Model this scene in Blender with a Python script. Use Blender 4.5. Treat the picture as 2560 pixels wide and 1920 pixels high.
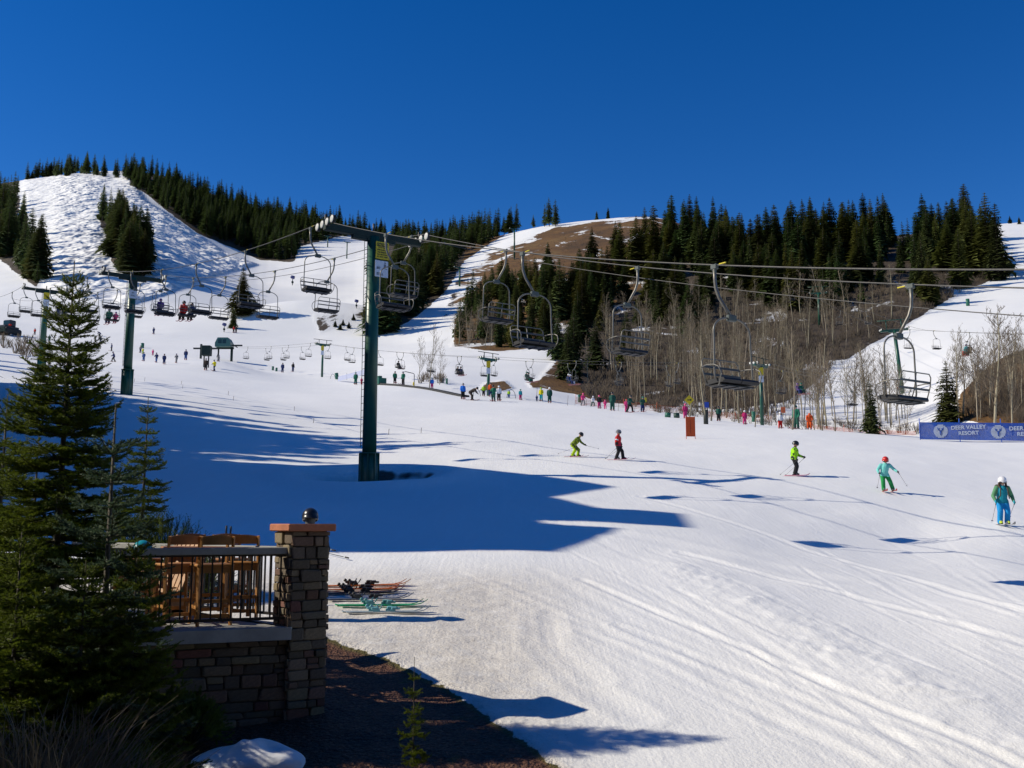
import bpy, bmesh, math, random
import numpy as np
from mathutils import Vector, Matrix, Euler

# ------------------------------------------------------------------ clean start
for o in list(bpy.data.objects):
    bpy.data.objects.remove(o, do_unlink=True)
SC = bpy.context.scene
COL = SC.collection

# ------------------------------------------------------------------ camera (eye at the origin, looking along +Y, pitched up)
F_PX = 2512.0                    # focal length in pixels of a 2560 x 1920 frame
PITCH = math.radians(8.0)
cam_d = bpy.data.cameras.new('camera')
cam_d.sensor_fit = 'HORIZONTAL'
cam_d.sensor_width = 36.0
cam_d.lens = 36.0 * F_PX / 2560.0
cam_d.clip_start = 0.05
cam_d.clip_end = 6000.0
cam = bpy.data.objects.new('camera', cam_d)
COL.objects.link(cam)
cam.location = (0, 0, 0)
cam.rotation_euler = (math.radians(90) + PITCH, 0, 0)
SC.camera = cam

# ------------------------------------------------------------------ sky + sun
SUN_EL = math.radians(35.5)
SUN_TRAVEL = Vector((1.0, 0.0, 0)).normalized()       # ground direction in which shadows fall
SUN_AZ = math.atan2(-SUN_TRAVEL.x, -SUN_TRAVEL.y)        # direction towards the sun, clockwise from +Y
world = bpy.data.worlds.new('World')
SC.world = world
world.use_nodes = True
wn = world.node_tree.nodes
wl = world.node_tree.links
for n in list(wn):
    wn.remove(n)
w_out = wn.new('ShaderNodeOutputWorld')
w_bg = wn.new('ShaderNodeBackground')
w_sky = wn.new('ShaderNodeTexSky')
w_sky.sky_type = 'NISHITA'
w_sky.sun_disc = False
w_sky.sun_elevation = SUN_EL
w_sky.sun_rotation = SUN_AZ
w_sky.altitude = 2500.0
w_sky.air_density = 1.0
w_sky.dust_density = 0.0
w_sky.ozone_density = 3.0
w_hs = wn.new('ShaderNodeHueSaturation')                 # the camera's vivid colour setting
w_hs.inputs['Hue'].default_value = 0.512
w_hs.inputs['Saturation'].default_value = 1.36
w_hs.inputs['Value'].default_value = 1.0
w_bg.inputs['Strength'].default_value = 0.12
wl.new(w_sky.outputs['Color'], w_hs.inputs['Color'])
wl.new(w_hs.outputs['Color'], w_bg.inputs['Color'])
wl.new(w_bg.outputs['Background'], w_out.inputs['Surface'])

sun_d = bpy.data.lights.new('sun', 'SUN')
sun_d.energy = 4.7
sun_d.angle = math.radians(0.53)
sun_d.color = (1.0, 0.915, 0.75)
sun = bpy.data.objects.new('sun', sun_d)
COL.objects.link(sun)
sun_dir = Vector((SUN_TRAVEL.x * math.cos(SUN_EL), SUN_TRAVEL.y * math.cos(SUN_EL), -math.sin(SUN_EL)))
sun.rotation_euler = sun_dir.to_track_quat('-Z', 'Y').to_euler()
sun.location = (-60, 0, 60)

SC.view_settings.view_transform = 'Standard'
SC.view_settings.look = 'None'
SC.view_settings.exposure = 0.0
SC.view_settings.gamma = 1.0
SC.view_settings.use_curve_mapping = False
SC.cycles.max_bounces = 6
SC.cycles.transparent_max_bounces = 12

# ------------------------------------------------------------------ small helpers
def ray(px, py):
    """pixel of the 2560x1920 frame -> (X, T): slopes x/y and z/y of the view ray"""
    u = (px - 1280.0) / F_PX
    v = (960.0 - py) / F_PX
    c, s = math.cos(PITCH), math.sin(PITCH)
    den = c - v * s
    return u / den, (s + v * c) / den

def proj(x, y, z):
    """world -> pixel (numpy ok)"""
    c, s = math.cos(PITCH), math.sin(PITCH)
    f = y * c + z * s
    w = -y * s + z * c
    return 1280.0 + F_PX * x / f, 960.0 - F_PX * w / f

def at(px, py, d):
    X, T = ray(px, py)
    return Vector((X * d, d, T * d))

def tag(o, label=None, cat=None, group=None, kind=None):
    if label: o['label'] = label
    if cat: o['category'] = cat
    if group: o['group'] = group
    if kind: o['kind'] = kind
    return o

def empty(name, loc=(0, 0, 0), rz=0.0, parent=None):
    o = bpy.data.objects.new(name, None)
    o.empty_display_size = 0.2
    COL.objects.link(o)
    o.location = loc
    o.rotation_euler = (0, 0, rz)
    if parent: o.parent = parent
    return o

def copy_tree(o, parent=None):
    c = o.copy()
    COL.objects.link(c)
    c.parent = parent
    for ch in o.children:
        copy_tree(ch, c)
    return c

_hash_rng = np.random.RandomState(11)
_LAT = _hash_rng.rand(256, 256).astype(np.float64)
def vnoise(x, y):
    xi = np.floor(x).astype(np.int64); yi = np.floor(y).astype(np.int64)
    fx = x - xi; fy = y - yi
    fx = fx * fx * (3 - 2 * fx); fy = fy * fy * (3 - 2 * fy)
    a = _LAT[xi % 256, yi % 256]; b = _LAT[(xi + 1) % 256, yi % 256]
    c = _LAT[xi % 256, (yi + 1) % 256]; d = _LAT[(xi + 1) % 256, (yi + 1) % 256]
    return (a * (1 - fx) + b * fx) * (1 - fy) + (c * (1 - fx) + d * fx) * fy
def fbm(x, y, o=4):
    s = 0; a = 0.5
    for i in range(o):
        s = s + a * (vnoise(x * 2 ** i + 17.3 * i, y * 2 ** i + 5.1 * i) - 0.5)
        a *= 0.5
    return s

class MB:
    """collects shapes; build() links them as one mesh object"""
    def __init__(s):
        s.v = []; s.f = []; s.m = []; s.sm = []
    def add(s, vs, fs, mi=0, smooth=False):
        o = len(s.v)
        s.v.extend([tuple(p) for p in vs])
        s.f.extend([tuple(i + o for i in f) for f in fs])
        s.m.extend([mi] * len(fs)); s.sm.extend([smooth] * len(fs))
        return s
    def box(s, c, size, rot=None, mi=0, taper=1.0):
        hx, hy, hz = size[0] / 2, size[1] / 2, size[2] / 2
        vs = []
        for z, t in ((-hz, 1.0), (hz, taper)):
            for x, y in ((-hx, -hy), (hx, -hy), (hx, hy), (-hx, hy)):
                p = Vector((x * t, y * t, z))
                if rot is not None: p = rot @ p
                vs.append(Vector(c) + p)
        s.add(vs, [(3, 2, 1, 0), (4, 5, 6, 7), (0, 1, 5, 4), (1, 2, 6, 5), (2, 3, 7, 6), (3, 0, 4, 7)], mi)
        return s
    def rbox(s, c, size, r=0.01, rot=None, mi=0):
        """box with chamfered edges (24 verts)"""
        hx, hy, hz = size[0] / 2, size[1] / 2, size[2] / 2
        r = min(r, hx * .8, hy * .8, hz * .8)
        vs = []; idx = {}
        for sx in (-1, 1):
            for sy in (-1, 1):
                for sz in (-1, 1):
                    for ax in range(3):
                        p = [sx * (hx - (0 if ax == 0 else r)), sy * (hy - (0 if ax == 1 else r)), sz * (hz - (0 if ax == 2 else r))]
                        idx[(sx, sy, sz, ax)] = len(vs)
                        q = Vector(p)
                        if rot is not None: q = rot @ q
                        vs.append(Vector(c) + q)
        fs = []
        def quad(a, flip):
            fs.append(tuple(a[::-1]) if flip else tuple(a))
        for ax in range(3):
            o1, o2 = (ax + 1) % 3, (ax + 2) % 3
            for sg in (-1, 1):
                q = []
                for a, b in ((-1, -1), (1, -1), (1, 1), (-1, 1)):
                    k = [0, 0, 0]; k[ax] = sg; k[o1] = a; k[o2] = b
                    q.append(idx[(k[0], k[1], k[2], ax)])
                quad(q, sg < 0)
        for ax in range(3):                 # edges along ax
            o1, o2 = (ax + 1) % 3, (ax + 2) % 3
            for a in (-1, 1):
                for b in (-1, 1):
                    k0 = [0, 0, 0]; k0[ax] = -1; k0[o1] = a; k0[o2] = b
                    k1 = list(k0); k1[ax] = 1
                    q = [idx[(*k0, o1)], idx[(*k1, o1)], idx[(*k1, o2)], idx[(*k0, o2)]]
                    quad(q, a * b > 0)
        for sx in (-1, 1):
            for sy in (-1, 1):
                for sz in (-1, 1):
                    q = [idx[(sx, sy, sz, 0)], idx[(sx, sy, sz, 1)], idx[(sx, sy, sz, 2)]]
                    quad(q, sx * sy * sz < 0)
        s.add(vs, fs, mi)
        return s
    def tube(s, pts, rad, n=6, mi=0, cap=True, smooth=True):
        pts = [Vector(p) for p in pts]
        k = len(pts)
        rads = [rad] * k if not hasattr(rad, '__len__') else list(rad)
        vs = []; fs = []
        up = None
        for i in range(k):
            d = (pts[min(i + 1, k - 1)] - pts[max(i - 1, 0)])
            if d.length < 1e-9: d = Vector((0, 0, 1))
            d.normalize()
            if up is None:
                up = Vector((0, 0, 1)) if abs(d.z) < 0.9 else Vector((1, 0, 0))
            a = d.cross(up)
            if a.length < 1e-5: a = d.orthogonal()
            a.normalize()
            b = a.cross(d).normalized()
            up = b
            for j in range(n):
                t = 2 * math.pi * j / n
                vs.append(pts[i] + (a * math.cos(t) + b * math.sin(t)) * rads[i])
        for i in range(k - 1):
            for j in range(n):
                j2 = (j + 1) % n
                fs.append((i * n + j, (i + 1) * n + j, (i + 1) * n + j2, i * n + j2))
        s.add(vs, fs, mi, smooth)
        if cap and n >= 3:
            o = len(s.v) - len(vs)
            s.f.append(tuple(o + j for j in range(n))); s.m.append(mi); s.sm.append(False)
            s.f.append(tuple(o + (k - 1) * n + j for j in range(n - 1, -1, -1))); s.m.append(mi); s.sm.append(False)
        return s
    def lathe(s, c, prof, n=16, mi=0, axis='Z', smooth=True, rot=None):
        """prof: list of (r, h)"""
        vs = []; fs = []
        for r, h in prof:
            for j in range(n):
                t = 2 * math.pi * j / n
                p = Vector((r * math.cos(t), r * math.sin(t), h))
                if axis == 'X': p = Vector((p.z, p.x, p.y))
                if axis == 'Y': p = Vector((p.y, p.z, p.x))
                if rot is not None: p = rot @ p
                vs.append(Vector(c) + p)
        k = len(prof)
        for i in range(k - 1):
            for j in range(n):
                j2 = (j + 1) % n
                fs.append((i * n + j, i * n + j2, (i + 1) * n + j2, (i + 1) * n + j))
        s.add(vs, fs, mi, smooth)
        o = len(s.v) - len(vs)
        s.f.append(tuple(o + j for j in range(n - 1, -1, -1))); s.m.append(mi); s.sm.append(False)
        s.f.append(tuple(o + (k - 1) * n + j for j in range(n))); s.m.append(mi); s.sm.append(False)
        return s
    def ball(s, c, r, n=12, m=8, mi=0, scale=(1, 1, 1), zmin=-1.0):
        prof = []
        for i in range(m + 1):
            t = -math.pi / 2 + math.pi * i / m
            z = max(math.sin(t), zmin)
            prof.append((max(math.cos(t), 1e-4) if math.sin(t) >= zmin else math.sqrt(max(1 - zmin * zmin, 1e-6)) * (i / m), z))
        vs = []; fs = []
        for rr, h in prof:
            for j in range(n):
                t = 2 * math.pi * j / n
                vs.append(Vector(c) + Vector((rr * r * math.cos(t) * scale[0], rr * r * math.sin(t) * scale[1], h * r * scale[2])))
        for i in range(m):
            for j in range(n):
                j2 = (j + 1) % n
                fs.append((i * n + j, i * n + j2, (i + 1) * n + j2, (i + 1) * n + j))
        s.add(vs, fs, mi, True)
        return s
    def prism(s, poly, z0, z1, mi=0, mat=None):
        """extrude a 2D polygon (list of (x,y), counter-clockwise) from z0 to z1; optional 4x4 transform"""
        n = len(poly)
        vs = [Vector((x, y, z0)) for x, y in poly] + [Vector((x, y, z1)) for x, y in poly]
        if mat is not None: vs = [mat @ v for v in vs]
        fs = [tuple(range(n - 1, -1, -1)), tuple(range(n, 2 * n))]
        for i in range(n):
            j = (i + 1) % n
            fs.append((i, j, n + j, n + i))
        s.add(vs, fs, mi)
        return s
    def mesh(s, name, mats):
        me = bpy.data.meshes.new(name)
        me.from_pydata(s.v, [], s.f)
        for m in (mats if isinstance(mats, (list, tuple)) else [mats]):
            me.materials.append(m)
        me.polygons.foreach_set('material_index', s.m)
        me.polygons.foreach_set('use_smooth', s.sm)
        me.update()
        return me
    def build(s, name, mats, parent=None, loc=None, rz=None):
        o = bpy.data.objects.new(name, s.mesh(name, mats))
        COL.objects.link(o)
        if parent is not None: o.parent = parent
        if loc is not None: o.location = loc
        if rz is not None: o.rotation_euler = (0, 0, rz)
        return o

# ------------------------------------------------------------------ materials
MATS = {}
def mat(name, col, rough=0.6, metal=0.0, var=0.12, scale=8.0, bump=0.0, bscale=60.0, spec=0.5, objvar=0.0, col2=None, transl=0.0):
    """procedural material: noise mixes two shades; optional bump and per-object variation"""
    if name in MATS: return MATS[name]
    m = bpy.data.materials.new(name); m.use_nodes = True
    nt = m.node_tree; N = nt.nodes; L = nt.links
    b = N['Principled BSDF']
    b.inputs['Roughness'].default_value = rough
    b.inputs['Metallic'].default_value = metal
    b.inputs['Specular IOR Level'].default_value = spec
    tc = N.new('ShaderNodeTexCoord')
    nz = N.new('ShaderNodeTexNoise'); nz.inputs['Scale'].default_value = scale; nz.inputs['Detail'].default_value = 5.0
    nz.inputs['Roughness'].default_value = 0.65
    L.new(tc.outputs['Object'], nz.inputs['Vector'])
    ramp = N.new('ShaderNodeValToRGB')
    ramp.color_ramp.elements[0].position = 0.3; ramp.color_ramp.elements[1].position = 0.72
    c0 = tuple(max(0, c * (1 - var)) for c in col) + (1,)
    c1 = (tuple(min(1, c * (1 + var)) for c in col) if col2 is None else tuple(col2)) + (1,)
    ramp.color_ramp.elements[0].color = c0; ramp.color_ramp.elements[1].color = c1
    L.new(nz.outputs['Fac'], ramp.inputs['Fac'])
    out = ramp.outputs['Color']
    if objvar > 0:
        oi = N.new('ShaderNodeObjectInfo')
        hs = N.new('ShaderNodeHueSaturation')
        mr = N.new('ShaderNodeMapRange'); mr.inputs['To Min'].default_value = 1 - objvar; mr.inputs['To Max'].default_value = 1 + objvar
        L.new(oi.outputs['Random'], mr.inputs['Value']); L.new(mr.outputs['Result'], hs.inputs['Value'])
        mr2 = N.new('ShaderNodeMapRange'); mr2.inputs['To Min'].default_value = 0.5 - objvar * 0.08; mr2.inputs['To Max'].default_value = 0.5 + objvar * 0.06
        ma = N.new('ShaderNodeMath'); ma.operation = 'MULTIPLY'; ma.inputs[1].default_value = 7.31
        fr = N.new('ShaderNodeMath'); fr.operation = 'FRACT'
        L.new(oi.outputs['Random'], ma.inputs[0]); L.new(ma.outputs[0], fr.inputs[0]); L.new(fr.outputs[0], mr2.inputs['Value'])
        L.new(mr2.outputs['Result'], hs.inputs['Hue'])
        L.new(out, hs.inputs['Color']); out = hs.outputs['Color']
    L.new(out, b.inputs['Base Color'])
    if bump > 0:
        nb = N.new('ShaderNodeTexNoise'); nb.inputs['Scale'].default_value = bscale; nb.inputs['Detail'].default_value = 4.0
        L.new(tc.outputs['Object'], nb.inputs['Vector'])
        bp = N.new('ShaderNodeBump'); bp.inputs['Strength'].default_value = bump; bp.inputs['Distance'].default_value = 0.02
        L.new(nb.outputs['Fac'], bp.inputs['Height']); L.new(bp.outputs['Normal'], b.inputs['Normal'])
    if transl > 0:
        tr = N.new('ShaderNodeBsdfTranslucent')
        mx = N.new('ShaderNodeMixShader'); mx.inputs[0].default_value = transl
        L.new(out, tr.inputs['Color']); L.new(b.outputs[0], mx.inputs[1]); L.new(tr.outputs[0], mx.inputs[2])
        L.new(mx.outputs[0], N['Material Output'].inputs['Surface'])
    MATS[name] = m
    return m

# ================================================================== TERRAIN
# height field: slope T = z/y as a function of azimuth X = x/y and ln y, thin-plate spline through surveyed points
def t_base(y):
    return 0.14 - 4.07 / y
_cp = []
def cp(px, pts):
    for d, py in pts:
        X, T = ray(px, py)
        _cp.append((X, math.log(d), T - t_base(d)))
def cpz(px, ds):
    for d in ds:
        X, _ = ray(px, 1313)
        _cp.append((X, math.log(d), 0.0))
for q in (-900, -100, 600, 1250, 1900, 2600, 3400):
    cpz(q, (2.5, 5, 9, 13, 18.5, 26) if q < 1900 else (2.5, 5, 9, 13, 18.5))
for q in (1500,):
    cpz(q, (40,))
cp(2115, [(30, 1368)]); cp(2290, [(33, 1347)]); cp(1925, [(38.5, 1247)]); cp(2510, [(34, 1320)]); cp(2210, [(41, 1231)])
cp(2700, [(26, 1440), (40, 1275)])
cp(-900, [(60, 1030), (108, 900), (180, 840), (260, 780), (400, 640), (560, 540), (750, 470), (1000, 480), (2500, 700)])
cp(0, [(60, 1050), (108, 925), (180, 868), (260, 800), (400, 640), (560, 540), (750, 468), (1000, 480), (2500, 700)])
cp(100, [(108, 940)])
cp(200, [(60, 1060), (190, 885), (260, 812), (400, 611), (560, 505), (750, 437), (900, 442), (1300, 600)])
cp(320, [(77.5, 987)])
cp(400, [(190, 897), (258, 822), (400, 640), (560, 545), (750, 446), (900, 452), (1300, 620)])
cp(560, [(175, 905)])
cp(640, [(60, 1090), (110, 985), (185, 928), (255, 840), (330, 770), (450, 705), (580, 640), (750, 527), (900, 538), (1300, 680)])
cp(800, [(185, 930), (255, 850), (330, 792), (430, 705), (560, 642), (750, 552), (900, 566)])
cp(918, [(43, 1195), (60, 1108)])
cp(900, [(140, 965), (185, 925), (255, 850), (330, 795), (450, 705), (580, 635), (700, 586), (850, 600), (1300, 700), (2500, 820)])
cp(1000, [(125, 975), (185, 912), (240, 862), (300, 800), (420, 690), (560, 622), (650, 604), (800, 622)])
cp(1120, [(112, 997), (160, 930), (200, 890), (260, 820), (350, 720), (480, 632), (560, 608), (700, 626), (1300, 720)])
cp(1220, [(60, 1100), (112, 1002), (150, 952), (185, 908), (230, 850), (320, 740), (430, 645), (530, 596), (650, 612)])
cp(1340, [(112, 1008), (140, 975), (170, 930), (210, 870), (300, 745), (400, 640), (500, 572), (620, 592)])
cp(1480, [(112, 1017), (130, 1014), (150, 985), (200, 890), (300, 730), (400, 620), (490, 553), (600, 572), (1300, 720)])
cp(1640, [(80, 1065), (110, 1030), (122, 1036), (145, 1000), (200, 880), (300, 710), (400, 600), (480, 543), (600, 572)])
cp(1800, [(102, 1052), (115, 1061), (140, 1012), (190, 900), (260, 750), (330, 640), (400, 592), (500, 596), (1300, 720), (2500, 820)])
cp(1960, [(93, 1069), (106, 1079), (130, 1022), (170, 920), (240, 770), (310, 655), (370, 606), (480, 612)])
cp(2120, [(86, 1082), (100, 1089), (125, 1030), (160, 935), (230, 770), (300, 655), (360, 606), (480, 612)])
cp(2280, [(80, 1092), (95, 1095), (125, 1005), (160, 905), (230, 740), (300, 645), (350, 600), (480, 603)])
cp(2420, [(74, 1098), (88, 1080), (108, 1000), (160, 868), (230, 735), (300, 642), (360, 580), (480, 580)])
cp(2560, [(69, 1102), (84, 1062), (100, 975), (115, 935), (160, 845), (230, 718), (300, 630), (380, 563), (500, 566), (1300, 700)])
cp(3100, [(60, 1105), (85, 1050), (120, 930), (230, 730), (380, 570), (500, 575), (1300, 720), (2500, 820)])
_cp = np.array(_cp)
_A, _B = 3.0, 1.25
def _kern(r2):
    return np.where(r2 > 1e-12, 0.5 * r2 * np.log(np.maximum(r2, 1e-12)), 0.0)
_P = np.stack([_cp[:, 0] * _A, _cp[:, 1] * _B], 1)
_n = len(_P)
_K = _kern(((_P[:, None, :] - _P[None, :, :]) ** 2).sum(2)) + np.eye(_n) * 0.0006
_M = np.zeros((_n + 3, _n + 3))
_M[:_n, :_n] = _K; _M[:_n, _n] = 1; _M[:_n, _n + 1:] = _P; _M[_n, :_n] = 1; _M[_n + 1:, :_n] = _P.T
_W = np.linalg.solve(_M, np.concatenate([_cp[:, 2], np.zeros(3)]))
def tps(X, lny):
    X = np.asarray(X, float); lny = np.asarray(lny, float)
    sh = X.shape
    a = (X * _A).ravel(); b = (lny * _B).ravel()
    out = np.empty_like(a)
    for i in range(0, len(a), 20000):
        aa = a[i:i + 20000, None]; bb = b[i:i + 20000, None]
        k = _kern((aa - _P[None, :, 0]) ** 2 + (bb - _P[None, :, 1]) ** 2)
        out[i:i + 20000] = k @ _W[:_n] + _W[_n] + _W[_n + 1] * aa[:, 0] + _W[_n + 2] * bb[:, 0]
    return out.reshape(sh)

# coarse table, interpolated everywhere else
_GX = np.linspace(-1.0, 1.0, 201)
_GL = np.linspace(math.log(2.0), math.log(3000.0), 420)
_GT = tps(*np.meshgrid(_GX, _GL, indexing='ij'))
# snow knoll in front of the far slope
_ky = np.exp(_GL)[None, :]; _kx = _GX[:, None] * _ky
_GT = _GT + 8.5 * np.exp(-((_kx + 56.0) / 27.0) ** 2 - ((_ky - 290.0) / 21.0) ** 2) / _ky
def _interp(X, l):
    fx = np.clip((X + 1.0) / 2.0 * 200, 0, 199.999); fl = np.clip((l - _GL[0]) / (_GL[-1] - _GL[0]) * 419, 0, 418.999)
    i = fx.astype(int); j = fl.astype(int); u = fx - i; v = fl - j
    return (_GT[i, j] * (1 - u) + _GT[i + 1, j] * u) * (1 - v) + (_GT[i, j + 1] * (1 - u) + _GT[i + 1, j + 1] * u) * v

TOWER_PIT = None
def sstep(a, b, x):
    t = np.clip((x - a) / (b - a), 0, 1)
    return t * t * (3 - 2 * t)
def in_poly(px, py, poly):
    inside = np.zeros(np.shape(px), bool)
    n = len(poly); j = n - 1
    for i in range(n):
        xi, yi = poly[i]; xj, yj = poly[j]
        c = ((yi > py) != (yj > py)) & (px < (xj - xi) * (py - yi) / (yj - yi + 1e-12) + xi)
        inside ^= c
        j = i
    return inside

MOGUL_L = [(60, 437), (330, 440), (360, 500), (560, 630), (640, 660), (560, 680), (330, 760), (120, 740), (110, 690), (60, 560)]
def relief(x, y, px, py):
    """everything smaller than the spline: undulation, moguls, bumps, the hollow round the near tower"""
    h = 0.25 * np.minimum(y / 60.0, 6.0) * fbm(x / np.maximum(y, 8) * 9 + 3, np.log(y) * 9, 3)
    h = h + 0.06 * fbm(x / 1.9, y / 2.6, 3) * (1 - sstep(60, 140, y))
    # moguls on the far-left run
    m = in_poly(px, py, MOGUL_L) & (y > 240)
    g = 0.55 + 0.45 * np.maximum(sstep(270, 320, px), sstep(110, 160, px) * (1 - sstep(235, 280, px)))
    h = h + np.where(m, g * 1.7 * (np.abs(vnoise(x / 6.0, y / 9.0) - 0.5) * 2 - 0.4), 0.0)
    h = h + np.where((y > 240) & (py > 440), 0.5 * fbm(x / 14.0, y / 20.0, 3), 0.0)
    # hollow melted out round the near tower
    r = np.hypot(x + 6.1, y - 43.2)
    h = h - 0.95 * np.exp(-(r / 1.9) ** 2) + 0.22 * np.exp(-((r - 3.6) / 1.1) ** 2)
    return h

def ground_z(x, y):
    x = np.asarray(x, float); y = np.asarray(y, float)
    T = _interp(x / y, np.log(y)) + t_base(y)
    z = T * y
    px, py = proj(x, y, z)
    return z + relief(x, y, px, py)
def gz(x, y):
    return float(ground_z(np.array([x]), np.array([y]))[0])
_HL = np.linspace(math.log(6.0), math.log(1200.0), 2600)
_HY = np.exp(_HL)
def hit(px, py, dmin=6.0):
    """first point of the ground on the ray through a pixel"""
    X, T = ray(px, py)
    g = _interp(np.full_like(_HL, X), _HL) + t_base(_HY)
    k = np.nonzero((g >= T) & (_HY > dmin))[0]
    if len(k) == 0:
        ok = _HY > max(dmin, 60)
        d = float(_HY[ok][np.argmax(g[ok])])
    else:
        i = k[0]
        d = float(_HY[i])
        if i > 0 and g[i] != g[i - 1]:
            t = (T - g[i - 1]) / (g[i] - g[i - 1])
            if 0 <= t <= 1: d = float(_HY[i - 1] + t * (_HY[i] - _HY[i - 1]))
    return Vector((X * d, d, gz(X * d, d)))
def spot(px, d):
    X, _ = ray(px, 1100)
    return Vector((X * d, d, gz(X * d, d)))

# ---- tracks and berms on the near run (pixel polylines laid on the ground)
def poly_dist(x, y, pts):
    best = np.full(x.shape, 1e9)
    for (ax, ay), (bx, by) in zip(pts[:-1], pts[1:]):
        dx, dy = bx - ax, by - ay
        L2 = dx * dx + dy * dy
        t = np.clip(((x - ax) * dx + (y - ay) * dy) / L2, 0, 1)
        best = np.minimum(best, np.hypot(x - ax - t * dx, y - ay - t * dy))
    return best
def gpts(pl):
    return [(p.x, p.y) for p in (hit(a, b) for a, b in pl)]
TRACKS = [([(1460, 1580), (1700, 1690), (2040, 1850), (2180, 1925)], 0.10, 0.010),
          ([(1545, 1565), (1800, 1665), (2120, 1800), (2420, 1925)], 0.10, 0.013),
          ([(1500, 1330), (1640, 1350), (1900, 1410), (2120, 1455)], 0.35, 0.015),
          ([(1350, 1540), (1360, 1620), (1460, 1710), (1600, 1790)], 0.18, 0.014),
          ([(1380, 1530), (1395, 1610), (1500, 1700)], 0.15, 0.014),
          ([(1600, 1240), (1900, 1330), (2250, 1440), (2560, 1530)], 0.12, 0.02),
          ([(1700, 1380), (2100, 1480), (2560, 1610)], 0.12, 0.02),
          ([(1450, 1450), (1900, 1640), (2560, 1930)], 0.08, 0.02)]
_rt = random.Random(12)
for _i in range(34):           # thin old ski tracks crossing each other down the run
    _x = _rt.uniform(1100, 2500); _y = _rt.uniform(1230, 1640); _s = _rt.uniform(.30, .62); _c = _rt.uniform(-.10, .16); _L = _rt.uniform(250, 900)
    TRACKS.append(([(_x + _L * k / 5, _y + _s * _L * k / 5 + _c * _L * (k / 5) ** 2) for k in range(6)], _rt.choice([.05, .06, .09, .14]), _rt.uniform(.004, .009)))
TRACKS = [(gpts([q for q in p if q[1] < 1990]), w, h) for p, w, h in TRACKS]
TRACKS = [t for t in TRACKS if len(t[0]) > 1]
BERM = gpts([(1700, 1420), (1840, 1490), (2020, 1580), (2200, 1680), (2380, 1780), (2600, 1900)])

# ---- what covers the ground: brown patches by outline
DIRT = [
    # the brown dome and the wooded slope below it
    [(1385, 568), (1500, 553), (1640, 545), (1690, 552), (1760, 590), (2000, 560), (2300, 560), (2480, 640), (2500, 690), (2380, 745),
     (2290, 800), (2150, 880), (2060, 935), (2010, 980), (1960, 1006), (1800, 1022), (1640, 1014), (1500, 1004), (1440, 985),
     (1340, 965), (1360, 930), (1400, 885), (1380, 870), (1240, 880), (1130, 868), (1135, 800), (1165, 760), (1210, 686), (1268, 632), (1335, 588)],
    # forest floor left of the middle run
    [(925, 845), (950, 838), (1020, 810), (1110, 735), (1165, 650), (1225, 610), (1290, 575), (1180, 555), (930, 560), (945, 640), (930, 720)],
    # ridge forest
    [(325, 462), (372, 490), (420, 530), (492, 583), (578, 620), (650, 648), (735, 655), (745, 618), (860, 590), (930, 590), (930, 540), (330, 400)],
    # stand in the middle of the left run
    [(238, 530), (270, 545), (340, 600), (372, 640), (362, 688), (308, 690), (270, 640), (262, 590)],
    [(-60, 380), (45, 400), (52, 560), (60, 640), (105, 690), (90, 720), (0, 650), (-60, 640)],
    # eroded bank
    [(780, 790), (830, 780), (865, 790), (850, 818), (800, 834)], [(868, 782), (930, 770), (932, 838), (890, 806)],
    # bare mounds by the second lift
    [(1195, 975), (1215, 955), (1262, 950), (1285, 968), (1260, 976)], [(1320, 955), (1345, 950), (1350, 966), (1330, 970)],
    # right knoll
    [(2385, 1045), (2400, 985), (2450, 935), (2510, 890), (2620, 850), (3200, 850), (3200, 1060), (2560, 1075), (2480, 1068)],
    [(1840, 800), (1960, 785), (1965, 792), (1845, 808)],
]
SNOWY = [[(1850, 803), (1960, 785), (1964, 800), (1852, 818)], [(1810, 560), (1860, 545), (1850, 620), (1805, 640)],
         [(1160, 770), (1100, 800), (1140, 700), (1210, 640), (1330, 585), (1345, 598), (1260, 650), (1200, 700)],
         [(1400, 562), (1640, 536), (1650, 542), (1520, 551), (1400, 569)]]
MULCH_EDGE = [(780, 1580), (860, 1612), (960, 1640), (1060, 1690), (1150, 1735), (1215, 1785), (1290, 1830), (1370, 1890), (1460, 1960), (1460, 3000), (-900, 3000), (-900, 1580)]

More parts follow.
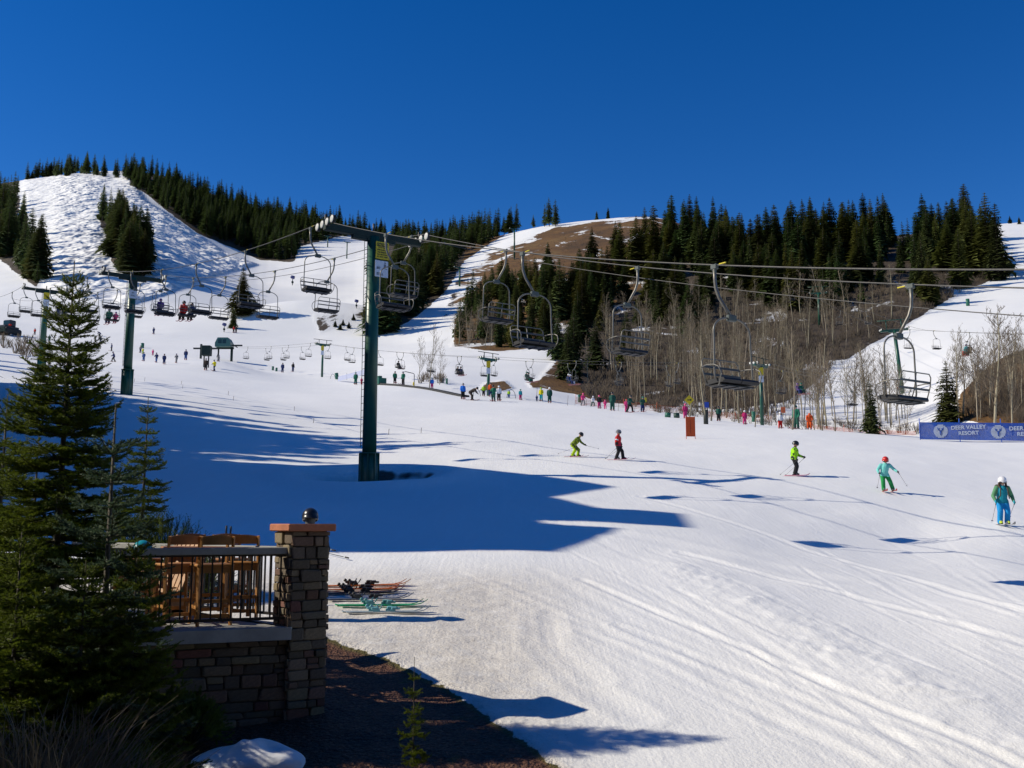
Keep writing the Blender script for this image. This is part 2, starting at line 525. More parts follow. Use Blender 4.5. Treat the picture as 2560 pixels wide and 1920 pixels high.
def build_terrain():
    Xs = np.concatenate([np.linspace(-0.95, -0.56, 60, endpoint=False), np.linspace(-0.56, 0.56, 520, endpoint=False), np.linspace(0.56, 0.95, 50)])
    ys = np.concatenate([np.geomspace(2.2, 9, 70, endpoint=False), np.geomspace(9, 60, 430, endpoint=False), np.geomspace(60, 260, 260, endpoint=False),
                         np.geomspace(260, 900, 230, endpoint=False), np.geomspace(900, 2800, 24)])
    nx, ny = len(Xs), len(ys)
    X, Y = np.meshgrid(Xs, ys, indexing='ij')
    x = X * Y; y = Y
    T = _interp(X, np.log(Y)) + t_base(Y)
    z0 = T * Y
    px, py = proj(x, y, z0)
    z = z0 + relief(x, y, px, py)
    near = (y < 70)
    xn, yn = x[near], y[near]
    add = np.zeros_like(xn)
    for pl, w, h in TRACKS:
        d = poly_dist(xn, yn, pl)
        add += -h * np.exp(-(d / w) ** 2) + 0.7 * h * np.exp(-((d - 1.9 * w) / (0.6 * w)) ** 2)
    d = poly_dist(xn, yn, BERM)
    lump = 0.4 + 1.2 * vnoise(xn * 2.6, yn * 2.6) * vnoise(xn * 6 + 9, yn * 6)
    add += 0.05 * np.exp(-(d / 0.7) ** 2) * lump + 0.03 * np.exp(-(d / 1.4) ** 2)
    # footprint-pocked old snow near the patio
    pn = px[near]; pyn = py[near]
    old = sstep(1640, 1150, pn) * sstep(1385, 1480, pyn)
    add += old * (0.03 * fbm(xn * 4, yn * 4, 3) + 0.05 * (vnoise(xn * 2.3, yn * 3.1) - 0.5) * 0.6)
    z[near] += add
    dirt = np.zeros_like(z)
    for k, p in enumerate(DIRT): dirt = np.maximum(dirt, (in_poly(px, py, p) & (y > 70)) * (0.70 if k == 0 else 0.62 if k in (5, 6) else 0.86))
    for p in SNOWY: dirt = np.where(in_poly(px, py, p) & (y > 70), 0.42, dirt)
    dome = (in_poly(px, py, [(1180, 520), (1700, 520), (1690, 640), (1600, 720), (1500, 800), (1380, 840), (1400, 900), (1480, 1000), (1330, 990), (1180, 990), (1100, 900), (1150, 700)]) & (y > 70)).astype(float)
    dome = np.maximum(dome, (in_poly(px, py, [(2370, 1080), (2390, 975), (2450, 925), (2620, 840), (3300, 840), (3300, 1090)]) & (y > 70)).astype(float))
    mog = 1.0 * (in_poly(px, py, MOGUL_L) & (y > 240)) * (0.45 + 0.55 * np.maximum(sstep(270, 330, px), sstep(100, 170, px) * (1 - sstep(225, 285, px))))
    mulch = (in_poly(px, py, MULCH_EDGE) & (y < 17)).astype(float)
    # soften the outlines
    for _ in range(2):
        for a in (dirt, mulch, dome, dome, mog, mog):
            a[1:-1, 1:-1] = (a[1:-1, 1:-1] * 2 + a[:-2, 1:-1] + a[2:, 1:-1] + a[1:-1, :-2] + a[1:-1, 2:]) / 6
    slush = mulch.copy()
    for it in range(60):
        for a in ((mulch, slush) if it < 10 else (slush,)):
            a[1:-1, 1:440] = (a[1:-1, 1:440] * 2 + a[:-2, 1:440] + a[2:, 1:440] + a[1:-1, :439] + a[1:-1, 2:441]) / 6
    z -= 0.05 * mulch
    dirty = np.zeros_like(z)
    dirty[near] = old
    dirty = np.maximum(dirty, np.clip(slush * 2.2, 0, 1.35) * (y < 22))
    r = np.hypot(x + 6.1, y - 43.2)
    dirty = np.maximum(dirty, 1.3 * np.exp(-((r - 1.2) / 0.8) ** 2) * (r < 5))
    dirt = np.maximum(dirt, np.where(r < 6, 0.40 * np.exp(-((r - 2.3) / 1.3) ** 2) * (0.5 + 0.9 * vnoise(x * .8 + 3, y * .8)), 0))
    bank = 0.50 * np.exp(-((px - 868) / 62.0) ** 2 - ((py - 806) / 26.0) ** 2) * ((y > 150) & (y < 420))
    dirt = np.maximum(dirt, bank)
    n = nx * ny
    co = np.stack([x, y, z], 2).reshape(-1, 3)
    idx = np.arange(n).reshape(nx, ny)
    a = idx[:-1, :-1].ravel(); b = idx[1:, :-1].ravel(); c = idx[1:, 1:].ravel(); d = idx[:-1, 1:].ravel()
    quads = np.stack([a, b, c, d], 1)
    me = bpy.data.meshes.new('snow_field')
    me.vertices.add(n); me.vertices.foreach_set('co', co.ravel())
    nf = len(quads)
    me.loops.add(nf * 4); me.loops.foreach_set('vertex_index', quads.ravel().astype(np.int32))
    me.polygons.add(nf); me.polygons.foreach_set('loop_start', (np.arange(nf) * 4).astype(np.int32))
    me.update(calc_edges=True)
    me.polygons.foreach_set('use_smooth', np.ones(nf, bool))
    for nm, arr in (('dirt', dirt), ('mulch', mulch), ('dirty', dirty), ('dome', dome), ('mogul', mog)):
        at_ = me.attributes.new(nm, 'FLOAT', 'POINT')
        at_.data.foreach_set('value', np.clip(arr, 0, 1.5).astype(np.float32).ravel())
    me.validate()
    o = bpy.data.objects.new('snow_slope', me)
    COL.objects.link(o)
    tag(o, 'groomed snow slope rising to brown and wooded hills', None, kind='structure')
    return o

def ground_material():
    m = bpy.data.materials.new('ground_snow'); m.use_nodes = True
    nt = m.node_tree; N = nt.nodes; L = nt.links
    b = N['Principled BSDF']
    tc = N.new('ShaderNodeTexCoord'); P = tc.outputs['Object']
    def noise(scale, detail=5.0, rough=0.6, vec=None, dist=0.0):
        n = N.new('ShaderNodeTexNoise'); n.inputs['Scale'].default_value = scale; n.inputs['Detail'].default_value = detail
        n.inputs['Roughness'].default_value = rough; n.inputs['Distortion'].default_value = dist
        L.new(vec if vec is not None else P, n.inputs['Vector']); return n.outputs['Fac']
    def mapping(sc, rz=0.0):
        mp = N.new('ShaderNodeMapping'); mp.inputs['Scale'].default_value = sc; mp.inputs['Rotation'].default_value = (0, 0, rz)
        L.new(P, mp.inputs['Vector']); return mp.outputs['Vector']
    def math_(op, a, b_=None, c_=None):
        n = N.new('ShaderNodeMath'); n.operation = op
        for i, s in enumerate((a, b_, c_)):
            if s is None: continue
            if isinstance(s, (int, float)): n.inputs[i].default_value = s
            else: L.new(s, n.inputs[i])
        return n.outputs[0]
    def ramp(fac, stops):
        r = N.new('ShaderNodeValToRGB')
        while len(r.color_ramp.elements) < len(stops): r.color_ramp.elements.new(0.5)
        for e, (p, c) in zip(r.color_ramp.elements, stops):
            e.position = p; e.color = tuple(c) + (1,)
        L.new(fac, r.inputs['Fac']); return r.outputs['Color']
    def mapr(v, a, b_, c_=0.0, d_=1.0):
        n = N.new('ShaderNodeMapRange'); n.interpolation_type = 'SMOOTHSTEP'
        n.inputs['From Min'].default_value = a; n.inputs['From Max'].default_value = b_
        n.inputs['To Min'].default_value = c_; n.inputs['To Max'].default_value = d_
        L.new(v, n.inputs['Value']); return n.outputs['Result']
    def mix(f, a, b_):
        n = N.new('ShaderNodeMix'); n.data_type = 'RGBA'
        if isinstance(f, (int, float)): n.inputs['Factor'].default_value = f
        else: L.new(f, n.inputs['Factor'])
        for k, s in (('A', a), ('B', b_)):
            i = [q for q in n.inputs if q.name == k and q.type == 'RGBA'][0]
            if isinstance(s, tuple): i.default_value = s + (1,)
            else: L.new(s, i)
        return [q for q in n.outputs if q.type == 'RGBA'][0]
    def attr(nm):
        a = N.new('ShaderNodeAttribute'); a.attribute_name = nm; return a.outputs['Fac']
    dirt, mulch, dirty = attr('dirt'), attr('mulch'), attr('dirty')
    # snow: faint tonal patches, groomed streaks running down the run
    streak = noise(1.0, 4, 0.7, mapping((3.2, 0.25, 1.0), math.radians(38)))
    big = noise(0.06, 3, 0.55)
    snow = ramp(big, [(0.3, (0.80, 0.805, 0.80)), (0.7, (0.87, 0.865, 0.845))])
    snow = mix(mapr(streak, 0.5, 0.75, 0, 0.45), snow, (0.915, 0.915, 0.91))
    # old gritty snow
    g1 = noise(9.0, 4, 0.75); g2 = noise(2.2, 3, 0.6); g3 = noise(34.0, 2, 0.7)
    gritcol = ramp(g2, [(0.3, (0.53, 0.485, 0.42)), (0.75, (0.76, 0.73, 0.68))])
    gritcol = mix(mapr(g1, 0.54, 0.72, 0, 0.55), gritcol, (0.36, 0.32, 0.27))
    gritcol = mix(mapr(g3, 0.6, 0.72, 0, 0.6), gritcol, (0.10, 0.085, 0.065))
    df = math_('MULTIPLY', dirty, mapr(math_('ADD', g2, math_('MULTIPLY', g1, 0.35)), 0.36, 0.72, 0.35, 1.0))
    snow = mix(math_('MINIMUM', df, 1.0), snow, gritcol)
    # brown hillside: dry grass, brush, soil
    h1 = noise(0.045, 4, 0.65); h2 = noise(0.35, 4, 0.7); h3 = noise(1.6, 3, 0.7)
    brown = ramp(h1, [(0.3, (0.085, 0.050, 0.022)), (0.5, (0.165, 0.086, 0.028)), (0.72, (0.215, 0.130, 0.045))])
    brown = mix(mapr(h2, 0.45, 0.7, 0, 0.7), brown, (0.055, 0.038, 0.021))
    brown = mix(mapr(h3, 0.58, 0.75, 0, 0.5), brown, (0.17, 0.13, 0.075))
    grey = ramp(h1, [(0.3, (0.048, 0.036, 0.026)), (0.7, (0.105, 0.080, 0.055))])
    grey = mix(mapr(h2, 0.45, 0.7, 0, 0.7), grey, (0.035, 0.028, 0.021))
    brown = mix(mapr(attr('dome'), 0.3, 0.7), grey, brown)
    patch = noise(0.07, 5, 0.65, mapping((1.0, 0.55, 1.0)), 0.6)
    # attribute 1 -> mostly bare with a few snow patches, 0.4 -> broken snow
    edge = math_('ADD', dirt, math_('MULTIPLY', math_('SUBTRACT', patch, 0.5), 1.7))
    bare = mapr(edge, 0.47, 0.56)
    # mulch bed with a mossy rim
    m1 = noise(26.0, 3, 0.75); m2 = noise(1.3, 3, 0.6); m3 = noise(70.0, 2, 0.7)
    mul = ramp(m1, [(0.32, (0.022, 0.010, 0.007)), (0.55, (0.115, 0.050, 0.028)), (0.75, (0.26, 0.155, 0.09))])
    grassc = ramp(m3, [(0.3, (0.030, 0.034, 0.008)), (0.7, (0.16, 0.135, 0.035))])
    rim = mapr(mulch, 0.97, 0.62)
    gsel = math_('MAXIMUM', math_('MULTIPLY', rim, 0.9), mapr(m2, 0.60, 0.72, 0, 0.8))
    mul = mix(gsel, mul, grassc)
    mfac = mapr(math_('ADD', mulch, math_('MULTIPLY', math_('SUBTRACT', noise(4.0, 4, 0.65), 0.5), 1.1)), 0.44, 0.56)
    col = mix(bare, snow, brown)
    col = mix(mfac, col, mul)
    L.new(col, b.inputs['Base Color'])
    b.inputs['Roughness'].default_value = 0.72
    b.inputs['Specular IOR Level'].default_value = 0.25
    # relief (cheap inputs only: the bump node evaluates its height three times)
    f1 = noise(2.4, 3, 0.7); f4 = noise(14.0, 2, 0.7)
    st3 = noise(1.0, 2, 0.6, mapping((9.0, 0.5, 1.0), math.radians(52)))
    hgt = math_('ADD', math_('MULTIPLY', st3, 0.010), math_('MULTIPLY', f1, 0.012))
    wgt = math_('ADD', math_('ADD', math_('MULTIPLY', dirty, 0.010), math_('MULTIPLY', mulch, 0.09)), 0.014)
    hgt = math_('ADD', hgt, math_('MULTIPLY', f4, wgt))
    hgt = math_('ADD', hgt, math_('MULTIPLY', math_('MULTIPLY', dirt, f1), 0.7))
    mg = noise(0.17, 2, 0.5)
    hgt = math_('ADD', hgt, math_('MULTIPLY', math_('MULTIPLY', attr('mogul'), mg), 7.0))
    bp = N.new('ShaderNodeBump'); bp.inputs['Strength'].default_value = 0.85; bp.inputs['Distance'].default_value = 1.0
    L.new(hgt, bp.inputs['Height']); L.new(bp.outputs['Normal'], b.inputs['Normal'])
    return m
ground = build_terrain()
ground.data.materials.append(ground_material())

# ================================================================== TREES
RNG = random.Random(7)
M_NEEDLE = mat('needles_dark', (0.062, 0.088, 0.026), 0.75, var=0.4, scale=2.5, objvar=0.4, spec=0.15, transl=0.2)
M_NEEDLE_B = mat('needles_olive', (0.098, 0.110, 0.026), 0.75, var=0.4, scale=2.5, objvar=0.35, spec=0.15, transl=0.2)
M_BARK = mat('bark_conifer', (0.075, 0.055, 0.04), 0.9, var=0.35, scale=6, bump=0.6, bscale=25)
M_ASPEN = mat('bark_aspen', (0.25, 0.21, 0.135), 0.85, var=0.25, scale=2.5, objvar=0.18, col2=(0.40, 0.345, 0.24))
M_TWIG = mat('twigs_aspen', (0.17, 0.135, 0.088), 0.9, var=0.25, scale=3, objvar=0.2)
M_BRUSH = mat('brush_twigs', (0.115, 0.088, 0.062), 0.95, var=0.5, scale=0.15)

def conifer_geo(seed, h=1.0, width=0.30, levels=24, per=7, seg=4, bare=0.10, ragged=0.35, droop=0.35):
    """unit-height fir: returns (trunk MB, crown MB)"""
    r = random.Random(seed)
    tr = MB(); cr = MB()
    lean = (r.uniform(-.015, .015), r.uniform(-.015, .015))
    tr.tube([(0, 0, -0.03), (lean[0] * .5, lean[1] * .5, h * .5), (lean[0], lean[1], h)], [0.016 * h, 0.011 * h, 0.001 * h], 6)
    for i in range(levels):
        t = bare + (1 - bare) * (i + r.random() * .6) / levels
        z = t * h
        prof = (1 - t) ** (0.70 + .08 * (seed % 4))
        prof *= 1.0 if t > bare + .12 else 0.55 + 0.45 * (t - bare) / .12
        n = max(3, int(per * (0.6 + 0.6 * (1 - t))))
        a0 = r.random() * 6.28
        for k in range(n):
            a = a0 + 6.283 * (k + r.uniform(-.35, .35)) / n
            L = width * h * prof * r.uniform(1 - ragged, 1.08) * (1 + .28 * math.sin(a * 2 + seed + t * 9)) + 0.012 * h
            ca, sa = math.cos(a), math.sin(a)
            up = (0.35 if t > .82 else 0.10 - droop * (1 - t)) * r.uniform(.7, 1.3)
            base = Vector((lean[0] * t, lean[1] * t, z))
            dirv = Vector((ca, sa, up)).normalized()
            side = Vector((-sa, ca, 0))
            w0 = L * r.uniform(.34, .55)
            m = max(2, seg)
            # spine with leaflets hanging either side, ragged tips
            pts = []
            for q in range(m + 1):
                f = q / m
                p = base + dirv * (L * f) + Vector((0, 0, -0.10 * L * f * f + 0.05 * L * math.sin(f * 3.1)))
                pts.append(p)
            for q in range(m):
                f = (q + .5) / m
                ww = w0 * (0.55 + 0.9 * math.sin(f * 2.6)) * r.uniform(.7, 1.25)
                p0, p1 = pts[q], pts[q + 1]
                for sg in (-1, 1):
                    tip = (p0 + p1) * .5 + side * (sg * ww) + dirv * (L / m * r.uniform(.4, 1.0)) + Vector((0, 0, -ww * r.uniform(.15, .6)))
                    cr.add([p0, p1, tip] if sg > 0 else [p1, p0, tip], [(0, 1, 2)])
            tip = pts[-1] + dirv * (L * .12)
            cr.add([pts[-1] + side * (w0 * .14), tip, pts[-1] - side * (w0 * .14)], [(0, 1, 2)])
    # leader
    cr.add([(lean[0] - .006 * h, lean[1], h * .95), (lean[0] + .006 * h, lean[1], h * .95), (lean[0], lean[1], h * 1.02)], [(0, 1, 2)])
    cr.add([(lean[0], lean[1] - .006 * h, h * .95), (lean[0], lean[1] + .006 * h, h * .95), (lean[0], lean[1], h * 1.02)], [(0, 1, 2)])
    return tr, cr

CON_FAR = []; CON_MID = []
for s in range(10):
    tr, cr = conifer_geo(100 + s, width=0.15 + 0.02 * (s % 4), levels=22 + 2 * (s % 3), per=8, seg=2, bare=0.05 + 0.06 * (s % 3), ragged=.35 + .06 * (s % 4), droop=.25 + .08 * (s % 3))
    b = MB(); b.v = list(cr.v); b.f = list(cr.f); b.m = list(cr.m); b.sm = list(cr.sm)
    b.add(tr.v, tr.f, 1)
    CON_FAR.append(b)
for s in range(8):
    CON_MID.append(conifer_geo(200 + s, width=0.155 + 0.025 * (s % 4), levels=34 + 3 * (s % 3), per=10, seg=3, bare=0.03 + 0.03 * (s % 2), ragged=.4 + .05 * (s % 3), droop=.25 + .1 * (s % 3)))
far_meshes = [b.mesh('conifer_far', [M_NEEDLE if i % 3 else M_NEEDLE_B, M_BARK]) for i, b in enumerate(CON_FAR)]
mid_meshes = [(t.mesh('conifer_trunk', M_BARK), c.mesh('conifer_crown', M_NEEDLE_B if i % 3 == 0 else M_NEEDLE)) for i, (t, c) in enumerate(CON_MID)]

def rand_in_poly(poly, rng):
    xs = [p[0] for p in poly]; ys = [p[1] for p in poly]
    while True:
        x = rng.uniform(min(xs), max(xs)); y = rng.uniform(min(ys), max(ys))
        if bool(in_poly(np.array([x]), np.array([y]), poly)[0]): return x, y

# zones: (label, group, polygon of the tree bases, count, height range in metres)
ZONES = [
    ('dark conifer at the left edge of the mogul run', 'conifers left of the mogul run',
     [(-40, 455), (45, 440), (52, 560), (58, 640), (100, 700), (85, 715), (20, 660), (-40, 650)], 46, (17, 24)),
    ('conifer on the skyline above the mogul run', 'conifers on the mogul run skyline',
     [(66, 439), (178, 440), (180, 434), (210, 436), (292, 446), (330, 452), (330, 447), (190, 430), (66, 434)], 64, (12, 19)),
    ('conifer in the dense forest on the left ridge', 'conifers of the left ridge forest',
     [(325, 460), (372, 488), (420, 528), (492, 580), (578, 616), (650, 645), (735, 652), (742, 618), (850, 592), (930, 592),
      (930, 584), (800, 556), (640, 532), (500, 484), (400, 450), (330, 440)], 430, (14, 20)),
    ('conifer in the narrow stand between the two mogul runs', 'conifers between the mogul runs',
     [(238, 535), (262, 545), (300, 560), (345, 610), (372, 640), (362, 690), (312, 692), (285, 650), (266, 600)], 62, (17, 23)),
    ('conifer in the dark wood behind the near green tower', 'conifers of the middle wood',
     [(930, 840), (955, 836), (1020, 806), (1095, 735), (1130, 680), (1165, 640), (1225, 606), (1290, 578), (1180, 590), (1000, 606), (935, 640), (925, 720)], 210, (12, 18)),
    ('conifer on the skyline above the middle wood', 'conifers on the middle skyline',
     [(840, 594), (1000, 596), (1180, 588), (1300, 574), (1392, 566), (1300, 568), (1000, 590), (840, 588)], 60, (11, 17)),
    ('tall conifer of the wood along the right hill crest', 'conifers along the right crest',
     [(1650, 640), (1690, 600), (1760, 605), (1900, 612), (2100, 612), (2300, 606), (2440, 600), (2490, 640), (2495, 690), (2400, 690),
      (2250, 650), (2100, 660), (1980, 690), (1850, 690), (1700, 690)], 195, (10, 21)),
    ('conifer among brush on the lower right hillside', 'conifers on the right hillside',
     [(1320, 760), (1500, 720), (1700, 730), (2100, 690), (2330, 700), (2300, 760), (2050, 780), (1800, 770), (1640, 830), (1450, 830), (1340, 820)], 105, (9, 17)),
    ('conifer in the wood beside the middle run', 'conifers beside the middle run',
     [(1150, 800), (1215, 725), (1280, 690), (1330, 700), (1370, 760), (1400, 800), (1400, 850), (1340, 870), (1240, 868), (1145, 860)], 56, (7, 14)),
]
SINGLES = [  # px, base py, top py
    (1482, 692, 563), (1540, 650, 545), (1552, 700, 549), (1615, 658, 512), (1600, 700, 560), (1680, 650, 478), (1715, 655, 492), (1745, 665, 505),
    (1708, 787, 640), (1740, 800, 690), (1436, 935, 762), (1420, 950, 800), (1490, 925, 790), (1570, 912, 775), (1412, 790, 655), (1450, 800, 660), (1478, 810, 672),
    (1340, 735, 640), (1362, 745, 660), (1310, 745, 655), (1290, 800, 700), (1986, 775, 608), (2020, 770, 640), (2122, 650, 515), (2203, 690, 619),
    (2253, 682, 593), (2325, 762, 628), (2300, 740, 640), (2496, 700, 498), (2470, 690, 470), (1330, 830, 740), (1300, 860, 760), (1360, 870, 770),
    (607, 790, 665), (583, 822, 762), (2180, 1088, 944), (2374, 1064, 897), (1492, 545, 520), (1520, 546, 515), (2525, 560, 537), (2548, 562, 540),
    (1400, 800, 640), (1430, 775, 648), (1465, 785, 652), (1375, 770, 668), (1520, 740, 605), (1590, 700, 532), (1640, 700, 505), (1660, 745, 600), (2000, 705, 525), (1760, 765, 640),
    (1790, 725, 560), (1850, 705, 522), (1930, 765, 645), (1560, 760, 650), (1445, 860, 720), (1395, 900, 770), (1370, 690, 600), (1720, 840, 700), (2060, 720, 560), (2150, 700, 540), (2400, 720, 560), (2385, 622, 492), (2352, 618, 500), (2418, 628, 505), (2370, 640, 520),
]
cands = []
for zi, (lab, grp, poly, cnt, hr) in enumerate(ZONES):
    rg = random.Random(50 + zi)
    clumps = [rand_in_poly(poly, rg) for _ in range(max(4, cnt // 9))]
    for _ in range(cnt):
        px, py = rand_in_poly(poly, rg)
        if rg.random() < (.55 if zi in (6, 7, 8) else 0 if zi in (1, 2, 5) else .3):
            for _t in range(12):
                c_ = rg.choice(clumps)
                qx, qy = c_[0] + rg.gauss(0, 17), c_[1] + rg.gauss(0, 9)
                if bool(in_poly(np.array([qx]), np.array([qy]), poly)[0]):
                    px, py = qx, qy
                    break
        p = hit(px, py, 100)
        hm = rg.uniform(*hr) * (rg.uniform(.4, .7) if rg.random() < .26 else 1.0)
        cands.append((hm / p.y, zi, p, hm, rg.random()))
for i, (px, pb, pt) in enumerate(SINGLES):
    p = hit(px, pb, 70)
    hm = (pb - pt) / F_PX * p.y
    cands.append((hm / p.y + 10, -1, p, hm, RNG.random(), i))
cands.sort(key=lambda c: -c[0])
def con_label(zi, lab, p, hm):
    px, py = proj(p.x, p.y, p.z)
    poly = ZONES[zi][2]; hr = ZONES[zi][4]
    xs = [q[0] for q in poly]; ys = [q[1] for q in poly]
    f = (px - min(xs)) / (max(xs) - min(xs)); g = (py - min(ys)) / (max(ys) - min(ys))
    col = ['far left', 'left', 'centre left', 'middle', 'centre right', 'right', 'far right'][min(6, max(0, int(f * 7)))]
    row = 'top' if g < .33 else 'mid height' if g < .67 else 'bottom'
    sz = 'tall' if hm > hr[0] + .66 * (hr[1] - hr[0]) else 'short' if hm < hr[0] + .2 * (hr[1] - hr[0]) else 'middling'
    return '%s %s, %s %s' % (sz, lab.replace('tall ', ''), row, col)
def pos_word(px, py, a, b):
    f = (px - a) / (b - a)
    col = ['far left', 'left', 'left of middle', 'middle', 'right of middle', 'right', 'far right'][min(6, max(0, int(f * 7)))]
    row = 'highest on the slope' if py < 665 else 'high on the slope' if py < 700 else 'halfway up' if py < 760 else 'low on the slope' if py < 850 else 'lowest'
    return row + ', ' + col
rest = MB()
n_con = 0
for c in cands:
    _, zi, p, hm, rnd = c[:5]
    if n_con < 300:
        n_con += 1
        if zi < 0:
            lab = None
            root = empty('conifer_tree', p - Vector((0, 0, 0.2)), rnd * 6.28)
            tm, cm = mid_meshes[int(rnd * 997) % len(mid_meshes)]
            for nm, me in (('trunk', tm), ('crown', cm)):
                o = bpy.data.objects.new(nm, me); COL.objects.link(o); o.parent = root
            wd = hm * (1.45 if c[5] == 33 else 1.0 + .35 * rnd); root.scale = (wd, wd, hm * 1.02)
            px, py = proj(p.x, p.y, p.z)
            if px < 560: lab = 'small lone conifer'
            if c[5] == 33: lab = 'thin see-through conifer standing alone on the snow below the mogul run'
            elif c[5] == 34: lab = 'small dark conifer standing beside the eroded snow bank'
            elif c[5] == 35: lab = 'small conifer among bare aspens left of the blue banner'
            elif c[5] == 36: lab = 'broad conifer behind the left end of the blue banner'
            elif c[5] in (37, 38): lab = 'tiny conifer alone on the skyline of the brown dome'
            elif c[5] in (39, 40): lab = 'small conifer on the snowy skyline at the right edge'
            elif py < 720 and px < 1640: lab = 'conifer on the open brown dome, ' + pos_word(px, py, 1300, 1640)
            elif px < 1400: lab = 'conifer right of the middle snow run, ' + pos_word(px, py, 1280, 1400)
            elif py > 880: lab = 'dark conifer rising among the foot aspens, ' + pos_word(px, py, 1380, 1600)
            elif px < 1640: lab = 'dense dark conifer on the brown dome flank, ' + pos_word(px, py, 1390, 1640)
            else: lab = 'large conifer standing out on the right hillside, ' + pos_word(px, py, 1640, 2500)
            tag(root, lab, 'conifer', 'single conifers')
        else:
            lab, grp = ZONES[zi][0], ZONES[zi][1]
            lab = con_label(zi, lab, p, hm)
            if hm / p.y * F_PX > 110:
                root = empty('conifer_tree', p - Vector((0, 0, 0.2)), rnd * 6.28)
                tm, cm = mid_meshes[int(rnd * 997) % len(mid_meshes)]
                for nm, me in (('trunk', tm), ('crown', cm)):
                    o = bpy.data.objects.new(nm, me); COL.objects.link(o); o.parent = root
            else:
                root = bpy.data.objects.new('conifer_tree', far_meshes[int(rnd * 997) % len(far_meshes)])
                COL.objects.link(root); root.location = p - Vector((0, 0, 0.2)); root.rotation_euler = (0, 0, rnd * 6.28)
            w = hm * (0.75 + 0.75 * ((rnd * 31) % 1) ** 1.5)
            root.scale = (w, w, hm)
            tag(root, lab, 'conifer', grp)
    else:
        b = CON_FAR[int(rnd * 997) % len(CON_FAR)]
        a = rnd * 6.28; ca, sa = math.cos(a), math.sin(a)
        w = hm * (0.8 + 0.6 * ((rnd * 31) % 1) ** 1.5)
        o = len(rest.v)
        rest.v.extend([(p.x + (v[0] * ca - v[1] * sa) * w, p.y + (v[0] * sa + v[1] * ca) * w, p.z - .2 + v[2] * hm) for v in b.v])
        rest.f.extend([tuple(i + o for i in f) for f in b.f]); rest.m.extend(b.m); rest.sm.extend(b.sm)
if rest.v:
    o = rest.build('far_forest', [M_NEEDLE, M_BARK])
    tag(o, 'far conifers filling the woods on the hills', 'forest', kind='stuff')

# ---------------------------------------------------------------- bare aspens
def aspen_geo(seed, h=1.0, kind=0):
    r = random.Random(seed)
    t = MB(); tw = MB()
    bend = r.uniform(-.07, .07) if kind == 0 else r.uniform(-.12, .12)
    pts = []; n = 7
    ph = r.random() * 6
    for i in range(n + 1):
        f = i / n
        pts.append(Vector((bend * f * f * h + 0.012 * h * math.sin(ph + f * 6), 0.012 * h * math.cos(ph + f * 5), h * (f * 1.02 - .02))))
    R0 = 0.0085 * h
    t.tube(pts, [R0 * (1 - .9 * (i / n)) + .0009 * h for i in range(n + 1)], 6)
    nb = 22 if kind == 0 else 28
    start = r.uniform(.30, .45) if kind == 0 else 0.22
    def limb(p, d, L, rad, depth):
        k = 3
        rad = max(rad, .0015 * h)
        q = [p]
        cur = p; dd = d.normalized()
        for i in range(k):
            dd = (dd + Vector((r.uniform(-.25, .25), r.uniform(-.25, .25), r.uniform(0, .28)))).normalized()
            cur = cur + dd * (L / k); q.append(cur)
        tw.tube(q, [rad * (1 - .75 * i / k) for i in range(k + 1)], 3, cap=False)
        if depth > 0:
            for _ in range(4 if depth > 1 else 3):
                j = r.randint(1, k)
                sd = (dd + Vector((r.uniform(-.9, .9), r.uniform(-.9, .9), r.uniform(-.1, .7)))).normalized()
                limb(q[j], sd, L * r.uniform(.35, .6), rad * .55, depth - 1)
    for i in range(nb):
        f = start + (1 - start) * (i + r.random()) / nb
        k = min(int(f * n), n - 1)
        p = pts[k].lerp(pts[k + 1], f * n - k)
        a = r.random() * 6.28
        L = h * (0.24 if kind == 0 else 0.30) * (1.15 - f) * r.uniform(.6, 1.2) + .03 * h
        limb(p, Vector((math.cos(a), math.sin(a), r.uniform(.5, 1.2))), L, R0 * .40 * (1.25 - f), 2)
    return t, tw
ASP = []
for s in range(9):
    t, tw = aspen_geo(300 + s, kind=0 if (s < 4 or s > 5) else 1)
    ASP.append((t.mesh('aspen_trunk', M_ASPEN), tw.mesh('aspen_branches', M_TWIG)))
def aspen(p, h, rnd, label, group, kind=None, fat=1.0, lean=0.0):
    root = empty('aspen_tree', p - Vector((0, 0, .15)), rnd * 6.28)
    k = [0, 1, 2, 3, 6, 7, 8, 5][int(rnd * 991) % 8] if kind is None else kind
    for nm, me in (('trunk', ASP[k][0]), ('crown', ASP[k][1])):
        o = bpy.data.objects.new(nm, me); COL.objects.link(o); o.parent = root
    root.scale = (h * fat, h * fat, h)
    root.rotation_euler = (((rnd * 53) % 1 - .5) * .16, ((rnd * 37) % 1 - .5) * .16, rnd * 6.28)
    tag(root, label, 'aspen', group)
    return root
rg = random.Random(77)
